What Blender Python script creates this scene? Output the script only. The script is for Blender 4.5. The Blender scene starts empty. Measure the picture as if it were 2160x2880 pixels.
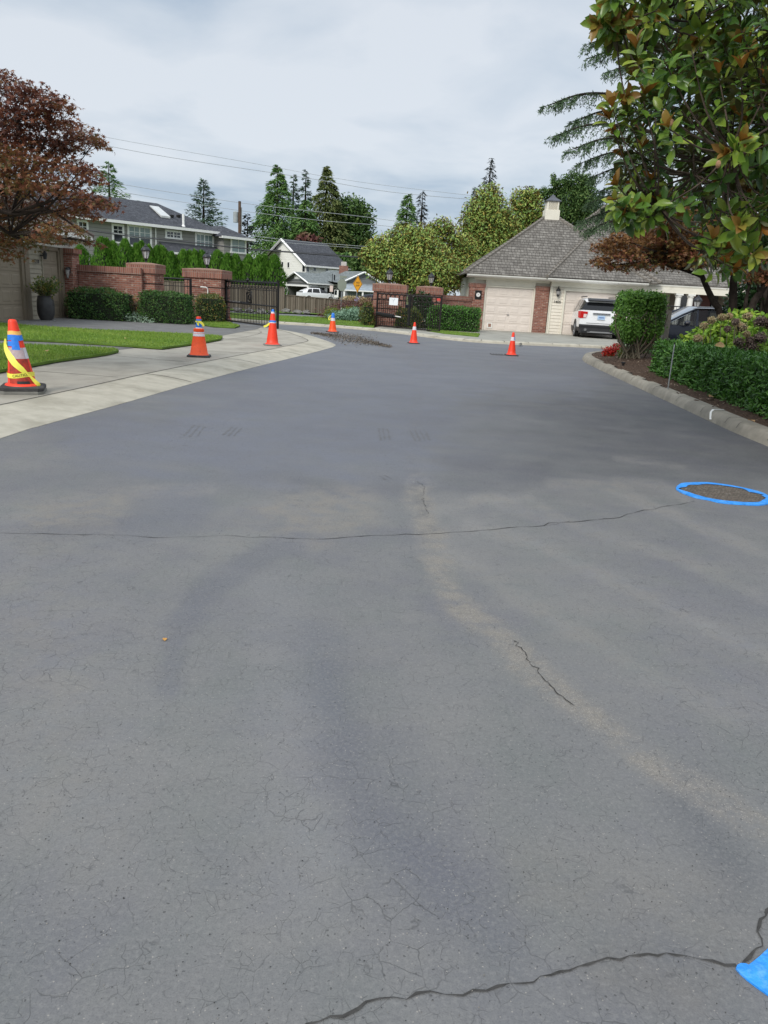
import bpy, math, random
import numpy as np
from mathutils import Matrix, Vector
random.seed(7); rng=np.random.default_rng(7)
S=bpy.context.scene; COL=S.collection
# ---------------------------------------------------------------- camera geometry (taken from the photograph's perspective)
F=2165.;H=1.5
RO=math.atan(.056);PT=math.atan((1440-828)/F)
_cr,_sr,_cp,_sp=math.cos(RO),math.sin(RO),math.cos(PT),math.sin(PT)
FW=np.array((0,_cp,-_sp));R0=np.array((1.,0,0));U0=np.array((0,_sp,_cp))
RR=R0*_cr+U0*_sr;UU=U0*_cr-R0*_sr
def ray(x,y): return FW+RR*((x-1080)/F)+UU*((1440-y)/F)
def P(x,y,z=0.):
    d=ray(x,y);t=(z-H)/d[2];return (d[0]*t,d[1]*t,z)
def YP(x,y,Y):
    d=ray(x,y);t=Y/d[1];return (d[0]*t,Y,H+d[2]*t)
def XP(x,y,X):
    d=ray(x,y);t=X/d[0];return (X,d[1]*t,H+d[2]*t)
def PLN(x,y,A,u):          # hit on the vertical plane through A along u: (distance along u, z)
    d=ray(x,y);n=(-u[1],u[0]);t=(A[0]*n[0]+A[1]*n[1])/(d[0]*n[0]+d[1]*n[1])
    return ((d[0]*t-A[0])*u[0]+(d[1]*t-A[1])*u[1], H+d[2]*t)
cam=bpy.data.cameras.new('camera');co=bpy.data.objects.new('camera',cam);COL.objects.link(co)
m=Matrix.Identity(4)
for i in range(3):
    m[i][0]=RR[i];m[i][1]=UU[i];m[i][2]=-FW[i]
m[2][3]=H
co.matrix_world=m
cam.sensor_fit='VERTICAL';cam.sensor_height=36;cam.lens=F/2880*36;cam.clip_end=3000;cam.clip_start=.05
S.camera=co
S.view_settings.view_transform='Standard';S.view_settings.look='None';S.view_settings.gamma=1
# ---------------------------------------------------------------- materials
MATS={}
class NB:
    def __init__(s,name):
        s.m=bpy.data.materials.new(name);s.m.use_nodes=True;s.t=s.m.node_tree;s.t.nodes.clear()
        s.out=s.n('ShaderNodeOutputMaterial');s.p=s.n('ShaderNodeBsdfPrincipled');s.l(s.p.outputs[0],s.out.inputs[0])
        MATS[name]=s.m
    def n(s,ty,**k):
        o=s.t.nodes.new(ty)
        for a,b in k.items(): setattr(o,a,b)
        return o
    def l(s,a,b): s.t.links.new(a,b)
    def i(s,node,**k):
        for a,b in k.items():
            a=a.replace('_',' ')
            node.inputs[a].default_value=b
        return node
    def coord(s,kind='Object'): return s.n('ShaderNodeTexCoord').outputs[kind]
    def pos(s): return s.n('ShaderNodeNewGeometry').outputs['Position']
    def noise(s,vec,scale,detail=3,rough=.55):
        o=s.n('ShaderNodeTexNoise');o.inputs['Scale'].default_value=scale;o.inputs['Detail'].default_value=detail;o.inputs['Roughness'].default_value=rough
        s.l(vec,o.inputs['Vector']);return o.outputs['Fac']
    def ramp(s,fac,stops,interp='LINEAR'):
        o=s.n('ShaderNodeValToRGB');cr=o.color_ramp;cr.interpolation=interp
        while len(cr.elements)<len(stops): cr.elements.new(.5)
        for e,(p,c) in zip(cr.elements,stops):
            e.position=p;e.color=(c,c,c,1) if isinstance(c,(int,float)) else (*c,1)
        s.l(fac,o.inputs[0]);return o.outputs[0]
    def mix(s,fac,a,b,mode='MIX'):
        o=s.n('ShaderNodeMix',data_type='RGBA',blend_type=mode)
        for k,v in ((0,fac),(6,a),(7,b)):
            if isinstance(v,(int,float)): o.inputs[k].default_value=v if k==0 else (v,v,v,1)
            elif isinstance(v,tuple): o.inputs[k].default_value=(*v,1)
            else: s.l(v,o.inputs[k])
        return o.outputs[2]
    def math(s,op,a,b=None,c=None):
        o=s.n('ShaderNodeMath',operation=op)
        for k,v in ((0,a),(1,b),(2,c)):
            if v is None: continue
            if isinstance(v,(int,float)): o.inputs[k].default_value=v
            else: s.l(v,o.inputs[k])
        return o.outputs[0]
    def scl(s,vec,v):
        o=s.n('ShaderNodeMapping');o.inputs['Scale'].default_value=v;s.l(vec,o.inputs[0]);return o.outputs[0]
    def bump(s,h,strength=.3,dist=.01):
        o=s.n('ShaderNodeBump');o.inputs['Strength'].default_value=strength;o.inputs['Distance'].default_value=dist
        s.l(h,o.inputs['Height']);s.l(o.outputs[0],s.p.inputs['Normal'])
    def color(s,c):
        if isinstance(c,tuple): s.p.inputs['Base Color'].default_value=(*c,1)
        else: s.l(c,s.p.inputs['Base Color'])
    def set(s,rough=.6,metal=0,spec=None):
        s.p.inputs['Roughness'].default_value=rough;s.p.inputs['Metallic'].default_value=metal
        if spec is not None: s.p.inputs['Specular IOR Level'].default_value=spec
        return s
def paint(name,c,rough=.6,metal=0,var=.12,scale=3.,bump=0,bs=60,dirt=None,spec=None):
    b=NB(name);v=b.coord()
    n=b.noise(v,scale,4)
    lo=tuple(x*(1-var) for x in c);hi=tuple(min(1,x*(1+var)) for x in c)
    col=b.ramp(n,[(.3,lo),(.7,hi)])
    if dirt:
        d=b.ramp(b.noise(v,dirt[0],5,.65),[(dirt[2],0.),(dirt[2]+.18,dirt[3])])
        col=b.mix(d,col,dirt[1])
    b.color(col);b.set(rough,metal,spec)
    if bump: b.bump(b.noise(v,bs,3),bump,.01)
    return b.m
def leafmat(name,cols,rough=.5,back=None,transl=.25,spec=.4,gain=1.6):
    b=NB(name);cols=[tuple(x*gain for x in c) for c in cols];back=tuple(x*1.2 for x in back) if back else None
    a=b.n('ShaderNodeAttribute',attribute_name='rnd').outputs['Fac']
    k=len(cols);col=b.ramp(a,[(i/(k-1),c) for i,c in enumerate(cols)])
    if back:
        g=b.n('ShaderNodeNewGeometry').outputs['Backfacing'];col=b.mix(g,col,back)
    b.color(col);b.set(rough,0,spec)
    if transl:
        t=b.n('ShaderNodeBsdfTranslucent');b.l(col,t.inputs[0])
        x=b.n('ShaderNodeMixShader');x.inputs[0].default_value=transl
        b.l(b.p.outputs[0],x.inputs[1]);b.l(t.outputs[0],x.inputs[2]);b.l(x.outputs[0],b.out.inputs[0])
    return b.m
def brickmat(name,c1,c2,mortar,bw=.215,rh=.075,ms=.009,rot=False,offset=.5,blot=None,pale=None,rough=.85,bumpd=.006):
    b=NB(name);uv=b.coord('UV')
    if rot:
        mp=b.n('ShaderNodeMapping');mp.inputs['Rotation'].default_value=(0,0,math.pi/2);b.l(uv,mp.inputs[0]);uv=mp.outputs[0]
    w=b.n('ShaderNodeTexBrick',offset=offset);b.l(uv,w.inputs['Vector'])
    b.i(w,Scale=1.,Mortar_Size=ms,Brick_Width=bw,Row_Height=rh,Bias=0.,Mortar_Smooth=.2)
    w.inputs['Color1'].default_value=(*c1,1);w.inputs['Color2'].default_value=(*c2,1);w.inputs['Mortar'].default_value=(*mortar,1)
    col=w.outputs['Color'];o=b.coord()
    if blot: col=b.mix(b.ramp(b.noise(o,blot[0],4),[(.5,0.),(.72,blot[2])]),col,blot[1])
    if pale: col=b.mix(b.ramp(b.noise(b.scl(uv,(4.6,13,1)),1.,0),[(.66,0.),(.74,pale[1])]),col,pale[0])
    col=b.mix(b.ramp(b.noise(o,40,3),[(.3,.0),(.7,.35)]),col,tuple(x*.6 for x in c1))
    b.color(col);b.set(rough,0,.25)
    b.bump(b.math('SUBTRACT',b.math('MULTIPLY',b.noise(o,90,2),.4),w.outputs['Fac']),.7,bumpd)
    return b.m
# ---------------------------------------------------------------- mesh builders
def wloc(o):
    v=Vector((0,0,0))
    while o: v=v+o.location;o=o.parent
    return v
def tag(o,label=None,cat=None,group=None,kind=None):
    if label: o['label']=label
    if cat: o['category']=cat
    if group: o['group']=group
    if kind: o['kind']=kind
    return o
def thing(name,label,cat,loc=(0,0,0),group=None):
    o=bpy.data.objects.new(name,None);o.empty_display_size=.2;COL.objects.link(o);o.location=loc
    return tag(o,label,cat,group)
def finish(me,name,mat,parent,org,smooth,sharp=35):
    if smooth:
        me.polygons.foreach_set('use_smooth',np.ones(len(me.polygons),bool))
        me.set_sharp_from_angle(angle=math.radians(sharp))
    for mm in (mat if isinstance(mat,(list,tuple)) else [mat]): me.materials.append(mm)
    o=bpy.data.objects.new(name,me);COL.objects.link(o)
    if parent: o.parent=parent
    elif org is not None: o.location=org
    return o
def boxuv(me):
    n=len(me.loops)
    if not n: return
    co_=np.empty(len(me.vertices)*3);me.vertices.foreach_get('co',co_);co_=co_.reshape(-1,3)
    vi=np.empty(n,int);me.loops.foreach_get('vertex_index',vi)
    np_=len(me.polygons);nr=np.empty(np_*3);me.polygons.foreach_get('normal',nr);nr=nr.reshape(-1,3)
    lt=np.empty(np_,int);me.polygons.foreach_get('loop_total',lt)
    pn=np.repeat(nr,lt,axis=0);p=co_[vi]
    t=np.stack([-pn[:,1],pn[:,0],np.zeros(n)],1);l=np.linalg.norm(t,axis=1)
    flat=l<.05;t[flat]=(1,0,0);l[flat]=1;t/=l[:,None]
    b=np.cross(pn,t);b[flat]=(0,1,0)
    uv=np.stack([(p*t).sum(1),(p*b).sum(1)],1)
    me.uv_layers.new(name='UVMap').data.foreach_set('uv',uv.ravel())
class MB:
    def __init__(s,M=None): s.v=[];s.f=[];s.M=M
    def add(s,vs,fs):
        k=len(s.v)
        for v in vs:
            s.v.append(tuple(s.M@Vector(v)) if s.M else tuple(v))
        for f in fs: s.f.append(tuple(i+k for i in f))
        return s
    def box(s,x0,x1,y0,y1,z0,z1):
        return s.add([(x0,y0,z0),(x1,y0,z0),(x1,y1,z0),(x0,y1,z0),(x0,y0,z1),(x1,y0,z1),(x1,y1,z1),(x0,y1,z1)],
          [(3,2,1,0),(4,5,6,7),(0,1,5,4),(1,2,6,5),(2,3,7,6),(3,0,4,7)])
    def frus(s,x0,x1,z0,z1,y0,y1,ins):      # raised panel on a wall facing -y: back rectangle at y0, front (inset) at y1
        return s.add([(x0,y0,z0),(x1,y0,z0),(x1,y0,z1),(x0,y0,z1),(x0+ins,y1,z0+ins),(x1-ins,y1,z0+ins),(x1-ins,y1,z1-ins),(x0+ins,y1,z1-ins)],
          [(4,5,6,7),(0,1,5,4),(1,2,6,5),(2,3,7,6),(3,0,4,7)])
    def poly(s,pts): return s.add(pts,[tuple(range(len(pts)))])
    def prism(s,pts,z0,z1,top=True,bottom=False):
        n=len(pts)
        a=sum(pts[i][0]*pts[(i+1)%n][1]-pts[(i+1)%n][0]*pts[i][1] for i in range(n))
        if a<0: pts=pts[::-1]
        v=[(p[0],p[1],z0) for p in pts]+[(p[0],p[1],z1) for p in pts]
        f=[(i,(i+1)%n,n+(i+1)%n,n+i) for i in range(n)]
        if top: f.append(tuple(range(n,2*n)))
        if bottom: f.append(tuple(range(n-1,-1,-1)))
        return s.add(v,f)
    def extr(s,pts,y0,y1):                   # outline in x,z pushed along y
        n=len(pts)
        a=sum(pts[i][0]*pts[(i+1)%n][1]-pts[(i+1)%n][0]*pts[i][1] for i in range(n))
        if a<0: pts=pts[::-1]
        v=[(p[0],y0,p[1]) for p in pts]+[(p[0],y1,p[1]) for p in pts]
        return s.add(v,[(i,(i+1)%n,n+(i+1)%n,n+i) for i in range(n)][::1]+[tuple(range(n)),tuple(range(2*n-1,n-1,-1))])
    def lathe(s,prof,n=24,c=(0,0,0),shear=(0,0),cap=True):
        v=[];f=[]
        for r,z in prof:
            for i in range(n):
                a=2*math.pi*i/n;v.append((c[0]+r*math.cos(a)+shear[0]*z,c[1]+r*math.sin(a)+shear[1]*z,c[2]+z))
        for j in range(len(prof)-1):
            for i in range(n): f.append((j*n+i,j*n+(i+1)%n,(j+1)*n+(i+1)%n,(j+1)*n+i))
        if cap:
            f.append(tuple(range(n-1,-1,-1)));k=(len(prof)-1)*n;f.append(tuple(range(k,k+n)))
        return s.add(v,f)
    def tube(s,pts,rad,n=7,cap=True):
        pts=[Vector(p) for p in pts];m=len(pts)
        if isinstance(rad,(int,float)): rad=[rad]*m
        v=[];f=[];up=None
        for i in range(m):
            d=(pts[min(i+1,m-1)]-pts[max(i-1,0)]).normalized()
            if up is None: up=Vector((0,0,1)) if abs(d.z)<.9 else Vector((1,0,0))
            a=(up-d*up.dot(d))
            if a.length<1e-4: a=d.orthogonal()
            a.normalize();up=a;b=d.cross(a)
            for k in range(n):
                t=2*math.pi*k/n;v.append(pts[i]+a*(rad[i]*math.cos(t))+b*(rad[i]*math.sin(t)))
        for i in range(m-1):
            for k in range(n): f.append((i*n+k,i*n+(k+1)%n,(i+1)*n+(k+1)%n,(i+1)*n+k))
        if cap: f.append(tuple(range(n-1,-1,-1)));f.append(tuple(range((m-1)*n,m*n)))
        return s.add(v,f)
    def bar(s,a,b,r,n=4): return s.tube([a,b],r,n)
    def ball(s,c,r,n=8,mz=6,sz=1.):
        return s.lathe([(max(1e-3,r*math.sin(math.pi*j/mz)),-r*sz*math.cos(math.pi*j/mz)) for j in range(mz+1)],n,c)
    def build(s,name,mat,parent=None,org=None,smooth=False,sharp=35,uv=True):
        off=wloc(parent) if parent else Vector(org if org is not None else (0,0,0))
        me=bpy.data.meshes.new(name)
        me.from_pydata([(v[0]-off[0],v[1]-off[1],v[2]-off[2]) for v in s.v],[],s.f)
        me.update()
        if uv: boxuv(me)
        return finish(me,name,mat,parent,org,smooth,sharp)
def npmesh(name,V,Fq,mat,parent=None,org=None,attrs=None,smooth=False,uv=False):
    """V (n,3); Fq (m,k) faces of k corners"""
    off=np.array(wloc(parent) if parent else (org if org is not None else (0,0,0)))
    me=bpy.data.meshes.new(name);V=np.asarray(V,float)-off;Fq=np.asarray(Fq,np.int32);m,k=Fq.shape
    me.vertices.add(len(V));me.vertices.foreach_set('co',V.ravel())
    me.loops.add(m*k);me.loops.foreach_set('vertex_index',Fq.ravel())
    me.polygons.add(m);me.polygons.foreach_set('loop_start',np.arange(m,dtype=np.int32)*k)
    me.update(calc_edges=True)
    for a,d in (attrs or {}).items():
        me.attributes.new(a,'FLOAT','POINT').data.foreach_set('value',np.asarray(d,np.float32))
    if uv: boxuv(me)
    if smooth: me.polygons.foreach_set('use_smooth',np.ones(m,bool))
    return finish(me,name,mat,parent,org,False)
def nrm(a): return a/np.maximum(np.linalg.norm(a,axis=1,keepdims=True),1e-9)
QUAD=(np.array([(0,0,0),(.5,-.5,.06),(1,0,0),(.5,.5,.06)]),np.array([(0,1,2,3)]))
LEAF=(np.array([(0,0,0),(.22,-.30,.07),(.22,0,.0),(.22,.30,.07),(.55,-.5,.06),(.55,0,-.03),(.55,.5,.06),(.82,-.33,-.02),(.82,0,-.09),(.82,.33,-.02),(1,0,-.17)]),
      np.array([(0,1,2,2),(0,2,3,3),(1,4,5,2),(2,5,6,3),(4,7,8,5),(5,8,9,6),(7,10,8,8),(8,10,9,9)]))
_st=[]
for _i in range(10):
    _a=math.pi*(_i/5.)-math.pi; _r=.5 if _i%2==0 else .17
    _st.append((.5+_r*math.cos(_a)*1.,_r*math.sin(_a),-.06 if _i%2==0 else .03))
STAR=(np.array([(.5,0,.05)]+_st),np.array([(0,1+i,1+(i+1)%10) for i in range(10)]))
BLADE=(np.array([(0,-.5,0),(0,.5,0),(1,0,.1)]),np.array([(0,1,2)]))
def leaves(name,mat,C,A,N,size,width,tmpl,parent=None,org=None,rnd=None):
    """C centres, A axis (leaf length), N normal"""
    C=np.asarray(C,float);n=len(C);A=nrm(np.asarray(A,float));N=np.asarray(N,float)
    B=nrm(np.cross(N,A));N2=np.cross(A,B)
    T,Fa=tmpl;k=len(T)
    size=np.broadcast_to(size,(n,));width=np.broadcast_to(width,(n,))
    V=C[:,None,:]+A[:,None,:]*(T[None,:,0:1]*size[:,None,None])+B[:,None,:]*(T[None,:,1:2]*width[:,None,None])+N2[:,None,:]*(T[None,:,2:3]*size[:,None,None])
    V=V.reshape(-1,3)
    if Fa.shape[1]==4 and (Fa[:,2]==Fa[:,3]).any():   # mixed tris: split everything to triangles
        tr=[]
        for q in Fa:
            if q[2]==q[3]: tr.append(q[:3])
            else: tr+= [q[[0,1,2]],q[[0,2,3]]]
        Fa=np.array(tr)
    Fq=(Fa[None]+ (np.arange(n)*k)[:,None,None]).reshape(-1,Fa.shape[1])
    r=rng.random(n) if rnd is None else np.clip(rnd,0,1)
    return npmesh(name,V,Fq,mat,parent,org,{'rnd':np.repeat(r,k)},smooth=(k>4 and tmpl is LEAF))
def rdir(n): return nrm(rng.normal(size=(n,3)))
def catmull(pts,n=6):
    pts=[np.array(p,float) for p in pts];out=[]
    q=[2*pts[0]-pts[1]]+pts+[2*pts[-1]-pts[-2]]
    for i in range(1,len(q)-2):
        for k in range(n):
            t=k/n;a,b,c,d=q[i-1],q[i],q[i+1],q[i+2]
            out.append(.5*((2*b)+(c-a)*t+(2*a-5*b+4*c-d)*t*t+(3*b-a-3*c+d)*t**3))
    out.append(pts[-1]);return out
def text(name,body,size,M,mat,parent=None,ex=.003,align='CENTER'):
    cu=bpy.data.curves.new(name,'FONT');cu.body=body;cu.size=size;cu.extrude=ex;cu.align_x=align;cu.align_y='CENTER'
    t=bpy.data.objects.new(name+'_curve',cu);COL.objects.link(t)
    dg=bpy.context.evaluated_depsgraph_get();me=bpy.data.meshes.new_from_object(t.evaluated_get(dg))
    bpy.data.objects.remove(t);bpy.data.curves.remove(cu)
    off=wloc(parent) if parent else Vector((0,0,0))
    me.transform(Matrix.Translation(-off)@M)
    me.name=name;me.materials.clear();me.materials.append(mat)
    o=bpy.data.objects.new(name,me);COL.objects.link(o)
    if parent: o.parent=parent
    return o
def ground_struct(name,mb,mat,**k): return tag(mb.build(name,mat,**k),kind='structure')
# ---------------------------------------------------------------- light and sky
w=bpy.data.worlds.new('World');S.world=w;w.use_nodes=True;nt=w.node_tree;nt.nodes.clear()
SUN_EL=math.radians(52);SUN_DIR=nrm(np.array([[-.50,-.95,.86]]))[0]   # towards the sun: behind the camera, a little left
def WN(ty,**k):
    o=nt.nodes.new(ty)
    for a,b in k.items(): setattr(o,a,b)
    return o
WL=lambda a,b: nt.links.new(a,b)
out=WN('ShaderNodeOutputWorld');bg=WN('ShaderNodeBackground');WL(bg.outputs[0],out.inputs[0]);bg.inputs[1].default_value=.1
sky=WN('ShaderNodeTexSky',sky_type='NISHITA');sky.sun_disc=False
sky.sun_elevation=math.asin(SUN_DIR[2]);sky.sun_rotation=math.atan2(SUN_DIR[0],SUN_DIR[1])
tc=WN('ShaderNodeTexCoord');sep=WN('ShaderNodeSeparateXYZ');WL(tc.outputs['Generated'],sep.inputs[0])
def WM(op,a,b=None):
    o=WN('ShaderNodeMath',operation=op)
    for k,v in ((0,a),(1,b)):
        if v is None: continue
        if isinstance(v,(int,float)): o.inputs[k].default_value=v
        else: WL(v,o.inputs[k])
    return o.outputs[0]
zz=WM('ADD',WM('MAXIMUM',sep.outputs[2],0.),.16)
cmb=WN('ShaderNodeCombineXYZ');WL(WM('DIVIDE',sep.outputs[0],zz),cmb.inputs[0]);WL(WM('DIVIDE',sep.outputs[1],zz),cmb.inputs[1]);cmb.inputs[2].default_value=3.7
def WNoise(scale,det,rough,off):
    mp=WN('ShaderNodeMapping');mp.inputs['Location'].default_value=off;WL(cmb.outputs[0],mp.inputs[0])
    o=WN('ShaderNodeTexNoise');o.inputs['Scale'].default_value=scale;o.inputs['Detail'].default_value=det;o.inputs['Roughness'].default_value=rough;o.inputs['Distortion'].default_value=.35
    WL(mp.outputs[0],o.inputs['Vector']);return o.outputs['Fac']
n1=WNoise(.75,5,.5,(2.3,.4,0));n2=WNoise(2.1,6,.55,(7.1,3.2,1))
nn=WM('ADD',WM('MULTIPLY',n1,.72),WM('MULTIPLY',n2,.28))
cr_=WN('ShaderNodeValToRGB');WL(nn,cr_.inputs[0])
e=cr_.color_ramp.elements;e[0].position=.40;e[0].color=(.375,.455,.555,1);e[1].position=.57;e[1].color=(.625,.665,.715,1)
e2=cr_.color_ramp.elements.new(.48);e2.color=(.515,.575,.645,1)
el=WN('ShaderNodeMapRange');WL(sep.outputs[2],el.inputs[0]);el.inputs[1].default_value=.34;el.inputs[2].default_value=1;el.inputs[3].default_value=7.5;el.inputs[4].default_value=15.5
vm=WN('ShaderNodeVectorMath',operation='SCALE');WL(cr_.outputs[0],vm.inputs[0]);WL(el.outputs[0],vm.inputs['Scale'])
mx=WN('ShaderNodeMix',data_type='RGBA');mx.inputs[0].default_value=.92;WL(sky.outputs[0],mx.inputs[6]);WL(vm.outputs[0],mx.inputs[7]);WL(mx.outputs[2],bg.inputs[0])
sl=bpy.data.lights.new('sun','SUN');so=bpy.data.objects.new('sun',sl);COL.objects.link(so)
sl.energy=1.5;sl.angle=math.radians(20);sl.color=(1,.955,.89)
so.rotation_euler=Vector(SUN_DIR).to_track_quat('Z','Y').to_euler();so.location=(-10,-16,24)
S.view_settings.exposure=.66
# ---------------------------------------------------------------- shared materials
def asphalt():
    b=NB('asphalt');p=b.pos()
    at=lambda a:b.n('ShaderNodeAttribute',attribute_name=a).outputs['Fac']
    base=b.ramp(b.noise(p,.55,4,.6),[(.3,(.134,.135,.136)),(.5,(.151,.151,.150)),(.7,(.171,.169,.165))])
    base=b.mix(b.ramp(b.noise(b.scl(p,(.9,2.4,1)),1.3,4),[(.4,0.),(.66,.6)]),base,(.176,.171,.163))
    base=b.mix(b.ramp(b.noise(b.scl(p,(1.6,.8,1)),1.7,4,.6),[(.46,0.),(.66,.6)]),base,(.131,.139,.132))
    base=b.mix(b.ramp(b.noise(b.scl(p,(1,1,2)),.8,5,.65),[(.48,0.),(.62,.65)]),base,(.124,.124,.140))
    br_=b.ramp(b.noise(p,2.6,5,.65),[(.3,.6),(.62,1.12)]);bw_=b.ramp(b.noise(p,5.5,5,.7),[(.36,.12),(.6,1.25)])
    # laid on and worn areas
    tone=b.math('ADD',1.,b.math('MULTIPLY',at('tone'),br_));
    t=b.n('ShaderNodeVectorMath',operation='SCALE');b.l(base,t.inputs[0]);b.l(tone,t.inputs['Scale'])
    col=b.mix(b.math('MULTIPLY',at('warm'),bw_),t.outputs[0],(.196,.180,.156))
    cool=b.mix(b.math('MULTIPLY',at('cool'),br_),col,(.132,.138,.162))
    # fine grain
    g=b.noise(p,210,3,.65);cool=b.mix(b.ramp(g,[(.25,.45),(.5,0.)]),cool,(.05,.05,.053));cool=b.mix(b.ramp(b.noise(p,75,4,.7),[(.48,0.),(.7,.5)]),cool,(.225,.22,.21));cool=b.mix(b.ramp(b.noise(p,48,3,.7),[(.3,.4),(.46,0.)]),cool,(.10,.10,.104))
    vo=b.n('ShaderNodeTexVoronoi',feature='F1');vo.inputs['Scale'].default_value=210;b.l(p,vo.inputs['Vector'])
    r=b.n('ShaderNodeSeparateColor');b.l(vo.outputs['Color'],r.inputs[0])
    pick=b.math('MULTIPLY',b.math('GREATER_THAN',r.outputs[0],b.math('SUBTRACT',.988,b.math('MULTIPLY',b.math('MULTIPLY',at('wear'),bw_),.34))),b.math('LESS_THAN',vo.outputs['Distance'],.45))
    cool=b.mix(b.math('MULTIPLY',pick,.5),cool,(.36,.33,.29))
    cool=b.mix(b.math('MULTIPLY',b.math('LESS_THAN',r.outputs[1],.006),.55),cool,(.03,.03,.03))
    # hairline crazing
    wv=b.n('ShaderNodeVectorMath',operation='ADD');b.l(p,wv.inputs[0])
    ns=b.n('ShaderNodeTexNoise');ns.inputs['Scale'].default_value=9;ns.inputs['Detail'].default_value=3;b.l(p,ns.inputs['Vector'])
    sc=b.n('ShaderNodeVectorMath',operation='SCALE');b.l(ns.outputs['Color'],sc.inputs[0]);sc.inputs['Scale'].default_value=.07;b.l(sc.outputs[0],wv.inputs[1])
    def net(scale,wid):
        v=b.n('ShaderNodeTexVoronoi',feature='DISTANCE_TO_EDGE');v.inputs['Scale'].default_value=scale;b.l(b.scl(wv.outputs[0],(1,.8,1)),v.inputs['Vector'])
        return b.ramp(v.outputs['Distance'],[(0.,1.),(wid,0.)])
    m1=b.ramp(b.noise(p,.9,3,.6),[(.36,.12),(.58,1.)]);m2=b.ramp(b.noise(b.scl(p,(1,1.6,1)),6,3),[(.45,0.),(.56,1.)])
    cz=b.math('MULTIPLY',b.math('MULTIPLY',net(12.,.019),m2),b.math('MULTIPLY',m1,.7))
    m3=b.ramp(b.noise(p,17,2),[(.50,0.),(.60,1.)])
    cz=b.math('MAXIMUM',cz,b.math('MULTIPLY',net(27.,.028),b.math('MULTIPLY',m3,.55)))
    cool=b.mix(cz,cool,(.062,.062,.062))
    b.color(cool)
    rg=b.ramp(b.noise(p,.8,3),[(.35,.62),(.7,.78)]);b.l(rg,b.p.inputs['Roughness']);b.p.inputs['Specular IOR Level'].default_value=.32
    b.bump(b.math('SUBTRACT',b.math('MULTIPLY',g,.5),b.math('MULTIPLY',cz,1.2)),.35,.004)
    return b.m
asphalt()
paint('crack',(.042,.040,.037),.95,var=.4,scale=40)
paint('concrete_walk',(.35,.325,.272),.85,var=.10,scale=2.2,bump=.35,bs=120,dirt=(.9,(.20,.185,.15),.47,.65),spec=.25)
paint('concrete_curb',(.43,.40,.325),.85,var=.10,scale=5,bump=.45,bs=110,dirt=(1.6,(.27,.25,.195),.47,.7),spec=.25)
paint('concrete_kerb',(.30,.275,.225),.88,var=.16,scale=6,bump=.5,bs=90,dirt=(1.3,(.17,.16,.135),.45,.6),spec=.2)
paint('concrete_drive',(.30,.29,.25),.85,var=.12,scale=2,bump=.3,bs=120,dirt=(.8,(.19,.185,.16),.5,.6),spec=.25)
paint('old_asphalt',(.155,.152,.146),.85,var=.14,scale=2.5,bump=.35,bs=150,dirt=(1.4,(.10,.098,.095),.5,.6),spec=.25)
paint('joint',(.07,.065,.055),.95,var=.3)
paint('mulch',(.075,.050,.036),.95,var=.5,scale=30,bump=.9,bs=60,dirt=(14,(.16,.115,.085),.55,.6),spec=.1)
paint('soil',(.05,.036,.026),.95,var=.4,scale=18,bump=.8,bs=50,spec=.1)
paint('turf',(.105,.175,.03),.9,var=.30,scale=1.8,bump=.7,bs=70,dirt=(9,(.07,.12,.02),.5,.5),spec=.15)
paint('earth',(.10,.12,.045),.95,var=.35,scale=.4,spec=.1)
paint('white_mark',(.80,.80,.76),.7,var=.06)
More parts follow.
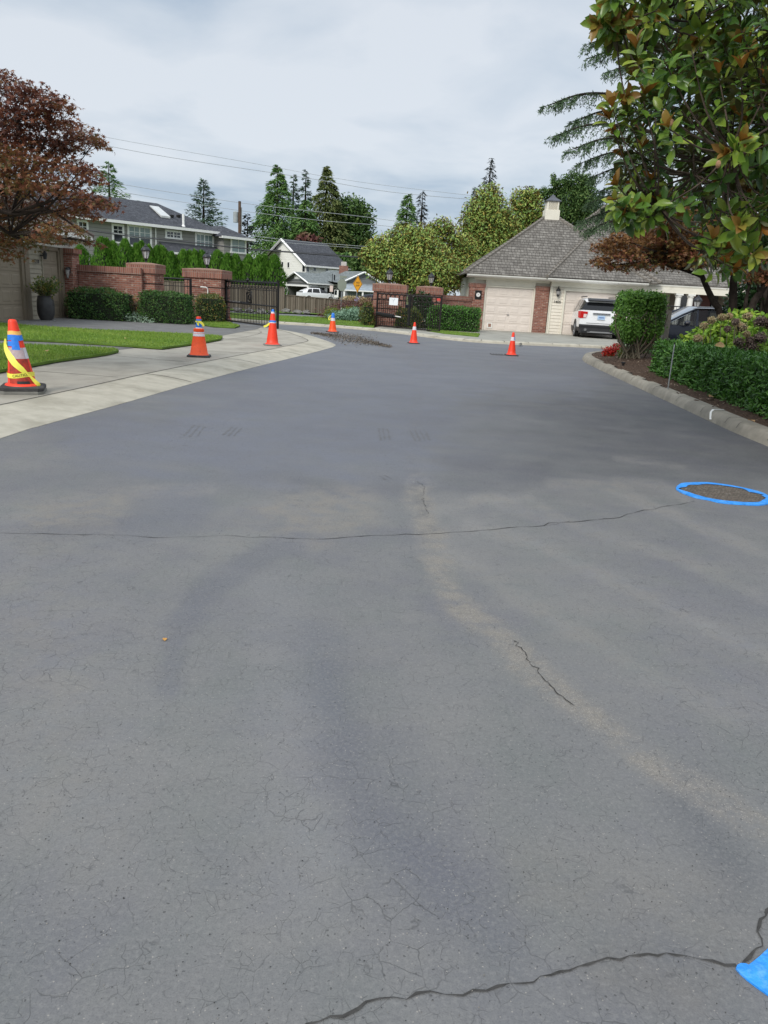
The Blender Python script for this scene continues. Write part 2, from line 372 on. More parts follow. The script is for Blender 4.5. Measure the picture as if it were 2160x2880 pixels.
# ---------------------------------------------------------------- ground, road
g=MB();g.poly([(1500*math.cos(a),1500*math.sin(a)+100,-.06) for a in np.linspace(0,2*math.pi,65)[:-1]]);ground_struct('ground',g,MATS['earth'])
MX=1.30199
strokes=[ ([(150,940),(1659,925)],75,-.085,0,.22,0),([(700,860),(1659,845)],45,-.05,0,.1,0), # polyline in photo coordinates (main view), width, tone, warm, cool, wear
 ([(690,1380),(730,1600),(800,1760),(940,1900),(1090,2060)],62,-.12,0,.35,0),
 ([(640,1170),(520,1220),(430,1290),(385,1370),(365,1480)],26,-.12,0,.35,0),
 ([(420,1085),(300,1130)],45,-.09,0,.4,0),([(260,1100),(90,1150)],50,-.05,.15,0,0),
 ([(1200,975),(1659,985)],85,-.13,.0,0,0),([(1250,870),(1659,960)],85,-.12,.0,0,0),([(1100,850),(1400,905)],40,-.07,0,0,0),([(1000,1000),(1659,1020)],40,-.07,0,.1,0),([(1020,820),(1300,830)],40,-.06,0,0,0),([(950,870),(1350,880)],10,-.10,.1,0,0),([(1000,930),(1350,935)],7,-.08,.05,0,0),
 ([(640,1045),(900,1042),(1120,1052)],20,-.11,0,.15,0),([(940,1000),(1180,1010)],14,-.05,0,0,0),([(0,1040),(640,1040)],26,-.06,0,.15,0),
 ([(760,1100),(640,1110)],60,.03,.55,0,.1),([(300,1062),(455,1056)],14,.10,.45,0,0),([(250,1090),(60,1105)],34,.05,.35,0,0),([(60,1350),(150,1800)],120,.03,.18,0,.0),
 ([(900,850),(893,950),(885,1000),(905,1060),(930,1150)],12,-.21,.30,0,.3),
 ([(900,1050),(935,1180),(950,1245),(1000,1320),(1100,1390),(1180,1480),(1300,1565),(1440,1670),(1659,1800)],27,.02,.75,0,1.),
 ([(930,1110),(1050,1074),(1190,1122)],13,.08,.2,0,0),([(1020,1080),(1140,1075),(1240,1135)],10,.10,.25,0,0),([(1190,1045),(1300,1046),(1450,1112),(1659,1200)],12,.10,.3,0,0),([(1330,1040),(1430,1048),(1480,1075)],11,.10,.3,0,0),
 ([(1010,1130),(1190,1190),(1400,1290),(1659,1420)],13,.08,.2,0,0),([(1250,1140),(1450,1200),(1659,1300)],12,.07,.2,0,0),([(960,1180),(1100,1280),(1300,1400),(1600,1560)],16,.06,.2,0,0),
 ([(560,1120),(480,1180)],40,.05,.2,0,0),([(640,1560),(690,1800)],60,.05,.05,0,0),([(1150,1900),(1550,1960)],90,-.03,.2,0,0),([(1300,2090),(1500,2140)],80,-.09,.2,0,0),([(1480,1720),(1600,1900)],70,-.14,0,.2,0),
 ([(600,790),(1250,790)],60,.03,0,.5,0),([(480,880),(900,880)],110,.0,0,.5,0),([(200,960),(880,985)],60,-.02,0,.45,0),([(100,1300),(500,1900)],260,.05,.10,0,0),([(600,1300),(640,1900)],90,.05,.05,.1,0),([(1200,1250),(1659,1500)],150,.05,.12,0,0),([(880,780),(1240,800),(1280,830)],10,-.15,.2,0,0),([(830,762),(1250,776)],9,-.12,.1,.0,0),
 ([(720,728),(800,738),(860,760),(930,800)],10,-.2,.3,0,.3),
 ([(690,918),(745,920)],6,.12,.2,0,0),([(1330,990),(1480,1010)],6,.10,.3,0,.5)]
ys=[-5.];
while ys[-1]<49: ys.append(ys[-1]+ (.3 if ys[-1]<.9 else max(.035,.012*ys[-1]**1.15)))
ys=np.array(ys);xs=np.concatenate([np.linspace(-18,-6,40)[:-1],np.linspace(-6,7.5,300)[:-1],np.linspace(7.5,28,50)])
GX,GY=np.meshgrid(xs,ys);V=np.stack([GX.ravel(),GY.ravel(),np.zeros(GX.size)],1)
d=V-np.array((0,0,H));wz=np.maximum(d@FW,.15);px=(1080+F*(d@RR)/wz)/MX;py=(1440-F*(d@UU)/wz)/MX
att={k:np.zeros(len(V)) for k in('tone','warm','cool','wear')}
jit=np.interp(np.sin(GX.ravel()*7.3+np.sin(GY.ravel()*3.1)*2)+np.sin(GY.ravel()*9.7+GX.ravel()*2.2),[-2,2],[.72,1.28])
for pl,wd,to,wa,coo,we in strokes:
    dd=np.full(len(V),1e9)
    for (ax,ay),(bx,by) in zip(pl[:-1],pl[1:]):
        t=np.clip(((px-ax)*(bx-ax)+(py-ay)*(by-ay))/((bx-ax)**2+(by-ay)**2+1e-9),0,1)
        dd=np.minimum(dd,np.hypot(px-ax-t*(bx-ax),py-ay-t*(by-ay)))
    k=(np.exp(-(dd*jit/wd)**2*1.1) if (wd>60 or wd<8) else np.exp(-(dd*jit/wd/1.05)**4))*(V[:,1]>.3)
    att['tone']+=k*to*1.75;att['warm']+=k*wa*1.3;att['cool']+=k*coo*1.2;att['wear']+=k*we
for k in('warm','cool','wear'): att[k]=np.clip(att[k],0,.9)
nx,ny=len(xs),len(ys);ii=(np.arange(ny-1)[:,None]*nx+np.arange(nx-1)[None]).ravel()
tag(npmesh('road',V,np.stack([ii,ii+1,ii+nx+1,ii+nx],1),MATS['asphalt'],attrs=att),kind='structure')
def ribbon(pts,wid,z,jit=0.,sub=1,seed=1):
    r=np.random.default_rng(seed);q=[]
    pts=[np.array(p[:2],float) for p in pts]
    for a,b in zip(pts[:-1],pts[1:]):
        L=np.linalg.norm(b-a);k=max(1,int(L/sub));n=np.array((-(b-a)[1],(b-a)[0]))/max(L,1e-6)
        for i in range(k): q.append(a+(b-a)*i/k+n*(r.normal()*jit if i else 0))
    q.append(pts[-1]);mb=MB();v=[];n=len(q)
    for i in range(n):
        t=q[min(i+1,n-1)]-q[max(i-1,0)];t=t/max(np.linalg.norm(t),1e-6);nn_=np.array((-t[1],t[0]))
        w_=(wid(i/(n-1)) if callable(wid) else wid)*(.25+1.5*r.random()**1.5 if jit else 1)/2
        a=q[i]+nn_*w_;b=q[i]-nn_*w_;v+=[(a[0],a[1],z),(b[0],b[1],z)]
    mb.add(v,[(2*i,2*i+1,2*i+3,2*i+2) for i in range(n-1)]);return mb
def pix(l,z=0): return [P(x*MX,y*MX,z) for x,y in l]
cracks=[([(0,1152),(150,1155),(240,1156),(330,1162),(400,1160),(480,1157),(600,1161),(700,1165),(760,1160),(830,1157),(950,1153),(1040,1146),(1100,1140),(1175,1136),(1185,1130),(1240,1128),(1340,1118),(1355,1111),(1420,1098),(1470,1090),(1500,1083)],.0048,.010,.07),
 ([(640,2225),(690,2208),(740,2198),(775,2180),(790,2166),(850,2156),(900,2147),(930,2143),(960,2150),(1000,2152),(1050,2142),(1075,2132),(1130,2126),(1190,2108),(1230,2098),(1290,2078),(1360,2066),(1400,2062),(1480,2066),(1540,2077),(1590,2086)],.0050,.0085,.022),
 ([(1600,2088),(1625,2060),(1645,2030),(1640,2000),(1665,1960),(1700,1900)],.006,.004,.018),
 ([(1110,1385),(1135,1410),(1150,1440),(1185,1476),(1205,1500),(1240,1525)],.0045,.006,.02),([(900,1040),(918,1052),(912,1075),(925,1110)],.003,.006,.03),
 ([(1175,1136),(1230,1127)],.004,.01,.05)]
paint('tyre_mark',(.116,.117,.122),.8,var=.2,scale=30)
for i,pl in enumerate([[(397,942),(420,918)],[(410,943),(431,920)],[(424,943),(441,922)],[(482,940),(502,922)],[(493,942),(512,923)],[(505,942),(522,925)],[(818,925),(823,952)],[(827,925),(832,951)],[(837,926),(842,950)],[(886,930),(897,953)],[(897,930),(907,953)],[(908,931),(918,953)],[(919,932),(928,952)],[(820,1028),(832,1036)],[(832,1027),(846,1035)]]):
    ground_struct('tyre_mark',ribbon(pix(pl),.022,.002,.004,.05,90+i),MATS['tyre_mark'])
for i,(pl,wd,ji,sb) in enumerate(cracks):
    ground_struct('crack',ribbon(pix(pl),wd,.003,ji,sb,i),MATS['crack'])
# ---------------------------------------------------------------- left pavement with rolled curb
EDGE=catmull([(-3.9,-5),(-3.8,2),(-3.64,7.09),(-3.58,7.9),(-3.35,9.7),(-3.08,12.11),(-2.65,15.2),(-2.14,18.48),(-1.83,20.7),(-1.66,22.3),(-1.78,23.4),(-2.3,25.2),(-3.14,27.6),(-4.43,29.6),(-6.2,31.2),(-9,32.3)],8)
EDGE=np.array(EDGE)[:,:2]
t_=np.gradient(EDGE,axis=0);t_/=np.linalg.norm(t_,axis=1)[:,None];NL=np.stack([-t_[:,1],t_[:,0]],1)
PZ=.09
def curbpt(i,u): # u 0 at the asphalt, 1 at the joint
    i0=int(min(max(i,0),len(EDGE)-1));p=EDGE[i0]+NL[i0]*.80*u
    return (p[0],p[1],.004+(PZ-.004)*(1-(1-u)**1.8))
us=[0,.06,.2,.4,.6,.8,1.]
mb=MB();n=len(EDGE);k=len(us)
mb.add([(EDGE[i][0],EDGE[i][1],-.03) for i in range(n)]+[curbpt(i,u) for i in range(n) for u in us],[(n+i*k+j,n+(i+1)*k+j,n+(i+1)*k+j+1,n+i*k+j+1) for i in range(n-1) for j in range(k-1)]+[(i,i+1,n+(i+1)*k,n+i*k) for i in range(n-1)])
ground_struct('curb',mb,MATS['concrete_curb'],smooth=True)
JO=np.array([curbpt(i,1)[:2] for i in range(n)])
far=[(-9.4,31.2),(-30,31.2),(-30,-5)]
ground_struct('pavement',MB().poly([(p[0],p[1],PZ-.001) for p in list(JO)+far]),MATS['concrete_walk'])
joints=MB()
def strip3(pts,w):
    global joints
    pts=[Vector(p) for p in pts]
    for a,b in zip(pts[:-1],pts[1:]):
        d=(b-a);nv=Vector((-d.y,d.x,0)).normalized()*w/2;up=Vector((0,0,.003))
        joints.add([a+nv+up,a-nv+up,b-nv+up,b+nv+up],[(0,1,2,3)])
for i in (40,49,56,66,78,87,97,106):
    if i<n: strip3([curbpt(i,u) for u in us[1:]],.024)
strip3([(p[0],p[1],PZ) for p in JO],.026)
for a,b in (((94,1043),(332,1061)),((325,1001),(540,1019)),((470,983),(700,992))): strip3([P(*a,PZ),P(*b,PZ)],.018)
strip3([P(x,y,PZ) for x,y in ((631,956),(690,948),(725,940),(736,934),(728,930),(700,929))],.018)
ground_struct('pavement_joint',joints,MATS['joint'],uv=False)
drv=[P(x,y,PZ) for x,y in ((760,927),(736,934),(700,946),(631,956),(540,962),(456,975),(340,990),(228,965),(0,945))]
drv=[(-4.9,29.2),(-4.75,27.4),(-4.9,24.5),(-5.0,21.6),(-5.4,17.8),(-5.7,16.2)]+[(-14,16.2),(-14,31),(-7.5,31)]
ground_struct('driveway',MB().poly([(p[0],p[1],PZ+.004) for p in drv]),MATS['old_asphalt'])
# ---------------------------------------------------------------- lawns (turf sheets with blades)
def inpoly(p,poly):
    x,y=p[:,0],p[:,1];c=np.zeros(len(p),bool);n=len(poly)
    for i in range(n):
        (ax,ay),(bx,by)=poly[i][:2],poly[(i+1)%n][:2]
        c^=((ay>y)!=(by>y))&(x<(bx-ax)*(y-ay)/(by-ay+1e-12)+ax)
    return c
leafmat('grass_blade',[(.065,.12,.016),(.10,.17,.022),(.14,.21,.032),(.175,.225,.05)],.6,transl=.25,spec=.25)
def lawn(poly,z,dens,hh=.05,seed=0,clip=None):
    poly=[p[:2] for p in poly];mb=MB().prism(poly,z-.04,z)
    ground_struct('lawn',mb,MATS['turf'])
    a=np.array(poly);lo,hi=a.min(0),a.max(0);N=int((hi-lo).prod()*dens)
    p=rng.uniform(lo,hi,(N,2));p=p[inpoly(p,poly)];n=len(p)
    if clip is not None: p=p[clip(p)];n=len(p)
    # clump height follows a mown pattern
    hgt=hh*(.6+.6*rng.random(n))
    A=np.stack([rng.normal(size=n)*.35,rng.normal(size=n)*.35,np.ones(n)],1)
    r=.5+.28*np.sin(p[:,0]*2.1+p[:,1]*6.2)*np.sign(np.sin(p[:,0]*3.3+p[:,1]*9.1))*.7+.22*np.sin(p[:,0]*1.3+2*np.sin(p[:,1]*.9))*np.sin(p[:,1]*1.7+p[:,0])+rng.normal(size=n)*.2
    o=leaves('grass',MATS['grass_blade'],np.column_stack([p,np.full(n,z-.004)]),A,rdir(n),hgt,.016,BLADE,rnd=r)
    return tag(o,'short mown grass blades of a bright green lawn','grass',kind='stuff')
LZ=PZ+.055
sm=lambda l:[tuple(p[:2]) for p in catmull(l,4)]
lawn([P(x,y,LZ) for x,y in ((-300,1075),(0,1040),(163,1011),(300,993),(334,985),(320,979),(228,974),(100,969),(-300,957))],LZ,900)
lawn([P(x,y,LZ) for x,y in ((-300,944),(0,951),(150,957),(283,965),(456,977),(560,963),(622,952),(626,945),(600,942),(540,939),(400,932),(260,926),(100,916),(0,908),(-300,897))],LZ,650)
lawn([P(x,y,LZ) for x,y in ((548,908),(600,917),(660,920),(675,915),(640,905),(600,897),(560,897))],LZ,500)
# ---------------------------------------------------------------- far side: curb, lawn island, street, bank
FC=np.array(catmull([(-14,41.5),(-10,37.2),(-7.4,34.9),(-5.1,34.3),(-3.3,34.1),(-1.64,33.4),(-.2,32.3),(.9,30.6),(1.9,29.2),(2.9,28.4),(4.6,28.4),(6.5,28.9),(9,29.25),(14,29.6),(27,30)],6))[:,:2]
t_=np.gradient(FC,axis=0);t_/=np.linalg.norm(t_,axis=1)[:,None];NF=np.stack([-t_[:,1],t_[:,0]],1)
FZ=.10;mb=MB();n=len(FC);prof=[(0,.0),(.03,.07),(.10,.095),(.30,FZ),(.45,FZ)]
mb.add([(FC[i][0]+NF[i][0]*u,FC[i][1]+NF[i][1]*u,z) for i in range(n) for u,z in prof],[(i*5+j,(i+1)*5+j,(i+1)*5+j+1,i*5+j+1) for i in range(n-1) for j in range(4)])
ground_struct('curb',mb,MATS['concrete_curb'],smooth=True)
joints=MB()
for i in range(16,n,3): strip3([(FC[i][0]+NF[i][0]*u,FC[i][1]+NF[i][1]*u,z) for u,z in prof[1:]],.03)
strip3([P(x,y,.07) for x,y in ((1461,969),(1468,962),(1474,955),(1490,951),(1505,946))],.06)
strip3([P(x,y,.07) for x,y in ((1676,960),(1688,965),(1692,976))],.04)
ground_struct('pavement_joint',joints,MATS['joint'],uv=False)
inn=[(FC[i][0]+NF[i][0]*.45,FC[i][1]+NF[i][1]*.45) for i in range(n)]
apr=[p for p in inn if p[0]>-.9]+[(27,42),(2.6,42),(2.2,36.2),(-.6,35.8)]
ground_struct('driveway',MB().poly([(p[0],p[1],FZ-.002) for p in apr]),MATS['concrete_drive'])
isl=[p for p in inn if p[0]<-.7]+[(-.9,36.5),(-1.2,41.5),(-4,42.6),(-6.2,41.6),(-9,41.6),(-13.5,43)]
lawn(isl,FZ+.03,140,.06)
bank=[(-30,48.2),(-7,48.6),(-4.6,50.4),(0,52),(12,54),(12,60),(-30,60)]
tag(MB().poly([(x,y,.06) for x,y in bank]).build('verge',MATS['turf']),kind='structure')
lawn([P(x,y,FZ+.03) for x,y in ((1200,929),(1250,937),(1345,946),(1350,938),(1250,930),(1200,924))],FZ+.03,300)
paint('rock',(.17,.165,.15),.9,var=.35,scale=4,bump=.6,bs=20)
k=0
rl=['pale grey rock on the grass bank nearest the gate post','grey rock lying low on the bank below the board fence','flat rock on the bank under the fence gap','dark rock on the grass bank beside the street','small grey rock at the right end of the bank','broad grey rock below the tall board fence','mossy grey rock low on the bank seen through the gate bars']
for (x,y,r) in ((700,872,.5),(733,875,.6),(765,876,.5),(805,873,.55),(835,875,.5),(862,877,.45),(668,870,.5)):
    c=P(x,y+6,.05);v=[]
    mb=MB().ball((c[0],c[1],.12),r*.55,9,6,.5)
    mb.v=[(a+rng.normal()*.05,b+rng.normal()*.05,max(.02,z+rng.normal()*.04)) for a,b,z in mb.v]
    tag(mb.build('rock',MATS['rock'],org=(c[0],c[1],.05)),rl[k],'rock','rocks on the grass bank');k+=1
# ---------------------------------------------------------------- right bed with kerb
KB=np.array(catmull([(4.5,-5),(4.5,3),(4.52,9.18),(4.55,10.5),(4.69,12.8),(4.88,16.0),(5.15,20.2),(5.35,22.1),(5.75,23.6),(6.6,25.0),(8.2,25.8),(11,26.0),(27,26.1)],6))[:,:2]
t_=np.gradient(KB,axis=0);t_/=np.linalg.norm(t_,axis=1)[:,None];NK=np.stack([t_[:,1],-t_[:,0]],1)
prof=[(0,-.02),(.02,.06),(.055,.125),(.09,.145),(.25,.15),(.26,.08)];mb=MB();n=len(KB);k=len(prof)
mb.add([(KB[i][0]+NK[i][0]*u,KB[i][1]+NK[i][1]*u,z) for i in range(n) for u,z in prof],[(i*k+j+1,(i+1)*k+j+1,(i+1)*k+j,i*k+j) for i in range(n-1) for j in range(k-1)])
ground_struct('kerb',mb,MATS['concrete_kerb'],smooth=True)
joints=MB()
for i in range(6,60,3): strip3([(KB[i][0]+NK[i][0]*u-.002,KB[i][1]+NK[i][1]*u,z) for u,z in prof[1:5]],.014)
ground_struct('kerb_joint',joints,MATS['joint'],uv=False)
i=int(np.argmin(np.abs(KB[:,1]-11.15)+(KB[:,0]>4.9)*9));joints=MB()
q=KB[i];strip3([(q[0]-.005,q[1]-.16,.03),(q[0]+.04,q[1]-.02,.115),(q[0]+.09,q[1]+.04,.150),(q[0]+.25,q[1]+.05,.156)],.035)
tag(joints.build('paint_mark',MATS['white_mark'],org=(q[0],q[1],.1)),'white painted bent line across the right kerb','paint mark')
bd2=[(KB[i][0]+NK[i][0]*.13,KB[i][1]+NK[i][1]*.13) for i in range(n)]+[(27,-5)]
bd=[(KB[i][0]+NK[i][0]*.25,KB[i][1]+NK[i][1]*.25) for i in range(n)]+[(27,-5)]
# mulch surface mounds gently away from the kerb
gx,gy=np.meshgrid(np.linspace(4.6,16,230),np.linspace(2,26,240));pp=np.stack([gx.ravel(),gy.ravel()],1)
dk=np.min(np.hypot(pp[:,None,0]-KB[None,::2,0],pp[:,None,1]-KB[None,::2,1]),axis=1)
hz=.120+.16*np.clip((dk-.25)/1.6,0,1)**.8+rng.normal(size=len(pp))*.008
ins=inpoly(pp,[tuple(p) for p in bd2])
nx=230;ii=(np.arange(239)[:,None]*nx+np.arange(229)[None]).ravel();q=np.stack([ii,ii+1,ii+nx+1,ii+nx],1);ok=ins[q].all(1)
ground_struct('bed_soil',MB().poly([(p[0],p[1],.11) for p in bd]),MATS['mulch'])
tag(npmesh('mulch_bed',np.column_stack([pp,hz]),q[ok],MATS['mulch'],smooth=True),kind='structure')
def bedz(x,y):
    d=np.min(np.hypot(KB[:,0]-x,KB[:,1]-y));return .115+.16*min(max((d-.25)/1.6,0),1)**.8
leafmat('chip',[(.06,.04,.03),(.12,.085,.06),(.20,.15,.11),(.30,.24,.18)],.9,transl=0)
c=rng.uniform((4.7,4),(8,25),(5200,2));c=c[inpoly(c,[tuple(p) for p in bd])]
dz=np.min(np.hypot(c[:,None,0]-KB[None,::2,0],c[:,None,1]-KB[None,::2,1]),axis=1);c=c[(dz>.27)&(dz<1.7)];dz=dz[(dz>.27)&(dz<1.7)]
zc=.125+.16*np.clip((dz-.25)/1.6,0,1)**.8;n=len(c)
A=rdir(n)*(1,1,.25);tag(leaves('mulch_chips',MATS['chip'],np.column_stack([c,zc]),A,np.array([0,0,1.])+rdir(n)*.4,rng.uniform(.02,.07,n),rng.uniform(.012,.03,n),QUAD,rnd=rng.random(n)**1.6),'loose brown bark chips on the planted bed','bark mulch',kind='stuff')
# ---------------------------------------------------------------- traffic cones
paint('cone_orange',(.86,.085,.008),.5,var=.10,scale=9,dirt=(8,(.40,.05,.014),.55,.55))
paint('cone_dirty',(.46,.035,.014),.6,var=.2,scale=14,dirt=(16,(.16,.018,.012),.46,.7))
paint('cone_red',(.86,.045,.012),.5,var=.10,scale=9,dirt=(9,(.42,.03,.012),.56,.55))
paint('collar_white',(.66,.64,.68),.5,var=.14,scale=9)
paint('collar_grime',(.46,.36,.37),.6,var=.18,scale=20)
paint('rubber_black',(.035,.033,.032),.75,var=.25,scale=12,dirt=(9,(.11,.105,.10),.5,.5))
paint('rubber_grey',(.17,.165,.145),.85,var=.2,scale=10,dirt=(9,(.06,.06,.055),.56,.5))
paint('tape_blue',(.02,.20,.72),.45,var=.12,scale=20,bump=.4,bs=40)
paint('tape_blue_floor',(.025,.27,.78),.55,var=.22,scale=16,bump=.9,bs=30,dirt=(26,(.16,.42,.85),.5,.55))
paint('tape_yellow',(.86,.80,.10),.45,var=.10,scale=12)
paint('tape_amber',(.90,.50,.12),.5,var=.1,scale=12)
paint('black_print',(.02,.02,.02),.6,var=.05)
def plate(w,h0,h1,c,rot,cut=.12):
    s=w/2;k=cut*w;o=[(-s+k,-s),(s-k,-s),(s,-s+k),(s,s-k),(s-k,s),(-s+k,s),(-s,s-k),(-s,-s+k)]
    cr,sr=math.cos(rot),math.sin(rot);f=lambda sc:[(c[0]+(x*cr-y*sr)*sc,c[1]+(x*sr+y*cr)*sc) for x,y in o]
    a,b=f(1),f(.94);n=8;hm=h0+(h1-h0)*.7
    return MB().add([(x,y,h0) for x,y in a]+[(x,y,hm) for x,y in a]+[(x,y,h1) for x,y in b],[(i,(i+1)%n,n+(i+1)%n,n+i) for i in range(n)]+[(n+i,n+(i+1)%n,2*n+(i+1)%n,2*n+i) for i in range(n)]+[tuple(range(2*n,3*n))])
def ribbon3(path,wid,nvec,name,mat,label,cat='caution tape',group=None):
    path=[Vector(p) for p in path];mb=MB();v=[];n=len(path)
    for i,p in enumerate(path):
        d=(path[min(i+1,n-1)]-path[max(i-1,0)]).normalized();s=d.cross(Vector(nvec)).normalized()*(wid[i] if isinstance(wid,list) else wid)/2
        v+=[p+s,p-s]
    mb.add(v,[(2*i,2*i+1,2*i+3,2*i+2) for i in range(n-1)])
    o=mb.build(name,mat,org=path[0],smooth=True);md=o.modifiers.new('thickness','SOLIDIFY');md.thickness=.002
    return tag(o,label,cat,group)
CG='orange traffic cones set around the fresh asphalt'
def cone(c,label,h=.70,rb=.13,rt=.03,base=.36,bh=.035,rot=.3,mat='cone_red',collar=None,shear=(0,0),bmat='rubber_black',cm='collar_white',extra=True):
    t=thing('traffic_cone',label,'traffic cone',c,CG)
    plate(base,c[2],c[2]+bh,c,rot).build('base',MATS[bmat],t)
    r=lambda z:rb+(rt-rb)*(z-bh)/(h-bh)
    prof=[(rb*1.22,bh-.002),(rb*1.18,bh+.012),(rb*1.03,bh+.022)]+[(r(z),z) for z in np.linspace(bh+.03,h-.03,8)]+[(rt,h-.012),(rt*.75,h-.002),(rt*.3,h)]
    bd=MB().lathe(prof,28,c,shear).build('cone_body',MATS[mat],t,smooth=True,sharp=50)
    for z0,z1 in (collar or []):
        MB().lathe([(r(z0)+.003,z0),(r(z1)+.003,z1)],28,c,shear,cap=False).build('reflective_collar',MATS[cm],t,smooth=True)
    return t,r
def band(t,c,r,z0,z1,mat,name='blue_tape',pad=.004,shear=(0,0),a0=0,a1=2*math.pi,wob=0,sl0=0,sl1=0):
    n=28;v=[];k=7
    for i in range(n+1):
        a=a0+(a1-a0)*i/n
        for j in range(k):
            u=j/(k-1);zz=z0+sl0*i/n+(z1+sl1*i/n-z0-sl0*i/n)*u;zz+=wob*math.sin(a*3+j)
            v.append((c[0]+(r(zz)+pad)*math.cos(a)+shear[0]*zz,c[1]+(r(zz)+pad)*math.sin(a)+shear[1]*zz,c[2]+zz))
    return MB().add(v,[(i*k+j,(i+1)*k+j,(i+1)*k+j+1,i*k+j+1) for i in range(n) for j in range(k-1)]).build(name,MATS[mat],t,smooth=True)
# nearest: two cones nested, leaning, bandaged with tape
c1=P(66,1103,PZ);c1=(c1[0],c1[1],PZ)
t,_=cone(c1,'lower cone of the nested pair nearest the camera, only its pale grey base plate showing',.66,.15,.03,.50,.045,rot=.32,mat='cone_dirty',bmat='rubber_grey',shear=(-.085,0))
SH=(-.088,.0)
c1b=(c1[0],c1[1],PZ+.046)
t,r1=cone(c1b,'dirty red cone nearest the camera wrapped in blue and amber tape, stacked on another cone',.83,.165,.046,.50,.045,rot=.34,mat='cone_red',collar=[(.37,.50)],shear=SH,cm='collar_white')
fa=math.radians(-64)
band(t,c1b,r1,.05,.37,'cone_dirty','grime_patch',.0032,SH,fa-1.0,fa+.95)
band(t,c1b,r1,.37,.50,'collar_grime','grime_patch',.005,SH,fa-1.2,fa+.75)
band(t,c1b,r1,.645,.695,'tape_amber','amber_tape',.005,SH,wob=.004);band(t,c1b,r1,.585,.65,'tape_blue','blue_tape',.006,SH,wob=.003)
band(t,c1b,r1,.475,.60,'tape_blue','blue_tape',.0065,SH,fa-.55,fa+.35)
band(t,c1b,r1,.515,.575,'tape_blue','blue_tape',.0062,SH,fa-1.3,fa+.1)
band(t,c1b,lambda z:r1(z),.06,.105,'black_print','label_patch',.0045,SH,fa-.35,fa+.55)
def on1(a,z,pad=.012): return (c1b[0]+(r1(z)+pad)*math.cos(fa+a)+SH[0]*z,c1b[1]+(r1(z)+pad)*math.sin(fa+a),c1b[2]+z)
loop=[on1(a,.175+.012*math.sin(a*2),.010) for a in np.linspace(-math.pi,math.pi,40)]
def tapeband(path,wid,name,label):
    mb=MB();v=[];n=len(path)
    for i,p in enumerate(path): v+=[(p[0],p[1],p[2]+wid/2),(p[0],p[1],p[2]-wid/2)]
    mb.add(v,[(2*i,2*i+1,2*i+3,2*i+2) for i in range(n-1)]);return mb
tp=thing('caution_tape','yellow caution tape tied round the nearest cone and hanging down its front','caution tape',loop[0],'yellow caution tape on cones')
tapeband(loop,.055,'','').build('tie_loop',MATS['tape_yellow'],tp,smooth=True)
hang=[on1(-1.35,.60,.03),on1(-1.30,.54,.035),on1(-1.1,.47,.03),on1(-.75,.40,.02),on1(-.35,.32,.02),on1(.1,.25,.02),on1(.45,.19,.015),on1(.65,.165,.02)]
def rib(path,wid,nv):
    path=[Vector(p) for p in catmull(path,4)];n=len(path);v=[]
    wid=np.interp(np.linspace(0,1,n),np.linspace(0,1,len(wid)),wid)
    for i,p in enumerate(path):
        d=(path[min(i+1,n-1)]-path[max(i-1,0)]).normalized();s_=d.cross(Vector(nv)).normalized()*wid[i]/2;v+=[p+s_,p-s_]
    return MB().add(v,[(2*i,2*i+1,2*i+3,2*i+2) for i in range(n-1)])
toc=Vector((c1[0],c1[1],0))*-1;toc.normalize()
rib(hang,[.02,.03,.05,.075,.075,.065,.04,.03],toc).build('loose_tail',MATS['tape_yellow'],tp,smooth=True)
rib([on1(.65,.165,.02),on1(.8,.12,.03),on1(.95,.07,.05),on1(1.05,.05,.06)],[.02,.04,.05,.03],toc).build('loose_tail',MATS['tape_yellow'],tp,smooth=True)
# CAUTION printed round the loop
M0=Matrix.Identity(4)
tx=text('tape_print','CAUTION',.042,M0,MATS['black_print'],tp,.0005)
for v in tx.data.vertices:
    q=v.co+wloc(tp);a=q.x/r1(.175);pt=on1(a,.175+.012*math.sin(a*2)+q.y,.0135);v.co=Vector(pt)-wloc(tp)
# second: short wide cone over a slim taped one
c2=P(560,1003,PZ)
t=thing('traffic_cone','wide orange cone with a white band and a blue taped top on the pavement edge','traffic cone',c2,CG)
plate(.45,c2[2],c2[2]+.04,c2,.15).build('base',MATS['rubber_black'],t)
MB().lathe([(.195,.038),(.19,.05),(.175,.06),(.116,.40),(.108,.46),(.102,.47),(.102,.475),(.088,.555)],28,c2).build('cone_body',MATS['cone_orange'],t,smooth=True,sharp=50)
MB().lathe([(.1195,.405),(.1015,.488)],28,c2,cap=False).build('reflective_collar',MATS['collar_white'],t,smooth=True)
MB().lathe([(.100,.49),(.106,.50),(.103,.545),(.09,.552)],28,c2).build('rim',MATS['cone_orange'],t,smooth=True)
MB().lathe([(.066,.55),(.062,.575)],20,c2).build('inner_collar',MATS['collar_white'],t,smooth=True)
MB().lathe([(.062,.575),(.053,.70),(.052,.735)],20,c2).build('blue_tape',MATS['tape_blue'],t,smooth=True)
MB().lathe([(.050,.735),(.048,.765),(.042,.782),(.015,.785)],20,c2).build('cone_tip',MATS['cone_red'],t,smooth=True)
tp=thing('caution_tape','yellow caution tape knotted on the blue taped top of the wide orange cone','caution tape',(c2[0],c2[1],c2[2]+.69),'yellow caution tape on cones')
MB().lathe([(.056,.672),(.06,.685),(.056,.70)],20,c2,cap=False).build('tie_loop',MATS['tape_yellow'],tp,smooth=True)
q=lambda x,z:(c2[0]+x,c2[1]-.07,c2[2]+z)
rib([q(-.05,.69),q(0,.685),q(.04,.68),q(.09,.65),q(.12,.605)],[.02,.03,.045,.05,.03],(0,-1,0)).build('loose_tail',MATS['tape_yellow'],tp,smooth=True)
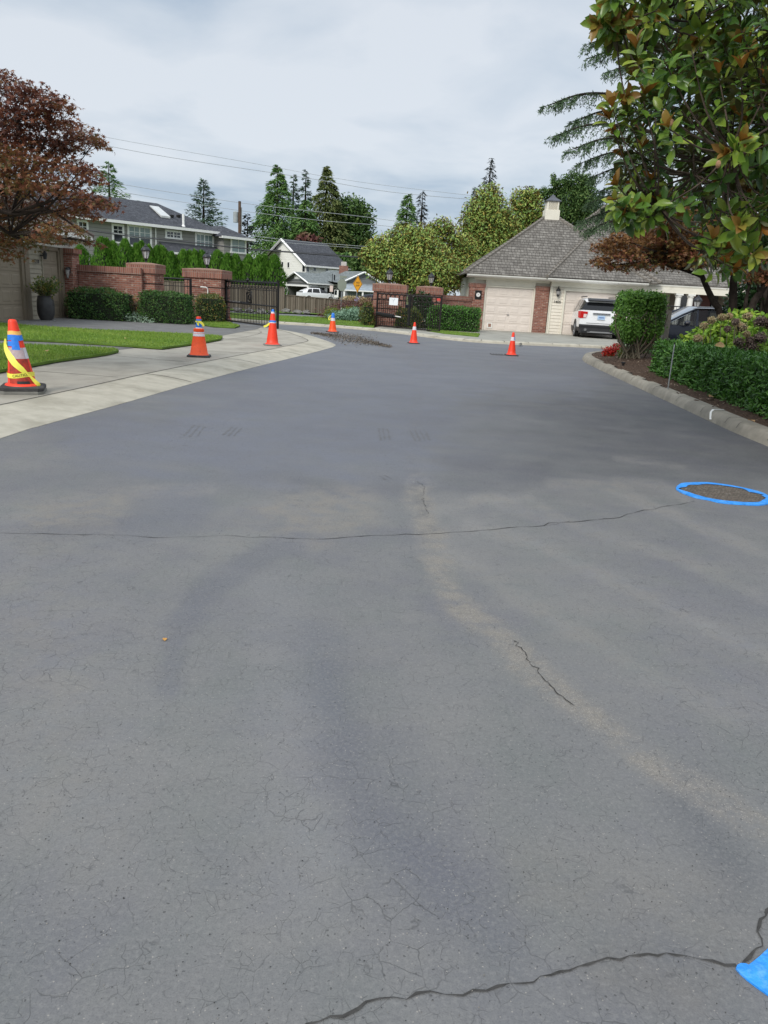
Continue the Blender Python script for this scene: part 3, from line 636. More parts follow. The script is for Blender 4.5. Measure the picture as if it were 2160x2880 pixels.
rib([q(-.01,.685),q(.0,.65),q(.015,.61)],[.03,.04,.02],(0,-1,0)).build('loose_tail',MATS['tape_yellow'],tp,smooth=True)
# third: tall slim cone on the corner, another cone's tip poking out
c3=P(766,971,PZ)
t,r3=cone(c3,'tall slim red orange cone on the pavement corner in front of the open left gate',.80,.155,.05,.44,.03,rot=.25,mat='cone_red',bmat='rubber_grey')
band(t,c3,r3,.575,.62,'tape_blue','blue_tape',.004,wob=.004);band(t,c3,r3,.555,.577,'collar_white','reflective_collar',.0035)
MB().lathe([(.05,.79),(.042,.83)],16,c3).build('inner_collar',MATS['collar_white'],t,smooth=True)
MB().lathe([(.04,.83),(.028,.885),(.012,.89)],16,c3).build('cone_tip',MATS['tape_blue'],t,smooth=True)
tp=thing('caution_tape','short yellow tape tail fluttering left of the tall slim cone','caution tape',(c3[0]-.09,c3[1],c3[2]+.5),'yellow caution tape on cones')
q=lambda x,z:(c3[0]+x,c3[1]-.05,c3[2]+z)
rib([q(-.07,.55),q(-.12,.50),q(-.17,.47),q(-.22,.455)],[.03,.05,.05,.04],(0,-1,0)).build('loose_tail',MATS['tape_yellow'],tp,smooth=True)
# on the asphalt
c4=P(1163,966);cone(c4,'red orange cone standing on the asphalt in front of the right gate',.675,.13,.028,.36,.03,rot=.2,collar=[(.43,.54)])
c5=P(1438,1000);t,r5=cone(c5,'red orange cone beside the storm drain grate, nearest the brick garages',.655,.125,.03,.36,.03,rot=.1,collar=[(.42,.52)])
band(t,c5,r5,.44,.56,'tape_blue','blue_tape',.0045,a0=-.95,a1=-.2)
c6=P(935,934);t,r6=cone(c6,'cone with a blue taped top and white band on the road between the gates',.60,.155,.06,.50,.03,rot=.1,mat='cone_orange',collar=[(.42,.52)])
MB().lathe([(.075,.50),(.07,.56),(.062,.585),(.06,.66),(.045,.70),(.015,.71)],20,c6).build('blue_tape',MATS['tape_blue'],t,smooth=True)
tp=thing('caution_tape','loop of yellow tape on the blue topped cone between the gates','caution tape',(c6[0]-.1,c6[1],c6[2]+.5),'yellow caution tape on cones')
q=lambda x,z:(c6[0]+x,c6[1]-.09,c6[2]+z)
rib([q(-.06,.62),q(-.12,.57),q(-.15,.50),q(-.13,.45),q(-.09,.48),q(-.07,.53)],[.02,.035,.04,.035,.03,.02],(0,-1,0)).build('loose_tail',MATS['tape_yellow'],tp,smooth=True)
c7=P(641,905,.04);cone(c7,'distant orange cone behind the bars of the left gate',.68,.14,.035,.38,.03,mat='cone_red',collar=[(.43,.5)])
# ---------------------------------------------------------------- things lying on the road
def irr(c,r0,r1,n=80,j=.006,z=.006,seed=3):
    q=np.random.default_rng(seed);a=np.linspace(0,2*math.pi,n,endpoint=False)
    ri=r0+np.interp(a,np.linspace(0,2*math.pi,20),q.normal(size=20)*j*2.2)
    ro=r1+np.interp(a,np.linspace(0,2*math.pi,26),q.normal(size=26)*j)
    v=[(c[0]+ri[i]*math.cos(a[i]),c[1]+ri[i]*math.sin(a[i]),z) for i in range(n)]+[(c[0]+ro[i]*math.cos(a[i]),c[1]+ro[i]*math.sin(a[i]),z-.002) for i in range(n)]
    v+= [(c[0]+(ro[i]+.001)*math.cos(a[i]),c[1]+(ro[i]+.001)*math.sin(a[i]),.001) for i in range(n)]
    return MB().add(v,[(i,n+i,n+(i+1)%n,(i+1)%n) for i in range(n)]+[(n+i,2*n+i,2*n+(i+1)%n,n+(i+1)%n) for i in range(n)])
b=NB('cast_iron');o=b.coord();mp=b.n('ShaderNodeMapping');mp.inputs['Rotation'].default_value=(0,0,.5);b.l(o,mp.inputs[0])
ck=b.n('ShaderNodeTexBrick',offset=.5);b.l(mp.outputs[0],ck.inputs[0]);b.i(ck,Scale=1.,Brick_Width=.052,Row_Height=.026,Mortar_Size=.007,Mortar_Smooth=.5)
hh=ck.outputs['Fac'];col=b.mix(hh,(.165,.132,.10),(.07,.056,.045))
col=b.mix(b.ramp(b.noise(o,55,3),[(.5,0.),(.7,.8)]),col,(.30,.26,.21));col=b.mix(b.ramp(b.noise(o,9,3),[(.45,0.),(.7,.5)]),col,(.06,.05,.042));b.color(col);b.set(.75,.3);b.bump(b.math('SUBTRACT',b.math('MULTIPLY',b.noise(o,120,2),.5),hh),.9,.008)
mc=P(2034,1389);mc=(mc[0],mc[1],0)
t=thing('manhole_cover','round rusty manhole cover ringed with blue tape on the right of the road','manhole cover',mc)
MB().lathe([(.345,.002),(.345,.006),(.32,.0075),(.02,.0075)],64,mc).build('cover_plate',MATS['cast_iron'],t)
tag(irr(mc,.318,.385,96,.008,.012).build('masking_tape',MATS['tape_blue_floor'],org=mc),'ring of bright blue tape stuck round the manhole cover','masking tape','blue masking tape on the road')
tpp=[P(x,y,.006) for x,y in ((2070,2722),(2074,2713),(2084,2708),(2098,2709),(2106,2713),(2124,2699),(2138,2688),(2150,2676),(2166,2662),(2200,2628),(2260,2600),(2330,2640),(2330,2790),(2270,2860),(2225,2842),(2180,2808),(2160,2796),(2130,2775),(2100,2752),(2082,2736))]
tag(MB().prism([p[:2] for p in tpp],.0005,.006).build('masking_tape',MATS['tape_blue_floor'],org=tpp[0]),'corner of bright blue tape at the lower right edge of the road','masking tape','blue masking tape on the road')
# storm drain grate
gc=P(1415,999);t=thing('drain_grate','small slotted storm drain grate in the road left of a cone','drain grate',gc)
gx_,gy_=gc[0]+.02,gc[1]+.15
MB().box(gx_-.36,gx_+.36,gy_-.26,gy_+.26,-.02,.004).build('frame',MATS['rubber_black'],t)
mb=MB()
for i in range(9): mb.box(gx_-.34+i*.08,gx_-.34+i*.08+.04,gy_-.24,gy_+.24,.004,.016)
paint('iron',(.16,.16,.165),.6,.6,var=.2);mb.build('slats',MATS['iron'],t)
# debris left by the curb corner
leafmat('debris',[(.05,.042,.034),(.09,.072,.055),(.14,.112,.085),(.22,.18,.135)],.9,transl=0,gain=1)
N=4200;u=rng.random(N);pl=np.array([P(x,y) for x,y in ((880,938),(930,944),(985,952),(1030,962),(1095,976))])[:,:2]
k=u*4;i0=np.minimum(k.astype(int),3);f_=k-i0;cc=pl[i0]*(1-f_)[:,None]+pl[i0+1]*f_[:,None]
wid=.10+.55*np.exp(-((u-.52)/.22)**2);cc=cc+rng.normal(size=(N,2))*np.stack([wid*.5,wid*2.3],1)
keep=~inpoly(cc,[tuple(p) for p in EDGE]+[(-30,31),(-30,-5)]);cc=cc[keep];N=len(cc)
tag(leaves('debris',MATS['debris'],np.column_stack([cc,rng.uniform(.003,.03,N)]),rdir(N)*(1,1,.4),np.array([0,0,1.])+rdir(N)*.6,rng.uniform(.02,.075,N),rng.uniform(.015,.04,N),QUAD),'patch of brown gravel and dirt swept across the road by the left curb corner','gravel',kind='stuff')
# loose grit
leafmat('grit',[(.02,.02,.02),(.03,.028,.025),(.05,.045,.04),(.26,.24,.21)],.8,transl=0,gain=1)
px_=rng.uniform(0,2160,900);py_=1000+1880*rng.random(900)**1.1;gp=np.array([P(a,b_) for a,b_ in zip(px_,py_)])
gp=gp[(gp[:,0]>-2.6)&(gp[:,0]<4.4)];N=len(gp);gp[:,2]=.003
tag(leaves('grit',MATS['grit'],gp,rdir(N)*(1,1,.3),np.array([0,0,1.])+rdir(N)*.5,rng.uniform(.002,.006,N),rng.uniform(.002,.005,N),QUAD),'scattered grit and tiny chips of stone on the asphalt','grit',kind='stuff')
leafmat('dry_leaf',[(.62,.30,.06),(.55,.36,.16),(.40,.24,.12)],.8,transl=.2,gain=1)
def dleaf(px,py,z,s,label,r,name='fallen_leaf',tilt=.3):
    p=P(px,py,z);a=rng.uniform(0,6.28)
    o=leaves(name,MATS['dry_leaf'],[p],[(math.cos(a),math.sin(a),.15)],[(tilt*.5,-tilt,1)],s,s*.75,LEAF,org=p,rnd=np.array([r]))
    return tag(o,label,'leaf','fallen leaves')
dleaf(463,1794,.004,.028,'small orange leaf lying alone on the asphalt',.1)
dleaf(352,952,LZ+.03,.11,'pale dead leaf lying on the far lawn strip',.55)
dleaf(128,986,LZ+.04,.14,'brown dead leaf on the near lawn strip beside the taped cone',.9)
dleaf(2122,1186,.2,.12,'curled brown leaf on the bark mulch under the clipped hedge',.8)
dleaf(2006,1115,.22,.12,'flat brown leaf on the bark mulch near the kerb mark',.95)
# ---------------------------------------------------------------- masonry and building materials
BR1,BR2,MO=(.205,.073,.052),(.385,.17,.12),(.34,.275,.23)
brickmat('brick',BR1,BR2,MO,blot=(1.6,(.17,.085,.07),.55),pale=((.52,.40,.32),.75))
brickmat('brick_soldier',(.22,.085,.062),(.37,.165,.115),MO,rot=True,offset=0,blot=(2.,(.15,.08,.07),.5))
brickmat('brick_far',BR1,BR2,MO,blot=(1.2,(.17,.085,.07),.4))
paint('brick_cap',(.27,.155,.115),.9,var=.2,scale=6,bump=.4,bs=50,dirt=(5,(.20,.13,.10),.5,.6))
paint('brick_groove',(.055,.03,.025),.95)
paint('taupe',(.235,.195,.140),.7,var=.06,dirt=(1.5,(.19,.155,.11),.55,.4))
paint('taupe_trim',(.185,.150,.105),.7,var=.06)
paint('taupe_siding',(.30,.27,.205),.7,var=.06,scale=5)
paint('white_trim',(.78,.77,.72),.6,var=.05,dirt=(2,(.5,.48,.43),.58,.4))
paint('cream',(.74,.705,.60),.6,var=.05,dirt=(1.6,(.47,.45,.37),.6,.4))
paint('cream_siding',(.74,.685,.585),.6,var=.05,scale=3)
paint('door_beige',(.71,.635,.565),.55,var=.03,dirt=(.9,(.64,.57,.50),.55,.35))
paint('black_iron',(.014,.013,.013),.5,.3,var=.2)
paint('black_rust',(.022,.016,.014),.6,.3,var=.3,scale=12)
paint('lamp_black',(.035,.036,.04),.45,.4,var=.15)
paint('grey_metal',(.33,.33,.33),.45,.6,var=.1)
paint('grey_box',(.085,.09,.10),.6,.2,var=.1)
paint('dark_gap',(.012,.011,.010),.9)
paint('brown_door',(.085,.012,.010),.4,var=.15)
paint('number_black',(.02,.02,.02),.5)
def glassmat(name,c,rough=.06,mix=0):
    b=NB(name);b.color(c);b.set(rough,0,.9);return b.m
glassmat('window_dark',(.018,.022,.026));glassmat('window_blind',(.20,.27,.27),.2)
b=NB('lamp_glass');b.color((.72,.70,.68));b.set(.25,0,.6);b.p.inputs['Transmission Weight'].default_value=.55
# cedar shingle roof: courses with random tone, dark butt line
def shingle(name,c1,c2,gap,bw,rh,streak=True,ms=.012):
    b=NB(name);uv=b.coord('UV');wv=b.n('ShaderNodeVectorMath',operation='ADD');b.l(uv,wv.inputs[0])
    t=b.n('ShaderNodeTexBrick',offset=.37,offset_frequency=3,squash=.8,squash_frequency=2);b.l(uv,t.inputs[0]);b.i(t,Scale=1.,Brick_Width=bw,Row_Height=rh,Mortar_Size=ms,Mortar_Smooth=.1)
    t.inputs['Color1'].default_value=(*c1,1);t.inputs['Color2'].default_value=(*c2,1);t.inputs['Mortar'].default_value=(*gap,1)
    o=b.coord();col=b.mix(b.ramp(b.noise(b.scl(uv,(9,1.2,1)),1.5,4),[(.4,0.),(.75,.6)]),t.outputs['Color'],tuple(x*.55 for x in c1))
    col=b.mix(b.ramp(b.noise(o,.7,4),[(.45,0.),(.7,.45)]),col,tuple(x*.7 for x in c1))
    col=b.mix(b.ramp(b.noise(b.scl(uv,(2.8,5.2,1)),1.,0),[(.62,0.),(.72,.45)]),col,tuple(min(1,x*1.35) for x in c2))
    s=b.n('ShaderNodeSeparateXYZ');b.l(uv,s.inputs[0]);fr=b.math('FRACT',b.math('DIVIDE',s.outputs[1],rh))
    col=b.mix(b.ramp(fr,[(0.,.85),(.12,.85),(.18,0.)]),col,tuple(x*.4 for x in c1))
    b.color(col);b.set(.9,0,.2);b.bump(b.math('SUBTRACT',b.math('SUBTRACT',1.,fr),t.outputs['Fac']),1.,.03);return b.m
shingle('cedar_shingle',(.14,.128,.112),(.23,.214,.19),(.09,.08,.068),.19,.25,ms=.009)
shingle('cedar_left',(.17,.145,.12),(.24,.21,.18),(.05,.04,.035),.16,.20)
shingle('asphalt_shingle',(.066,.070,.081),(.105,.110,.124),(.036,.038,.044),.45,.22)
shingle('grey_shingle',(.20,.225,.225),(.26,.285,.285),(.14,.16,.16),.5,.25)
paint('ridge_cap',(.19,.172,.148),.9,var=.3,scale=14)
def lap(mb,x0,x1,z0,z1,y,ex=.15,th=.022):          # lapped boards on a wall facing -y
    z=z0
    while z<z1-.01:
        zt=min(z+ex,z1)
        mb.add([(x0,y-th,z),(x1,y-th,z),(x1,y-.004,zt),(x0,y-.004,zt),(x0,y,z),(x1,y,z)],[(0,1,2,3),(4,5,1,0)]);z+=ex
    return mb
def garage_door(par,x0,x1,z0,z1,y,mat,rows,cols,M=None,handle=True,petdoor=False):
    d=MB(M);hh=(z1-z0)/rows
    d.box(x0,x1,y+.004,y+.05,z0,z1)
    for r in range(rows): d.box(x0+.005,x1-.005,y-.012,y+.004,z0+r*hh+.007,z0+(r+1)*hh-.007)
    cw=(x1-x0)/cols
    for r in range(rows):
        for c in range(cols):
            a,b_=x0+c*cw+.085,x0+(c+1)*cw-.085;e,f_=z0+r*hh+.085,z0+(r+1)*hh-.085
            d.frus(a,b_,e,f_,y-.013,y-.022,.03)
    o=d.build('garage_door',mat,par)
    if handle:
        xm=(x0+x1)/2;h=MB(M).box(xm-.05,xm+.05,y-.06,y-.012,z0+.80,z0+.825);h.build('handle',MATS['grey_metal'],o);MB(M).lathe([(.014,0),(.014,.02)],8,(xm,y-.03,z0+.9)).build('lock',MATS['grey_metal'],o)
    if petdoor:
        h=MB(M).box(x0+.18,x0+.42,y-.04,y-.035,z0+.14,z0+.40).build('pet_door',MATS['white_trim'],o)
        MB(M).box(x0+.23,x0+.37,y-.045,y-.0405,z0+.19,z0+.35).build('pet_door_flap',paint('flap',(.30,.17,.12),.7),o)
    return o
# ---------------------------------------------------------------- left garage: facade runs away from the camera (plane x = -11.7)
GX0=-11.7;MR=Matrix.Translation((GX0,0,0))@Matrix.Rotation(math.pi/2,4,'Z')   # local x -> world +y, local -y -> world +x
t=thing('garage_building','taupe garage with two doors on the left behind the red maple','garage',(GX0,25,PZ))
MB(MR).box(18.0,28.6,.12,7.,PZ,2.62).build('wall',MATS['taupe'],t)
garage_door(t,19.6,24.95,PZ,2.06,.06,MATS['taupe'],4,8,MR,False)
garage_door(t,26.52,27.72,PZ,2.30,.06,MATS['taupe'],5,2,MR,False)
mb=MB(MR)
mb.box(24.95,25.12,-.02,.12,PZ,2.3);mb.box(25.125,25.42,-.05,.12,PZ,2.3);mb.box(27.72,27.82,-.01,.12,PZ,2.35);mb.box(27.825,28.08,-.04,.12,PZ,2.42);mb.box(26.50,27.72,-.012,.12,2.302,2.43)
mb.box(19.5,24.945,-.015,.12,2.062,2.3);mb.build('door_trim',MATS['taupe_trim'],t)
lap(MB(MR),25.425,26.47,PZ,2.42,.05,.145,.028).box(26.472,26.515,.0,.1,PZ,2.42).box(25.43,26.46,.051,.119,PZ,2.42).build('siding_panel',MATS['taupe_siding'],t)
MB(MR).box(18,28.95,-.03,.115,2.435,2.60).build('frieze',MATS['white_trim'],t)
mb=MB(MR);mb.box(17.9,29.25,-.66,-.56,2.78,2.92);mb.add([(17.9,-.56,2.80),(29.25,-.56,2.80),(29.25,.1,2.61),(17.9,.1,2.61)],[(0,1,2,3)]);mb.build('gutter',MATS['white_trim'],t)
mb=MB(MR);e0,e1=17.8,29.3;mb.add([(e0,-.66,2.925),(e1,-.66,2.925),(e1,7.6,2.925),(e0,7.6,2.925),(e0+4.1,3.47,5.5),(e1-4.1,3.47,5.5)],[(0,1,5,4),(1,2,5),(2,3,4,5),(3,0,4)]);mb.build('roof',MATS['cedar_left'],t)
MB(MR).tube([(e1,-.66,2.93),(e1-4.1,3.47,5.52)],.09,5).build('ridge_cap',paint('left_ridge',(.09,.07,.06),.9),t)
text('house_number','1218',.17,Matrix.Translation((GX0+.06,25.93,1.90))@Matrix.Rotation(math.pi/2,4,'Z')@Matrix.Rotation(math.pi/2,4,'X'),MATS['number_black'],t,.006)
mb=MB(MR);mb.lathe([(.05,0),(.075,.16),(.09,.17),(.02,.26)],8,(26.42,-.12,2.0));mb.box(26.40,26.44,-.12,.04,2.1,2.13);mb.build('wall_lamp',MATS['lamp_black'],t)
# brick end pier of the garage with its lantern
pr=thing('brick_pier','narrow brick pier at the end of the taupe garage with a lantern on it','brick pier',(-11.5,28.6,PZ))
MB().box(-11.95,-11.38,28.12,28.75,PZ-.1,2.28).build('shaft',MATS['brick'],pr)
MB().box(-12.0,-11.29,28.06,28.8,2.28,2.44).build('cap',MATS['brick_soldier'],pr)
ln=thing('wall_lantern','small grey white lantern fixed to the brick pier beside the left garage','lantern',(-11.38,28.05,1.75))
lx_,_,lz_=YP(192,765,28.05)
MB().box(lx_-.06,lx_+.06,28.04,28.115,lz_-.02,lz_+.16).build('bracket',MATS['lamp_black'],ln)
MB().lathe([(.035,-.12),(.055,-.08),(.075,.06),(.08,.07)],8,(lx_,27.98,lz_)).build('lamp_glass',MATS['lamp_glass'],ln)
MB().lathe([(.085,.07),(.06,.12),(.02,.16)],8,(lx_,27.98,lz_)).build('lamp_top',MATS['lamp_black'],ln)
MB().lathe([(.012,-.22),(.035,-.18),(.035,-.12)],8,(lx_,27.98,lz_)).build('lamp_foot',MATS['grey_metal'],ln)
# ---------------------------------------------------------------- brick wall and gate pillars
def pillar(label,cx,cy,w,d,ztop,rot=0,grooves=True,cap=.27,hump=.10):
    t=thing('brick_pillar',label,'brick pillar',(cx,cy,0),'brick pillars of the gateway');M=Matrix.Translation((cx,cy,0))@Matrix.Rotation(rot,4,'Z')
    zs=ztop-hump-cap;mb=MB(M);gr=MB(M);z=zs;x,y=w/2,d/2
    while z>.0:
        zb=max(z-.335,-.1);mb.box(-x,x,-y,y,zb,z);gr.box(-x+.028,x-.028,-y+.028,y-.028,zb-.042,zb);z=zb-.042
    mb.build('shaft',MATS['brick'],t);gr.build('recessed_courses',MATS['brick_groove'],t)
    e=.055;MB(M).box(-x-e,x+e,-y-e,y+e,zs,zs+cap).build('cap',MATS['brick_soldier'],t)
    c=MB(M);a,b_=x+e+.004,y+e+.004;z0=zs+cap;q=.32
    c.add([(-a,-b_,z0),(a,-b_,z0),(a,b_,z0),(-a,b_,z0),(-a,-b_,z0+.045),(a,-b_,z0+.045),(a,b_,z0+.045),(-a,b_,z0+.045),(-a*q,-b_*q,z0+hump),(a*q,-b_*q,z0+hump),(a*q,b_*q,z0+hump),(-a*q,b_*q,z0+hump)],
      [(0,1,5,4),(1,2,6,5),(2,3,7,6),(3,0,4,7),(4,5,9,8),(5,6,10,9),(6,7,11,10),(7,4,8,11),(8,9,10,11)]);c.build('coping',MATS['brick_cap'],t)
    return t
def lantern(label,x,y,z,h=.66,name='pillar_lantern',cat='lantern',group='lanterns on the gate pillars'):
    t=thing(name,label,cat,(x,y,z),group);k=h/.66
    MB().lathe([(.085*k,0),(.085*k,.02*k),(.035*k,.04*k),(.03*k,.09*k),(.06*k,.11*k),(.03*k,.13*k),(.075*k,.16*k),(.09*k,.17*k)],12,(x,y,z)).build('stem',MATS['lamp_black'],t,smooth=True)
    MB().lathe([(.078*k,.172*k),(.14*k,.42*k)],6,(x,y,z)).build('lamp_glass',MATS['lamp_glass'],t)
    mb=MB()
    for i in range(6):
        a=i*math.pi/3;mb.bar((x+.082*k*math.cos(a),y+.082*k*math.sin(a),z+.17*k),(x+.146*k*math.cos(a),y+.146*k*math.sin(a),z+.425*k),.010*k)
    mb.build('cage',MATS['lamp_black'],t)
    MB().lathe([(.16*k,.42*k),(.165*k,.44*k),(.15*k,.48*k),(.10*k,.545*k),(.055*k,.565*k),(.06*k,.585*k),(.03*k,.61*k),(.012*k,.66*k)],14,(x,y,z)).build('lamp_top',MATS['lamp_black'],t,smooth=True)
    return t
W=thing('brick_wall','long red brick garden wall between the taupe garage and the first gate pillar','brick wall',(-10.2,28.9,0))
MB().box(-11.36,-9.1,28.55,28.9,-.1,1.70).build('wall_face',MATS['brick'],W)
MB().box(-11.365,-9.1,28.5,28.95,1.70,1.92).build('coping',MATS['brick_soldier'],W)
p1=YP(404,760,28.9);pillar('brick pillar at the end of the left garden wall, behind the two left hedges',p1[0],29.2,.96,.96,2.13,rot=-.06)
lantern('black lantern on the pillar at the end of the left garden wall',p1[0],29.2,2.10,.68)
p2=YP(577,780,31.6);pillar('wide brick pillar carrying a grey conduit beside the open left gate',p2[0],32.0,1.50,1.2,2.10,rot=-.10)
lantern('black lantern on the wide pillar beside the open left gate',p2[0],31.9,2.07,.68)
p3=YP(1096,860,35.5);pillar('wide brick pillar behind the right gate with the white notice in front',p3[0],36.1,1.42,1.1,1.98,rot=-.08,hump=.10)
lantern('black dome topped lantern on the wide pillar behind the right gate',p3[0]-.08,36.0,1.95,.68)
p4=YP(1208,860,36.3);pillar('narrower brick pillar at the start of the right garden wall',p4[0],36.9,1.10,1.0,1.96,rot=-.08,hump=.09)
lantern('black dome topped lantern on the narrower pillar by the right garden wall',p4[0]+.02,36.8,1.94,.64)
W=thing('brick_wall','short red brick wall from the narrow pillar to the cream garage house','brick wall',(3,36.6,0))
a=(p4[0]+.5,37.0);b_=(3.62,38.35);L=math.hypot(b_[0]-a[0],b_[1]-a[1]);MW=Matrix.Translation((a[0],a[1],0))@Matrix.Rotation(math.atan2(b_[1]-a[1],b_[0]-a[0]),4,'Z')
MB(MW).box(0,L,0,.3,-.1,1.40).build('wall_face',MATS['brick'],W);MB(MW).box(0,L,-.04,.34,1.40,1.61).build('coping',MATS['brick_soldier'],W)
# conduit and control box on the wide left pillar
t=thing('control_box','dark grey gate control box with a pale conduit on the wide left pillar','control box',(p2[0]+.1,31.2,.3))
cx=YP(583,880,31.25)
MB().box(cx[0]-.17,cx[0]+.13,31.12,31.33,.28,.78).build('box',MATS['grey_box'],t)
q=[(cx[0]+.02,31.28,.78),(cx[0]+.02,31.28,1.28),(cx[0]+.0,31.26,1.35),(cx[0]-.06,31.25,1.38),(cx[0]-.26,31.24,1.385)]
MB().tube(q,.022,8).build('conduit',MATS['white_trim'],t)
# ---------------------------------------------------------------- wrought iron gates
def gate(name,label,A,B,z0,ztA,ztB,mat,nb,rails,ring,post=.045):
    A=np.array(A);B=np.array(B);L=np.linalg.norm(B-A);t=thing(name,label,'gate',(A[0],A[1],z0),'wrought iron driveway gates')
    f=lambda u,z,off=0:(A[0]+(B[0]-A[0])*u-off*(B[1]-A[1])/L,A[1]+(B[1]-A[1])*u+off*(B[0]-A[0])/L,z)
    top=lambda u:ztA+(ztB-ztA)*u
    mb=MB();mb.bar(f(0,z0),f(0,top(0)+.05),post);mb.bar(f(1,z0-.03),f(1,top(1)+.06),post*.9);mb.bar(f(0,z0+.03),f(1,z0+.03),.03);mb.bar(f(0,top(0)),f(1,top(1)),.028);mb.build('gate_frame',mat,t)
    for h,w_ in rails: MB().bar(f(0,z0+h),f(1,z0+h),w_).build('rail',mat,t)
    bars=MB()
    for i in range(1,nb): 
        u=i/nb;bars.bar(f(u,z0+.03),f(u,top(u)-(.20 if ring and i%2 else 0)),.0135)
    for i in range(1,nb,2):
        u=i/nb;bars.lathe([(.012,0),(.02,.03),(.002,.09)],5,f(u,top(u)+.02))
    bars.build('bars',mat,t)
    rg=MB();k=nb//2
    for i in range(k):
        u=(i+.5)/k;ww=L/k*.5;hh=.105
        rg.tube([f(u+ww*.92/L*math.cos(a),top(u)-.125+hh*math.sin(a)) for a in np.linspace(0,2*math.pi,15)],.014,4)
    rg.build('rings',mat,t);return t,f
gA=P(636,904,.10);gB=P(781,925,.09)
t,f=gate('iron_gate','black iron gate leaf standing open beside the wide left pillar',gA[:2],gB[:2],.12,1.66,1.68,MATS['black_iron'],34,[(.30,.010),(.74,.026),(1.28,.013)],True)
em=MB()
for a,b_ in ((.085,.30),(.055,.22),(.03,.12)): em.tube([f(.46+a*math.cos(q)/4.4*3.,1.10+b_*math.sin(q)*.9,.03) for q in np.linspace(0,2*math.pi,17)],.017,5)
em.tube([f(.46+.03*math.sin(q*3),.85+.5*q/3,.03) for q in np.linspace(0,3,12)],.014,5)
em.build('emblem',MATS['black_iron'],t)
em=MB().lathe([(.03,0),(.07,.06),(.03,.12),(.005,.17)],8,f(.44,1.67));em.build('centre_finial',MATS['black_iron'],t)
t2=thing('gate_opener','silver and black gate opener arm on the open left gate','gate opener',f(.1,.86),'gate opener arms')
MB().bar(f(-.12,.90,.10),f(.26,.88,.08),.035,10).build('arm_tube',MATS['grey_metal'],t2);MB().bar(f(.265,.88,.08),f(.42,.87,.05),.05,6).build('motor',MATS['black_iron'],t2)
gA=P(1058,918,.10);gB=P(1235,935,.10)
t,f=gate('iron_gate','black iron gate leaf with a row of rings standing open at the right pillars',gA[:2],gB[:2],.12,1.52,1.50,MATS['black_rust'],28,[(.22,.010),(.98,.010),(1.13,.012)],True)
o=MB().bar(f(.68,.3,-.6),f(.68,1.46,-.6),.055);o=o.build('side_gate_post',MATS['black_iron'],t)
n_=thing('notice','white paper notice hung on the right gate bars','notice',f(.27,1.2,.03))
mp=lambda u,z,off:f(u,z,off)
MB().add([mp(.205,1.06,-.03),mp(.345,1.06,-.03),mp(.345,1.37,-.03),mp(.205,1.37,-.03),mp(.205,1.06,-.022),mp(.345,1.06,-.022),mp(.345,1.37,-.022),mp(.205,1.37,-.022)],[(0,1,2,3),(7,6,5,4),(0,4,5,1),(1,5,6,2),(2,6,7,3),(3,7,4,0)]).build('sheet',paint('notice_white',(.80,.83,.86),.6,var=.04),n_)
mk=MB().bar(mp(.255,1.32,-.034),mp(.275,1.25,-.034),.007);mk.bar(mp(.295,1.32,-.034),mp(.275,1.25,-.034),.007);mk.bar(mp(.275,1.25,-.034),mp(.275,1.15,-.034),.006);mk.build('notice_print',paint('notice_grey',(.42,.45,.5),.6),n_)
rg=thing('red_ribbon','small red ribbon tied at the free end of the right gate','ribbon',f(.96,1.42))
MB().box(f(.96,0)[0]-.08,f(.96,0)[0]+.08,f(.96,0)[1]-.06,f(.96,0)[1]-.045,1.36,1.45).build('bow',paint('ribbon_red',(.55,.06,.05),.7),rg)
t2=thing('gate_opener','black gate opener arm fixed low on the right gate','gate opener',f(.1,.62),'gate opener arms')
MB().bar(f(.02,.66,-.08),f(.30,.60,-.08),.085,6).build('motor',MATS['black_iron'],t2);MB().bar(f(.30,.60,-.08),f(.44,.57,-.08),.04,8).build('arm_tube',MATS['lamp_black'],t2);MB().bar(f(.34,.61,-.12),f(.43,.59,-.12),.02,6).build('sleeve',MATS['white_trim'],t2)
t2=thing('control_box','black control box with a pale pipe at the foot of the right pillar','control box',f(-.1,.2))
MB().box(f(-.1,0)[0]-.12,f(-.1,0)[0]+.06,f(-.1,0)[1]-.2,f(-.1,0)[1]-.02,.25,.78).build('box',MATS['black_iron'],t2)
q=f(-.1,0);MB().tube([(q[0]-.02,q[1]-.1,.26),(q[0]-.02,q[1]-.12,.17),(q[0]+.03,q[1]-.16,.12),(q[0]+.1,q[1]-.2,.105)],.025,7).build('conduit',MATS['white_trim'],t2)
# pedestrian railing between the two left pillars
t=thing('iron_fence','black iron side gate between the two left brick pillars','iron fence',(-8,30.2,0))
a=YP(441,800,30.6);b_=YP(536,800,30.6);mb=MB()
zt=YP(470,782,30.6)[2];[MB().bar((a[0]-.1,30.6,z_),(b_[0],30.6,z_),r_).build('rail',MATS['black_iron'],t) for z_,r_ in ((zt,.03),(zt-.27,.012),(.3,.02))]
MB().bar((b_[0],30.6,.05),(b_[0],30.6,zt+.03),.05).build('post',MATS['black_iron'],t)
mb=MB()
for i in range(1,11): x=a[0]+(b_[0]-a[0])*i/11;mb.bar((x,30.6,.3),(x,30.6,zt),.009)
mb.build('bars',MATS['black_iron'],t)
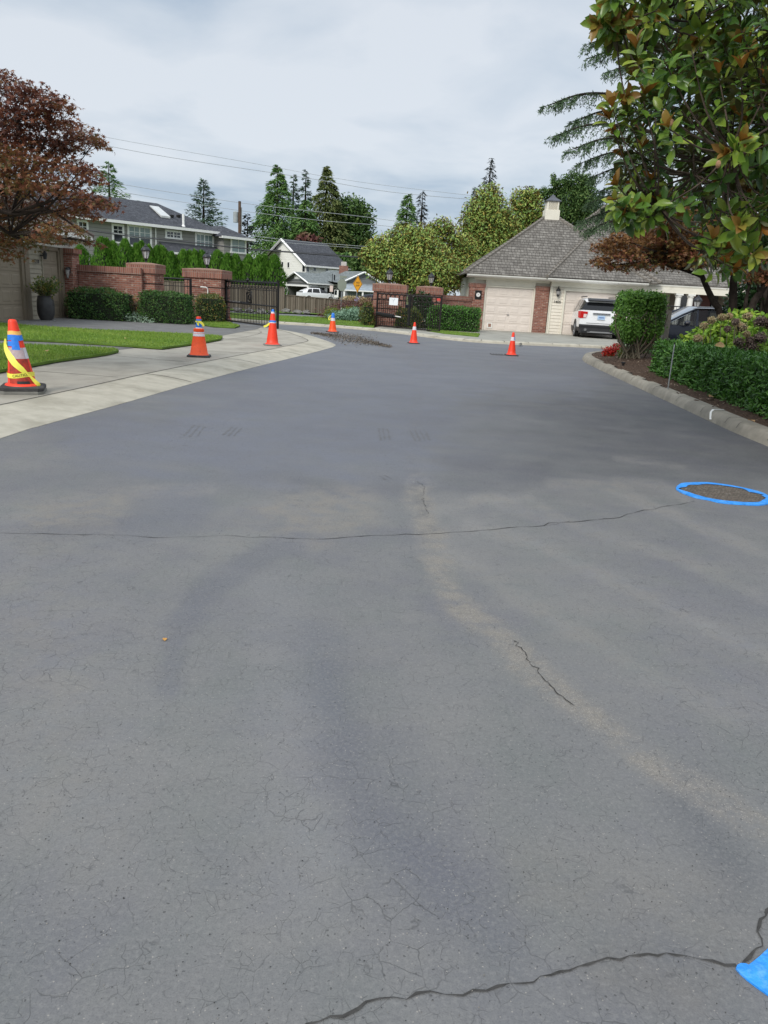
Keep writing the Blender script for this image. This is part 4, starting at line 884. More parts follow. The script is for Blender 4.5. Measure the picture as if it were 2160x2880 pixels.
# ---------------------------------------------------------------- house on the right: two garages, roofs, porch (front plane y = HY)
HY=38.5;HZ=.05
h=thing('garage_house','cream house with brick piers, two garage doors and grey shingle roofs','house',(8,HY,HZ))
def front(px,py,Y=HY): return YP(px,py,Y)
MB().box(3.75,7.35,HY+.10,47.,-.1,2.62).build('wall',MATS['cream'],h)
MB().box(7.35,11.4,HY-.05,47.,-.1,2.62).build('wall',MATS['cream'],h)
MB().box(3.52,4.22,HY-.12,HY+.6,-.1,2.06).build('brick_pier',MATS['brick'],h);MB().box(3.49,4.25,HY-.145,HY+.62,2.06,2.24).build('pier_cap',MATS['brick_soldier'],h)
MB().box(6.66,7.30,HY-.12,HY+.3,-.1,2.08).build('brick_pier',MATS['brick'],h);MB().box(6.64,7.33,HY-.14,HY+.32,2.08,2.26).build('pier_cap',MATS['brick_soldier'],h)
garage_door(h,4.31,6.58,HZ,2.10,HY+.04,MATS['door_beige'],5,4,petdoor=True)
garage_door(h,8.06,10.48,HZ,2.10,HY-.16,MATS['door_beige'],4,4)
mb=MB();mb.box(4.225,4.31,HY-.03,HY+.1,-.05,2.18);mb.box(6.58,6.655,HY-.03,HY+.1,-.05,2.18);mb.box(4.31,6.58,HY-.025,HY+.1,2.105,2.18)
mb.box(7.335,7.44,HY-.28,HY-.05,-.05,2.26);mb.box(7.97,8.06,HY-.27,HY-.05,-.05,2.26);mb.box(10.48,10.58,HY-.27,HY-.05,-.05,2.26);mb.box(8.06,10.48,HY-.265,HY-.05,2.105,2.26);mb.build('door_trim',MATS['cream'],h)
lap(MB(),7.44,7.97,HZ,2.26,HY-.22,.152,.028).box(7.44,7.97,HY-.219,HY-.06,-.05,2.26).build('siding_panel',MATS['cream_siding'],h)
lap(MB(),10.58,11.4,HZ,2.26,HY-.22,.152,.028).box(10.58,11.4,HY-.219,HY-.06,-.05,2.26).build('siding_panel',MATS['cream_siding'],h)
mb=MB();mb.box(4.26,6.63,HY-.05,HY+.09,2.19,2.40);mb.box(3.72,7.32,HY-.06,HY+.09,2.405,2.54);mb.box(7.34,11.45,HY-.30,HY-.05,2.27,2.42);mb.box(7.335,11.47,HY-.34,HY-.05,2.42,2.54);mb.build('frieze',MATS['cream'],h)
def gutter(x0,x1,y,z,ret=None):
    mb=MB();mb.add([(x0,y,z),(x0,y-.04,z+.045),(x0,y-.055,z+.13),(x0,y+.05,z+.13),(x1,y,z),(x1,y-.04,z+.045),(x1,y-.055,z+.13),(x1,y+.05,z+.13)],[(0,1,5,4),(1,2,6,5),(2,3,7,6),(3,2,1,0),(4,5,6,7)])
    mb.add([(x0,y,z),(x1,y,z),(x1,y+.55,z-.05),(x0,y+.55,z-.05)],[(0,3,2,1)]);return mb.build('gutter',MATS['white_trim'],h)
gutter(3.28,7.22,HY-.55,2.545);gutter(7.02,11.75,HY-.85,2.545)
def hip(name,corn,peaks,faces):
    o=MB().add(corn+peaks,faces).build(name,MATS['cedar_shingle'],h);md=o.modifiers.new('t','SOLIDIFY');md.thickness=.05;md.offset=-1;return o
PK=front(1548,603,43.2);pz=PK[2]+.05;pk=(PK[0],43.2,pz)
e=2.685;y0=HY-.62
hip('roof',[(3.22,y0,e),(12.4,y0,e),(12.4,48.6,e),(3.22,48.6,e)],[pk],[(0,1,4),(1,2,4),(2,3,4),(3,0,4)])
def cap(a,b_,r=.085):
    n=int(np.linalg.norm(np.array(a)-np.array(b_))/.26);a=np.array(a);b_=np.array(b_);mb=MB();d=(b_-a)/n
    for i in range(n): mb.tube([a+d*i+(0,0,.03),a+d*(i+1.12)+(0,0,.0)],[r*1.05,r*.85],6)
    return mb.build('ridge_cap',MATS['ridge_cap'],h)
cap((3.22,y0,e),pk);cap((12.4,y0,e),pk)
# roof over second garage stands forward
yb=HY-.92;p2_=(9.35,41.2,4.75);p2e=(9.35,46,4.75)
hip('roof',[(6.98,yb,e),(11.8,yb,e),(11.8,46,e),(6.98,46,e)],[p2_,p2e],[(0,1,4),(1,2,5,4),(3,0,4,5)])
cap((6.98,yb,e),p2_);cap((11.8,yb,e),p2_)
# main roof behind and over the porch
c0=(11.0,HY-.35,2.66)
yr=47.5;zr=9.2;mr0=(11.2,yr,zr)
ma=YP(1585,668,42.6);mb_=YP(1705,578,46.6);mz=ma[2]-2.2
hip('roof',[ma,(26,ma[1],ma[2]),(26,mb_[1],mb_[2]),mb_],[(ma[0]-2.6,ma[1]-2.6,mz),(26,ma[1]-2.6,mz)],[(0,1,2,3),(4,5,1,0)])
hip('roof',[(11.4,HY-.30,2.69),(26,HY-.30,2.69),(26,HY+1.75,3.75),(11.4,HY+1.75,3.75)],[],[(0,1,2,3)])
cap(ma,mb_)
gutter(11.6,26,HY-.22,2.55)
# cupola
cz=pz-.20;cx,cy=pk[0],43.0
cu=MB().box(cx-.375,cx+.375,cy-.375,cy+.375,cz-.35,cz+.30).build('cupola',MATS['cream'],h)
MB().box(cx-.315,cx+.315,cy-.315,cy+.315,cz+.33,cz+.75).build('cupola_box',MATS['cream_siding'],cu)
mb=MB()
for i in range(7): mb.add([(cx-.23,cy-.32,cz+.37+i*.05),(cx+.23,cy-.32,cz+.37+i*.05),(cx+.23,cy-.345,cz+.35+i*.05),(cx-.23,cy-.345,cz+.35+i*.05)],[(0,3,2,1)])
mb.box(cx-.29,cx-.23,cy-.35,cy-.316,cz+.33,cz+.74);mb.box(cx+.23,cx+.29,cy-.35,cy-.316,cz+.33,cz+.74);mb.box(cx-.36,cx+.36,cy-.36,cy+.36,cz+.302,cz+.33)
mb.build('louvre',MATS['cream'],cu)
paint('slate',(.075,.08,.095),.6,var=.15)
w1,w2=.40,.17
MB().add([(cx+a*w1,cy+b_*w1,cz+z) for z in (.73,.77) for a,b_ in ((-1,-1),(1,-1),(1,1),(-1,1))]+[(cx+a*w2,cy+b_*w2,cz+.92) for a,b_ in ((-1,-1),(1,-1),(1,1),(-1,1))]+[(cx,cy,cz+1.12)],
 [(3,2,1,0),(0,1,5,4),(1,2,6,5),(2,3,7,6),(3,0,4,7),(4,5,9,8),(5,6,10,9),(6,7,11,10),(7,4,8,11),(8,9,12),(9,10,12),(10,11,12),(11,8,12)]).build('cupola_roof',MATS['slate'],cu)
# chimney clad in siding
ch=front(1752,545,45);lap(MB(),ch[0]-.5,ch[0]+.6,4.5,7.6,44.6,.2,.03).box(ch[0]-.5,ch[0]+.6,44.6,45.6,4.5,7.6).box(ch[0]-.56,ch[0]+.66,44.5,45.7,7.6,7.75).build('chimney',MATS['cream_siding'],h)
# house number, lamp, dial plaque
text('house_number','1400',.175,Matrix.Translation((7.70,HY-.262,1.585))@Matrix.Rotation(math.pi/2,4,'X'),MATS['number_black'],h,.006)
lx,ly=7.68,HY-.36
lp=MB().lathe([(.02,1.82),(.05,1.86),(.075,1.92),(.10,2.08),(.115,2.10),(.08,2.17),(.03,2.22),(.035,2.25),(.005,2.31)],10,(lx,ly,0)).box(lx-.03,lx+.03,ly,HY-.24,1.98,2.03).build('wall_lamp',MATS['lamp_black'],h)
MB().lathe([(.08,1.93),(.103,2.07)],10,(lx,ly-.004,0),cap=False).build('lamp_glass',MATS['lamp_glass'],lp)
q=front(1345,829,HY-.14);pl=MB().box(q[0]-.155,q[0]+.155,HY-.155,HY-.121,q[2]-.20,q[2]+.20).build('plaque',MATS['black_iron'],h)
MD=Matrix.Translation((q[0],HY-.156,q[2]))@Matrix.Rotation(math.pi/2,4,'X');MB(MD).lathe([(.098,0),(.098,.012)],28).build('dial',paint('dial_white',(.72,.71,.69),.5,var=.06),pl)
mb=MB().bar((q[0],HY-.171,q[2]),(q[0]-.02,HY-.171,q[2]+.05),.006);mb.bar((q[0],HY-.171,q[2]),(q[0]+.03,HY-.171,q[2]+.01),.006);mb.build('dial_hand',MATS['number_black'],pl)
# downspout at first pier
MB().tube([(7.325,HY-.31,.02),(7.325,HY-.31,2.3)],.018,6).build('downspout',MATS['cream'],h)
# porch
PY=HY+1.6;mb=MB()
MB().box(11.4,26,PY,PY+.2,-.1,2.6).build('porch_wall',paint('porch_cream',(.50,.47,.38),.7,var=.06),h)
MB().box(11.45,26,HY-.28,HY-.02,2.28,2.54).build('porch_beam',MATS['cream'],h)
MB().box(11.5,26,HY,PY,2.30,2.36).build('porch_ceiling',MATS['cream'],h)
for pxx in (1903,1937,2091,2122):
    c=front(pxx,870,HY-.15)
    MB().box(c[0]-.17,c[0]+.17,HY-.32,HY+.02,2.20,2.275).lathe([(.19,.05),(.19,.13),(.15,.16),(.155,.5),(.145,1.4),(.125,2.1),(.16,2.13),(.165,2.19)],18,(c[0],HY-.15,0)).build('porch_column',MATS['white_trim'],h,smooth=True,sharp=40)
def rect(x0,y0,x1,y1,Y,name,mat,par=h,th=.04):
    a=front(x0,y0,Y);b_=front(x1,y1,Y);return MB().box(a[0],b_[0],Y-th,Y-.002,b_[2],a[2]).build(name,mat,par)
rect(1950,826,1992,905,PY,'front_door',MATS['brown_door'])
rect(1912,826,1928,905,PY,'side_light',MATS['window_dark'])
rect(2000,832,2012,880,PY,'side_light',MATS['window_dark'])
o=rect(1848,830,1872,866,PY,'window',MATS['window_blind'],h,.03)
mb=MB();a=front(1848,830,PY);b_=front(1872,866,PY)
for i in range(9): z=b_[2]+(a[2]-b_[2])*(i+.5)/9;mb.box(a[0]+.02,b_[0]-.02,PY-.05,PY-.032,z-.018,z+.012)
mb.build('blind_slats',paint('blind',(.16,.18,.17),.6),o)
rect(1886,828,1899,905,PY,'window',paint('shade_taupe',(.16,.135,.11),.6));rect(2020,836,2040,880,PY,'window',MATS['shade_taupe'])
# low brick wall, iron railing and lamp post in front of the porch
t=thing('brick_wall','low brick wall in front of the cream porch behind the dark car','brick wall',(13,37,0))
q=front(1860,905,37.2);MB().box(front(1836,900,37.2)[0],20,37.1,37.3,-.1,.72).build('wall_face',MATS['brick'],t);MB().box(front(1836,900,37.2)[0]-.05,20,37.05,37.35,.72,.80).build('coping',MATS['brick_cap'],t)
t=thing('iron_railing','black iron railing before the porch, right of the big round bush','railing',(11,34,0))
a=front(1832,860,34);b_=front(1960,868,34);mb=MB()
[MB().bar((a[0],34,z_),(b_[0],34,z_),r_).build('rail',MATS['black_iron'],t) for z_,r_ in ((1.66,.022),(1.38,.012),(.2,.015))]
mb=MB()
for i in range(19): x=a[0]+(b_[0]-a[0])*i/18;mb.bar((x,34,.1),(x,34,1.66 if i%6 else 1.78),.009 if i%6 else .018)
mb.build('bars',MATS['black_iron'],t)
c=front(1957,880,32.5);zt=front(1957,828,32.5)[2]
t=lantern('black lantern on a post in front of the red porch door',c[0],32.5,zt-.72,.72,'post_lantern','lamp post',None)
MB().lathe([(.06,.0),(.06,.3),(.04,.34),(.035,zt-.72)],10,(c[0],32.5,0)).build('post',MATS['lamp_black'],t)
# ---------------------------------------------------------------- vehicles
b=NB('car_white');b.color((.78,.79,.80));b.set(.25,0,.5);b.p.inputs['Coat Weight'].default_value=.6
b=NB('car_navy');b.color((.008,.011,.022));b.set(.3,0,.35);b.p.inputs['Coat Weight'].default_value=.35
b=NB('car_glass_clear');b.color((.01,.012,.014));b.set(.05,0,.5);_t=b.n('ShaderNodeBsdfTransparent');_t.inputs[0].default_value=(.75,.78,.78,1);_x=b.n('ShaderNodeMixShader');_x.inputs[0].default_value=.6;b.l(b.p.outputs[0],_x.inputs[1]);b.l(_t.outputs[0],_x.inputs[2]);b.l(_x.outputs[0],b.out.inputs[0])
b=NB('car_glass');b.color((.008,.009,.010));b.set(.06,0,.35);b=NB('car_glass_sky_refl');b.color((.16,.19,.22));b.set(.12,0,1.);b.p.inputs['Coat Weight'].default_value=1.  # windscreen variant: sky reflection painted in as a pale blue base colour
paint('cladding',(.020,.020,.022),.55,var=.1);paint('tyre',(.016,.016,.016),.8,var=.15);paint('rim',(.45,.46,.48),.3,.8,var=.05)
paint('tail_red',(.50,.012,.012),.2,var=.1);paint('tail_clear',(.75,.60,.58),.2);paint('chrome',(.55,.56,.58),.2,.9);paint('plate_blue',(.42,.58,.78),.4,var=.1);paint('plate_ink',(.05,.10,.30),.5)
def car(label,cat,loc,rz,body,St,glass,zb=.30,wheels=(.85,3.75),rw=.37,hw=.95,cladding=True,name='parked_car',glassmat_='car_glass',group=None):
    """St: stations rear to front (x, half width, belt z, top z, top half width, upper shift). glass: list of station index pairs with side windows; ('ws',i) windscreen"""
    t=thing(name,label,cat,loc,group);M=Matrix.Translation(loc)@Matrix.Rotation(rz,4,'Z')
    def ring(s):
        x,w_,zb_,zt,wr,sh=s
        h=[(x,w_*.80,zb),(x,w_*.965,zb+.04),(x,w_*.985,zb+.22),(x,w_,zb_*.72+.05),(x+sh*.08,w_*.965,zb_),(x+sh*.9,wr,zt-.09),(x+sh,wr*.86,zt-.02),(x+sh,wr*.45,zt),]
        return h
    R_=[ring(s) for s in St];n=len(St);K=8
    V=[];
    for h in R_: V+=[(x,y,z) for x,y,z in h]+[(x,-y,z) for x,y,z in h]
    idx=lambda i,j,s:i*16+j+(8 if s else 0)
    parts={'body':[],'side_window':[],'side_window_':[],'windscreen':[],'rear_window':[],'sill':[]}
    sidew={i for k,i in glass if k=='side'};ws={i for k,i in glass if k=='ws'}
    for i in range(n-1):
        for s in (0,1):
            for j in range(K-1):
                q=(idx(i,j,s),idx(i+1,j,s),idx(i+1,j+1,s),idx(i,j+1,s))
                if s: q=q[::-1]
                q=q[::-1] if False else q
                if j==4 and i in sidew: parts['side_window'+'_'*s].append(q)
                elif j in(5,6) and i in ws: parts['windscreen'].append(q)
                elif j<2 and cladding: parts['sill'].append(q)
                else: parts['body'].append(q)
        q=(idx(i,7,0),idx(i+1,7,0),idx(i+1,7,1),idx(i,7,1));parts['windscreen' if i in ws else 'body'].append(q)
        q=(idx(i,0,1),idx(i+1,0,1),idx(i+1,0,0),idx(i,0,0));parts['sill'].append(q)
    for j in range(K-1):
        q=(idx(0,j,1),idx(0,j,0),idx(0,j+1,0),idx(0,j+1,1))
        parts['rear_window' if j==4 else ('sill' if j<2 and cladding else 'body')].append(q)
        q=(idx(n-1,j,0),idx(n-1,j,1),idx(n-1,j+1,1),idx(n-1,j+1,0));parts['sill' if j<2 and cladding else 'body'].append(q)
    mats=dict(body=MATS[body],side_window=MATS[glassmat_],side_window_=MATS[glassmat_],windscreen=MATS['car_glass_sky_refl'] if body=='car_navy' else MATS[glassmat_],rear_window=MATS[glassmat_],sill=MATS['cladding'] if cladding else MATS[body])
    for k,fs in parts.items():
        if not fs: continue
        used=sorted({i for f in fs for i in f});mp={u:i for i,u in enumerate(used)}
        MB(M).add([V[u] for u in used],[tuple(mp[i] for i in f) for f in fs]).build(k.rstrip('_'),mats[k],t,smooth=True,sharp=28)
    for x in wheels:
        for s in (1,-1):
            w_=MB();MW=M@Matrix.Translation((x,s*(hw-.115),rw))@Matrix.Rotation(math.pi/2,4,'X')
            ty=MB(MW).lathe([(rw*.60,-.06),(rw*.66,-.12),(rw*.93,-.125),(rw,-.09),(rw,.09),(rw*.93,.125),(rw*.66,.12),(rw*.60,.06)],28).build('wheel',MATS['tyre'],t,smooth=True)
            r=MB(MW)
            yo=-.10*s
            for k in range(10):
                a=k*math.pi/5;r.bar((.05*math.cos(a),.05*math.sin(a),yo),(rw*.64*math.cos(a),rw*.64*math.sin(a),yo),.022)
            r.tube([(rw*.64*math.cos(a),rw*.64*math.sin(a),yo) for a in np.linspace(0,2*math.pi,25)],.02,5);r.build('rim',MATS['rim'],ty)
            ar=MB(M@Matrix.Translation((x,s*(hw*.985),rw+.0))@Matrix.Rotation(math.pi/2,4,'X'))
            v=[];m_=16
            for k in range(m_+1):
                a=-.15+(math.pi+.3)*k/m_
                for rr,yy in ((rw*1.02,.0),(rw*1.05,.03),(rw*1.20,.03),(rw*1.22,-.01)): v.append((rr*math.cos(a),rr*math.sin(a),-s*yy))
            ar.add(v,[(k*4+j,(k+1)*4+j,(k+1)*4+j+1,k*4+j+1) for k in range(m_) for j in range(3)]);ar.build('wheel_arch',MATS['cladding'] if cladding else MATS[body],t)
            MB(M@Matrix.Translation((x,s*(hw*.955),rw))@Matrix.Rotation(math.pi/2,4,'X')).lathe([(rw*1.06,-.02*s),(rw*1.06,-.041*s)],24).build('wheel_well',MATS['dark_gap'],t)
    return t,M
# white SUV seen from behind
sx=YP(1703,900,35.6);sl_=(sx[0]-.22,35.55,HZ-.01)
St=[(0,.93,1.26,1.70,.68,.34),(.30,.985,1.25,1.76,.71,.26),(.62,1.0,1.22,1.79,.73,.2),(.72,1.0,1.21,1.795,.73,.18),(1.45,1.0,1.17,1.81,.74,.06),(1.56,1.0,1.17,1.81,.74,.05),(2.50,1.0,1.14,1.80,.74,0),(2.60,1.0,1.14,1.795,.74,0),(3.05,1.0,1.12,1.74,.72,-.05),(3.78,.99,1.10,1.18,.80,0),(4.5,.96,1.0,1.07,.74,0),(4.95,.86,.84,.92,.66,0)]
t,M=car('white suv parked facing the garage, seen from behind beside the big round bush','suv',sl_,math.pi/2-.11,'car_white',St,[('side',0),('side',1),('side',3),('side',5),('side',7),('ws',8)],zb=.30,wheels=(.98,3.95),rw=.385,hw=1.0)
MB(M).extr([(-.035,.50),(.10,.50),(.10,.64),(.02,.66),(-.06,.60)],-.93,.93).build('rear_bumper',MATS['cladding'],t)
MB(M).extr([(-.075,.28),(.12,.24),(.12,.505),(-.08,.495)],-.90,.90).build('lower_bumper',MATS['cladding'],t)
MB(M).extr([(-.095,.30),(-.04,.28),(-.04,.36),(-.098,.355)],-.55,.55).build('skid_plate',MATS['rim'],t)
for s in (1,-1):
    c=.62*s;MB(M).box(-.105,-.02,c-.18,c+.18,.33,.50).build('exhaust_surround',MATS['lamp_black'],t);MB(M@Matrix.Translation((-.105,c+.03*s,.42))@Matrix.Rotation(math.pi/2,4,'Y')).lathe([(.062,-.02),(.062,.03),(.05,.03),(.045,-.01)],14).build('exhaust_tip',MATS['chrome'],t)
    k=M
    o=MB(M).add([(-.035,.60*s,1.19),(-.035,.90*s,1.21),(.22,1.005*s,1.20),(-.028,.66*s,.93),(-.02,.93*s,.90),(.14,.995*s,.93)],[(0,1,4,3),(1,2,5,4)] if s<0 else [(3,4,1,0),(4,5,2,1)]).build('tail_light',MATS['tail_red'],t)
    MB(M).add([(-.041,.64*s,1.09),(-.041,.78*s,1.095),(-.038,.665*s,.945),(-.036,.78*s,.935)],[(0,1,3,2)] if s<0 else [(2,3,1,0)]).build('tail_light_lens',MATS['tail_clear'],o)
    m_=MB(M).box(3.02,3.22,min(1.0*s,1.24*s),max(1.0*s,1.24*s),1.17,1.35).box(3.06,3.14,min(.96*s,1.05*s),max(.96*s,1.05*s),1.15,1.20).build('wing_mirror',MATS['cladding'],t)
    MB(M).bar((.75,.63*s,1.85),(2.7,.63*s,1.85),.024,6).build('roof_rail',MATS['lamp_black'],t)
MB(M).box(-.055,-.01,-.38,.38,1.10,1.155).build('tailgate_trim',MATS['chrome'],t)
pl=MB(M).box(-.045,-.02,-.16,.16,.88,1.05).build('number_plate',MATS['plate_blue'],t)
mb=MB(M)
for y in (-.11,-.06,-.01,.04,.09): mb.box(-.048,-.046,y-.016,y+.016,.935,.995)
mb.build('plate_letters',MATS['plate_ink'],pl)
MB(M).extr([(.14,1.69),(.44,1.785),(.46,1.75),(.18,1.66)],-.62,.62).build('spoiler',MATS['cladding'],t)
MB(M).box(-.012,.02,-.62,.62,.70,.715).build('tailgate_gap',MATS['lamp_black'],t)
# dark car behind the bed
nv=YP(1882,919,26.6);L=4.7
StN=[(0,.86,1.0,1.40,.62,.5),(.45,.91,1.02,1.62,.66,.30),(.62,.915,1.02,1.65,.67,.25),(1.55,.92,1.02,1.69,.68,.05),(1.64,.92,1.02,1.69,.68,.05),(2.55,.92,1.01,1.67,.68,-.02),(2.64,.92,1.01,1.665,.68,-.03),(3.62,.92,1.02,1.10,.80,0),(4.3,.90,.96,1.02,.74,0),(4.72,.80,.80,.86,.62,0)]
StN[6]=(2.64,.92,1.01,1.655,.70,-.06)
t,M=car('dark navy car parked sideways behind the hedge and hydrangeas','car',(nv[0]+3.55,27.6,.0),math.pi,'car_navy',StN,[('side',0),('side',2),('side',4),('side',6),('ws',6)],zb=.28,wheels=(.85,3.65),rw=.34,hw=.92,cladding=False,glassmat_='car_glass_clear')
for s in (1,-1): MB(M).ball((2.98,1.04*s,1.11),.11,8,6,.8).build('wing_mirror',MATS['car_navy'],t)
[MB(M).tube([(3.66,.885*s_,1.05),(3.1,.80*s_,1.36),(2.58,.70*s_,1.60),(1.6,.69*s_,1.655),(.5,.67*s_,1.60)],.035,6).build('pillar_trim',MATS['car_navy'],t,smooth=True) for s_ in (1,-1)]
MB(M).tube([(2.75,.74,1.60),(2.2,.745,1.62),(1.2,.74,1.62)],.012,5).build('window_trim',MATS['chrome'],t)
# ---------------------------------------------------------------- far neighbours
DU=(.672,.74)
def wframe(A,u):    # matrix: local x along the wall, local -y towards the camera side
    return Matrix.Translation((A[0],A[1],0))@Matrix.Rotation(math.atan2(u[1],u[0]),4,'Z')
def siding(name,c,row=.18,dk=.55):
    b=NB(name);uv=b.coord('UV');s=b.n('ShaderNodeSeparateXYZ');b.l(uv,s.inputs[0]);fr=b.math('FRACT',b.math('DIVIDE',s.outputs[1],row))
    b.color(b.mix(b.ramp(fr,[(0.,1.),(.10,1.),(.14,0.)]),c,tuple(x*dk for x in c)));b.set(.75,0,.25);b.bump(fr,.6,.02);return b.m  # dark strip in each row paints the lap shadow into the colour
siding('siding_grey',(.29,.285,.268),.30);siding('siding_white',(.87,.865,.82),.28,.82);siding('siding_slate',(.18,.19,.195),.24,.6);siding('siding_blue',(.25,.285,.30),.35,.45)
paint('fascia_white',(.82,.82,.80),.6,var=.04)
A=YP(230,611,65.)[:2];u=DU;M=wframe(A,u);ZE=6.08
h=thing('grey_house','two storey grey house with a dark roof behind the arborvitae row','house',(A[0],A[1],0))
def at(x,y): return PLN(x,y,A,u)
sC,zC=at(617,655);sE=at(690,668)[0];s0=-8.
MB(M).box(s0,sC-.1,0,9,0,ZE).build('wall',MATS['siding_grey'],h)
MB(M).box(sC-.35,sC+2.2,-1.2,7.5,0,5.75).build('wall',MATS['siding_grey'],h)
def winbox(x0,y0,x1,y1,panes,off=0,split=None,dark=True,lower=None):
    a=at(x0,y0);b_=at(x1,y1);X0,X1,Z1,Z0=a[0],b_[0],max(a[1],b_[1]),min(at(x0,y1)[1],b_[1]);fy=off-.06
    f=MB(M);w_=.17;f.box(X0,X1,fy,off,Z1-w_,Z1);f.box(X0-.05,X1+.05,fy-.03,off,Z0,Z0+w_*.8);f.box(X0,X0+w_,fy,off,Z0+w_*.8,Z1-w_);f.box(X1-w_,X1,fy,off,Z0+w_*.8,Z1-w_)
    for i in range(1,panes): xm=X0+w_+(X1-X0-2*w_)*i/panes;f.box(xm-.05,xm+.05,fy+.01,off,Z0+w_*.8,Z1-w_)
    fr=f.build('window',MATS['fascia_white'],h)
    if split: zm=Z0+(Z1-Z0)*split
    g=MB(M).box(X0+w_,X1-w_,off-.02,off-.005,(zm+.05) if split else Z0+w_*.8,Z1-w_).build('pane',MATS['window_dark' if dark else 'window_blind'],fr)
    if split: MB(M).box(X0+w_,X1-w_,off-.02,off-.005,Z0+w_*.8,zm-.05).build('pane',MATS['window_dark'],fr);MB(M).box(X0+w_,X1-w_,fy+.01,off,zm-.049,zm+.049).build('rail',MATS['fascia_white'],fr)
    mu=MB(M);zt=Z1-w_;zl=(zm if split else Z0+w_*.8)
    k=2*panes
    for i in range(1,k):
        if panes>1 and i%2==0: continue
        xm=X0+w_+(X1-X0-2*w_)*i/k;mu.box(xm-.02,xm+.02,off-.04,off-.021,zl,zt)
    mu.box(X0+w_,X1-w_,off-.04,off-.0211,(zt+zl)/2-.02,(zt+zl)/2+.02);mu.build('glazing_bar',MATS['fascia_white'],fr)
winbox(215,617,249,653,1);winbox(313,628,350,683,1,split=.5);winbox(357,630,427,692,2,split=.45,dark=False);winbox(464,645,511,670,2);winbox(548,653,601,698,2,dark=False);winbox(626,666,670,711,1,-1.2,dark=False)
rf=MB(M).add([(s0-.5,-.5,ZE+.02),(sC+.3,-.5,ZE+.02),(sC+.3,9.5,ZE+.02),(s0-.5,9.5,ZE+.02),(s0+4,4.5,8.35),(sC-3.6,4.5,8.35)],[(0,1,5,4),(1,2,5),(2,3,4,5),(3,0,4)]).build('roof',MATS['asphalt_shingle'],h)
MB(M).add([(sC-.9,-1.7,5.72),(sC+2.7,-1.7,5.72),(sC+2.7,8,5.72),(sC-.9,8,5.72),(sC+.6,.4,6.75),(sC+.6,6,6.75)],[(0,1,4),(1,2,5,4),(2,3,5),(3,0,4,5)]).build('roof',MATS['asphalt_shingle'],h)
mb=MB(M);mb.box(s0-.5,sC+.35,-.62,-.5,ZE-.16,ZE+.06);mb.box(s0-.5,sC+.3,-.5,0,ZE-.12,ZE-.06);mb.box(sC-.95,sC+2.75,-1.82,-1.7,5.56,5.76);mb.box(sC+2.7,sC+2.82,-1.7,8,5.56,5.76);mb.box(sC-.9,sC+2.7,-1.7,-1.2,5.60,5.66)
mb.bar((at(436,640)[0],-.1,ZE-.2),(at(436,640)[0],-.1,1),.06);mb.build('gutter',MATS['fascia_white'],h)
MB(M).add([(at(447,690)[0],-1.6,at(447,696)[1]-.35),(sC,-1.6,at(447,696)[1]-.35),(sC,.0,at(447,684)[1]+.15),(at(447,690)[0],0,at(447,684)[1]+.15)],[(0,1,2,3)]).build('porch_roof',MATS['asphalt_shingle'],h)
MB(M).box(at(447,690)[0],sC,-1.72,-1.6,at(447,696)[1]-.5,at(447,696)[1]-.33).build('porch_gutter',MATS['fascia_white'],h)
def onroof(px,py):   # hit on the front roof slope
    d=ray(px,py);n=Vector((M.to_3x3()@Vector((0,-(8.35-ZE),5.))));p0=M@Vector((0,-.5,ZE+.02));dv=Vector(d);t=(p0-Vector((0,0,H))).dot(n)/dv.dot(n);return M.inverted()@(Vector((0,0,H))+dv*t)
a=onroof(449,600);sl=2.33/5.0
MB(M).add([(a.x-.45,a.y-1.0,a.z-1.0*sl+.05),(a.x+.45,a.y-1.0,a.z-1.0*sl+.05),(a.x+.45,a.y+.9,a.z+.9*sl+.16),(a.x-.45,a.y+.9,a.z+.9*sl+.16),(a.x-.45,a.y-1.0,a.z-1.0*sl+.22),(a.x+.45,a.y-1.0,a.z-1.0*sl+.22),(a.x+.45,a.y+.9,a.z+.9*sl+.22),(a.x-.45,a.y+.9,a.z+.9*sl+.22)],[(4,5,6,7),(0,1,5,4),(1,2,6,5),(3,0,4,7)]).build('skylight',paint('skylight',(.55,.56,.54),.25),rf)
a=onroof(516,636);MB(M).lathe([(.18,-.1),(.14,.05),(.10,.1),(.10,1.0)],10,(a.x,a.y,a.z)).build('vent_pipe',MATS['fascia_white'],rf)
for px_ in (483,502):
    a=onroof(px_,611);MB(M).box(a.x-.14,a.x+.14,a.y-.14,a.y+.14,a.z,a.z+.2).build('roof_vent',MATS['dark_gap'],rf)
# white gabled house
C=YP(860,740,100.);C=C[:2];u=(.72,.694);v_=(-u[1],u[0]);M=wframe(C,u)
h=thing('white_house','white gabled house with a dark roof behind the low grey carport house','house',(C[0],C[1],0))
G=9.4;D=6.4;ZE=4.66;ZP=7.55
MB(M).box(0,D,0,G,-1,ZE).add([(0,0,ZE),(0,G,ZE),(0,G/2,ZP-.12)],[(2,1,0)]).build('wall',MATS['siding_white'],h)
MB(M).add([(-.4,-.5,ZE-.28),(D+.5,-.5,ZE-.28),(D+.5,G/2,ZP),(-.4,G/2,ZP),(-.4,G+.5,ZE-.28),(D+.5,G+.5,ZE-.28)],[(0,1,2,3),(3,2,5,4)]).build('roof',MATS['asphalt_shingle'],h)
mb=MB(M)
for a,b_ in (((-.42,-.5,ZE-.36),(-.42,G/2,ZP-.08)),((-.42,G+.5,ZE-.36),(-.42,G/2,ZP-.08))): mb.bar(a,b_,.16)
mb.box(-.4,D+.5,-.62,-.5,ZE-.42,ZE-.22);mb.build('barge_board',MATS['fascia_white'],h)
